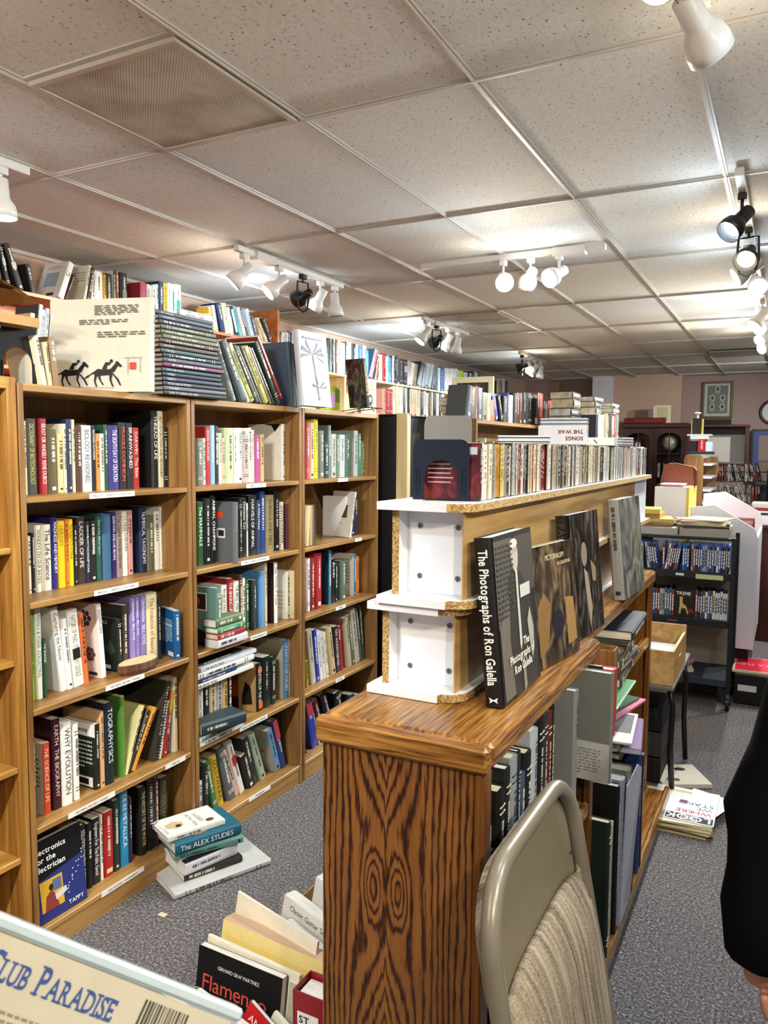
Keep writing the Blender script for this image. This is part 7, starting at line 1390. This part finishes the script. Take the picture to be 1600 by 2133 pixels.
for k in range(8):
    solo('book', MB().cbox((-1.13+k*.034, hy+.03, 1.131), (-1.1+k*.034, hy+.2, 1.38), mat('3c1a1c', .4), .003).box((-1.128+k*.034, hy+.0292, 1.2), (-1.103+k*.034, hy+.0298, 1.21), ink('c8a860')).box((-1.128+k*.034, hy+.0292, 1.3), (-1.103+k*.034, hy+.0298, 1.31), ink('c8a860')), 'maroon gilt-banded volume, %s of a set in the hutch' % ordn(k+1), 'book', 'maroon set in the hutch')
for k in range(6): solo('book', MB().cbox((-1.0+k*.04, 10.20, 1.131), (-.965+k*.04, 10.36, 1.30), mat('1c3c64', .4), .003), 'blue volume, %s of a matching set before the hutch' % ordn(k+1), 'book', 'blue set before the hutch') if 0 else None
# oak end panel with wavy profile and its shelf stack
r = thing('shelf_stack', 'brown oak-sided shelf with white boards, clutter piled on its top', 'shelf', (-.78, 7.9, 0))
part('side_panel', MB().prism([(-.88, 0), (-.88, 1.56), (-.865, 1.60), (-.735, 1.60), (-.71, 1.56), (-.71, 0)], .02, OAKV, 1, 7.70), r)
part('side_panel', MB().prism([(-.90, 0), (-.90, 1.52), (-.70, 1.58), (-.64, 1.58), (-.62, 1.45), (-.66, 1.3), (-.62, 1.2), (-.66, 1.05), (-.62, .9), (-.62, 0)], .02, OAKV, 1, 8.3), r)
for z in (1.14, 1.26, 1.38, 1.50): part('shelf', MB().cbox((-.87, 7.721, z), (-.64, 8.299, z+.02), WHITE, .002), r)
for i, (a, b, z0, z1, c, l) in enumerate(((-.86,-.64,1.605,1.63,'2c2c30','flat black player lying on the oak-sided shelf'),(-.85,-.78,1.631,1.73,'161618','black upright box on the oak-sided shelf'),(-.77,-.71,1.631,1.745,'b81c2c','red lettered box in the clutter on the oak-sided shelf'),(-.705,-.65,1.631,1.72,'c8dcdc','clear plastic tub beside the red box'),(-.84,-.68,1.7455,1.775,'e4dcd4','pale boxes lying on the red and black boxes'),(-.87,-.66,1.776,1.79,'c8dcd4','thin pale tray topping the clutter on the oak-sided shelf'))):
    q = MB().cbox((a, 7.75, z0), (b, 7.95, z1), mat(c, .35), .002)
    if i == 2: put_text(q, 'INSTANT', ((a+b)/2+.012, 7.7495, z0+.025), (0,0,1), (-1,0,0), .016, ink('f0e0e0'), .08, 1)
    solo('box', q, l, 'box')
# shelving right of it with wire racks and many paper goods
r = thing('side_table', 'dark desk at the right edge loaded with piles of paper', 'desk', (-.1, 7.8, 0))
part('desk_top', MB().cbox((-.30, 7.3, .98), (.35, 8.3, 1.01), DARKW, .003), r); part('desk_body', MB().cbox((-.27, 7.33, 0), (.33, 8.28, .979), DARKW, .003), r)
zz = 1.0105
for k in range(9):
    t = rr.uniform(.012, .03); c = rr.choice(('e4e0dc','dcdce0','c8c4bc','2c2c34','8c2c2c','b8bcc0')); solo('paper_stack', MB().cbox((-.27+rr.uniform(-.01,.01), 7.36, zz), (-.02, 7.66, zz+t), mat(c, .6), .001), '%s paper bundle, %s from the bottom on the dark desk' % (cname(c), ordn(k+1)), 'papers', 'papers on the dark desk'); zz += t+.0005
r = thing('wire_rack', 'black wire book rack with slanted paper goods before the hutch', 'rack', (-.55, 8.9, 0))
wr = MB()
for z in (1.10, 1.32):
    for y in (8.8, 9.1): wr.tube([(-.90, y, z), (-.20, y, z)], .004, BLK, 5); wr.tube([(-.90, y, z+.10), (-.20, y, z+.10)], .003, BLK, 5)
    for i in range(9): x = -.90+.0875*i; wr.tube([(x, 8.8, z+.1), (x, 8.8, z), (x, 9.1, z), (x, 9.1, z+.1)], .0025, BLK, 5)
for x in (-.90, -.20):
    for y in (8.8, 9.1): wr.tube([(x, y, 0), (x, y, 1.45)], .006, BLK, 6)
part('rack_frame', wr, r); part('rack_board', MB().box((-.89, 8.81, .95), (-.21, 9.09, .97), BLK), r)
for zi, z in enumerate((1.104, 1.324)):
    x = -.87; k = 0
    while x < -.27:
        k += 1; t = rr.uniform(.012, .03); c = rr.choice(('e4e4dc','d8d4c4','c8c8c0','1c1c20','8c2c24','a8a890','dcdce0','5c4c3c')); ln = rad(rr.choice((-22, -14, 0, 0)))
        add_book(Matrix.Translation((x+.012, 8.84, z+.001+max(0, t*sin(-ln)))) @ Matrix.Rotation(rad(-90), 4, 'Z') @ Matrix.Rotation(-ln, 4, 'X'), rr.uniform(.15, .2), t, .12, c, '%s booklet, %s from left in the %s basket of the wire rack' % (cname(c), ordn(k), ('lower', 'upper')[zi]), 'booklets in the wire rack', single=True); x += t+.006
x = -.86; k = 0
m = MB()
for k in range(24):
    c = rr.choice(('e4e4e0','c8d4dc','b8c8d0','d8d4c8','9aa4a8')); x = -.85+.026*k; m.box((x, 7.5+.02*(k%3), .80), (x+.018, 7.7, 1.02+rr.uniform(-.04,.04)), mat(c, .5))
solo('carton', m.box((-.90, 7.44, .0), (-.21, 7.495, .9), mat('8a7c5c', .7)).box((-.90, 7.495, .0), (-.21, 7.72 if 0 else 7.69, .795), mat('8a7c5c', .7)), 'tan floor carton filled with pale paper goods before the oak-sided shelf', 'carton') if 0 else None
solo('cabinet', MB().cbox((-.35, 9.6, 0), (.3, 10.1, 1.28), mat('2c3440', .4), .01).cbox((-.33, 9.595, 1.2), (.28, 9.5999, 1.26), mat('101214', .3), .002), 'dark grey office machine at the right edge beyond the wire rack', 'office machine')
solo('partition', MB().cbox((-.13, 6.0, .0), (-.10, 7.2, .95), mat('2c3038', .6), .003), 'dark low partition at the right edge past the white bin', 'partition') if 0 else None
# ------------------------------------------------------------ the 300 books that show largest stay single; the rest is one mass
bpy.context.view_layer.update()
def shown(o):
    pts = []
    for c in [o]+list(o.children):
        if c.type == 'MESH': pts += [c.matrix_world @ Vector(b) for b in c.bound_box]
    us = []; vs = []
    for p in pts:
        d = p-CAM; z = d.dot(FW)
        if z < .1: return 0
        us.append(IW/2+FPX*d.dot(RT)/z); vs.append(IH/2-FPX*d.dot(UP)/z)
    a, b = max(min(us), 0), min(max(us), IW); c, d_ = max(min(vs), 0), min(max(vs), IH)
    return max(b-a, 0)*max(d_-c, 0)
bk_all = [o for o in bpy.data.objects if o.parent is None and o.get('category') == 'book']
bk_all.sort(key=shown, reverse=True)
big = bpy.data.objects['book_rows']; V = []; Fc = []; Mi_ = []; mats_ = list(big.data.materials)
ix = {m.name: i for i, m in enumerate(mats_)}
for o in bk_all[300:]:
    for c in [o]+list(o.children):
        if c.type != 'MESH': continue
        b = len(V); V += [tuple(c.matrix_world @ v.co) for v in c.data.vertices]; sm = [s.material for s in c.material_slots]
        for m in sm:
            if m.name not in ix: ix[m.name] = len(mats_); mats_.append(m)
        for p in c.data.polygons: Fc.append(tuple(i+b for i in p.vertices)); Mi_.append(ix[sm[p.material_index].name])
b = len(V); V += [tuple(v.co) for v in big.data.vertices]
for p in big.data.polygons: Fc.append(tuple(i+b for i in p.vertices)); Mi_.append(p.material_index)
me = bpy.data.meshes.new('book_rows'); me.from_pydata(V, [], Fc)
for m in mats_: me.materials.append(m)
me.polygons.foreach_set('material_index', Mi_); me.update(); big.data = me
for o in bk_all[300:]:
    for c in list(o.children): bpy.data.objects.remove(c)
    bpy.data.objects.remove(o)
big['label'] = 'dense small books filling the wall shelving and cases far behind the bookcases'
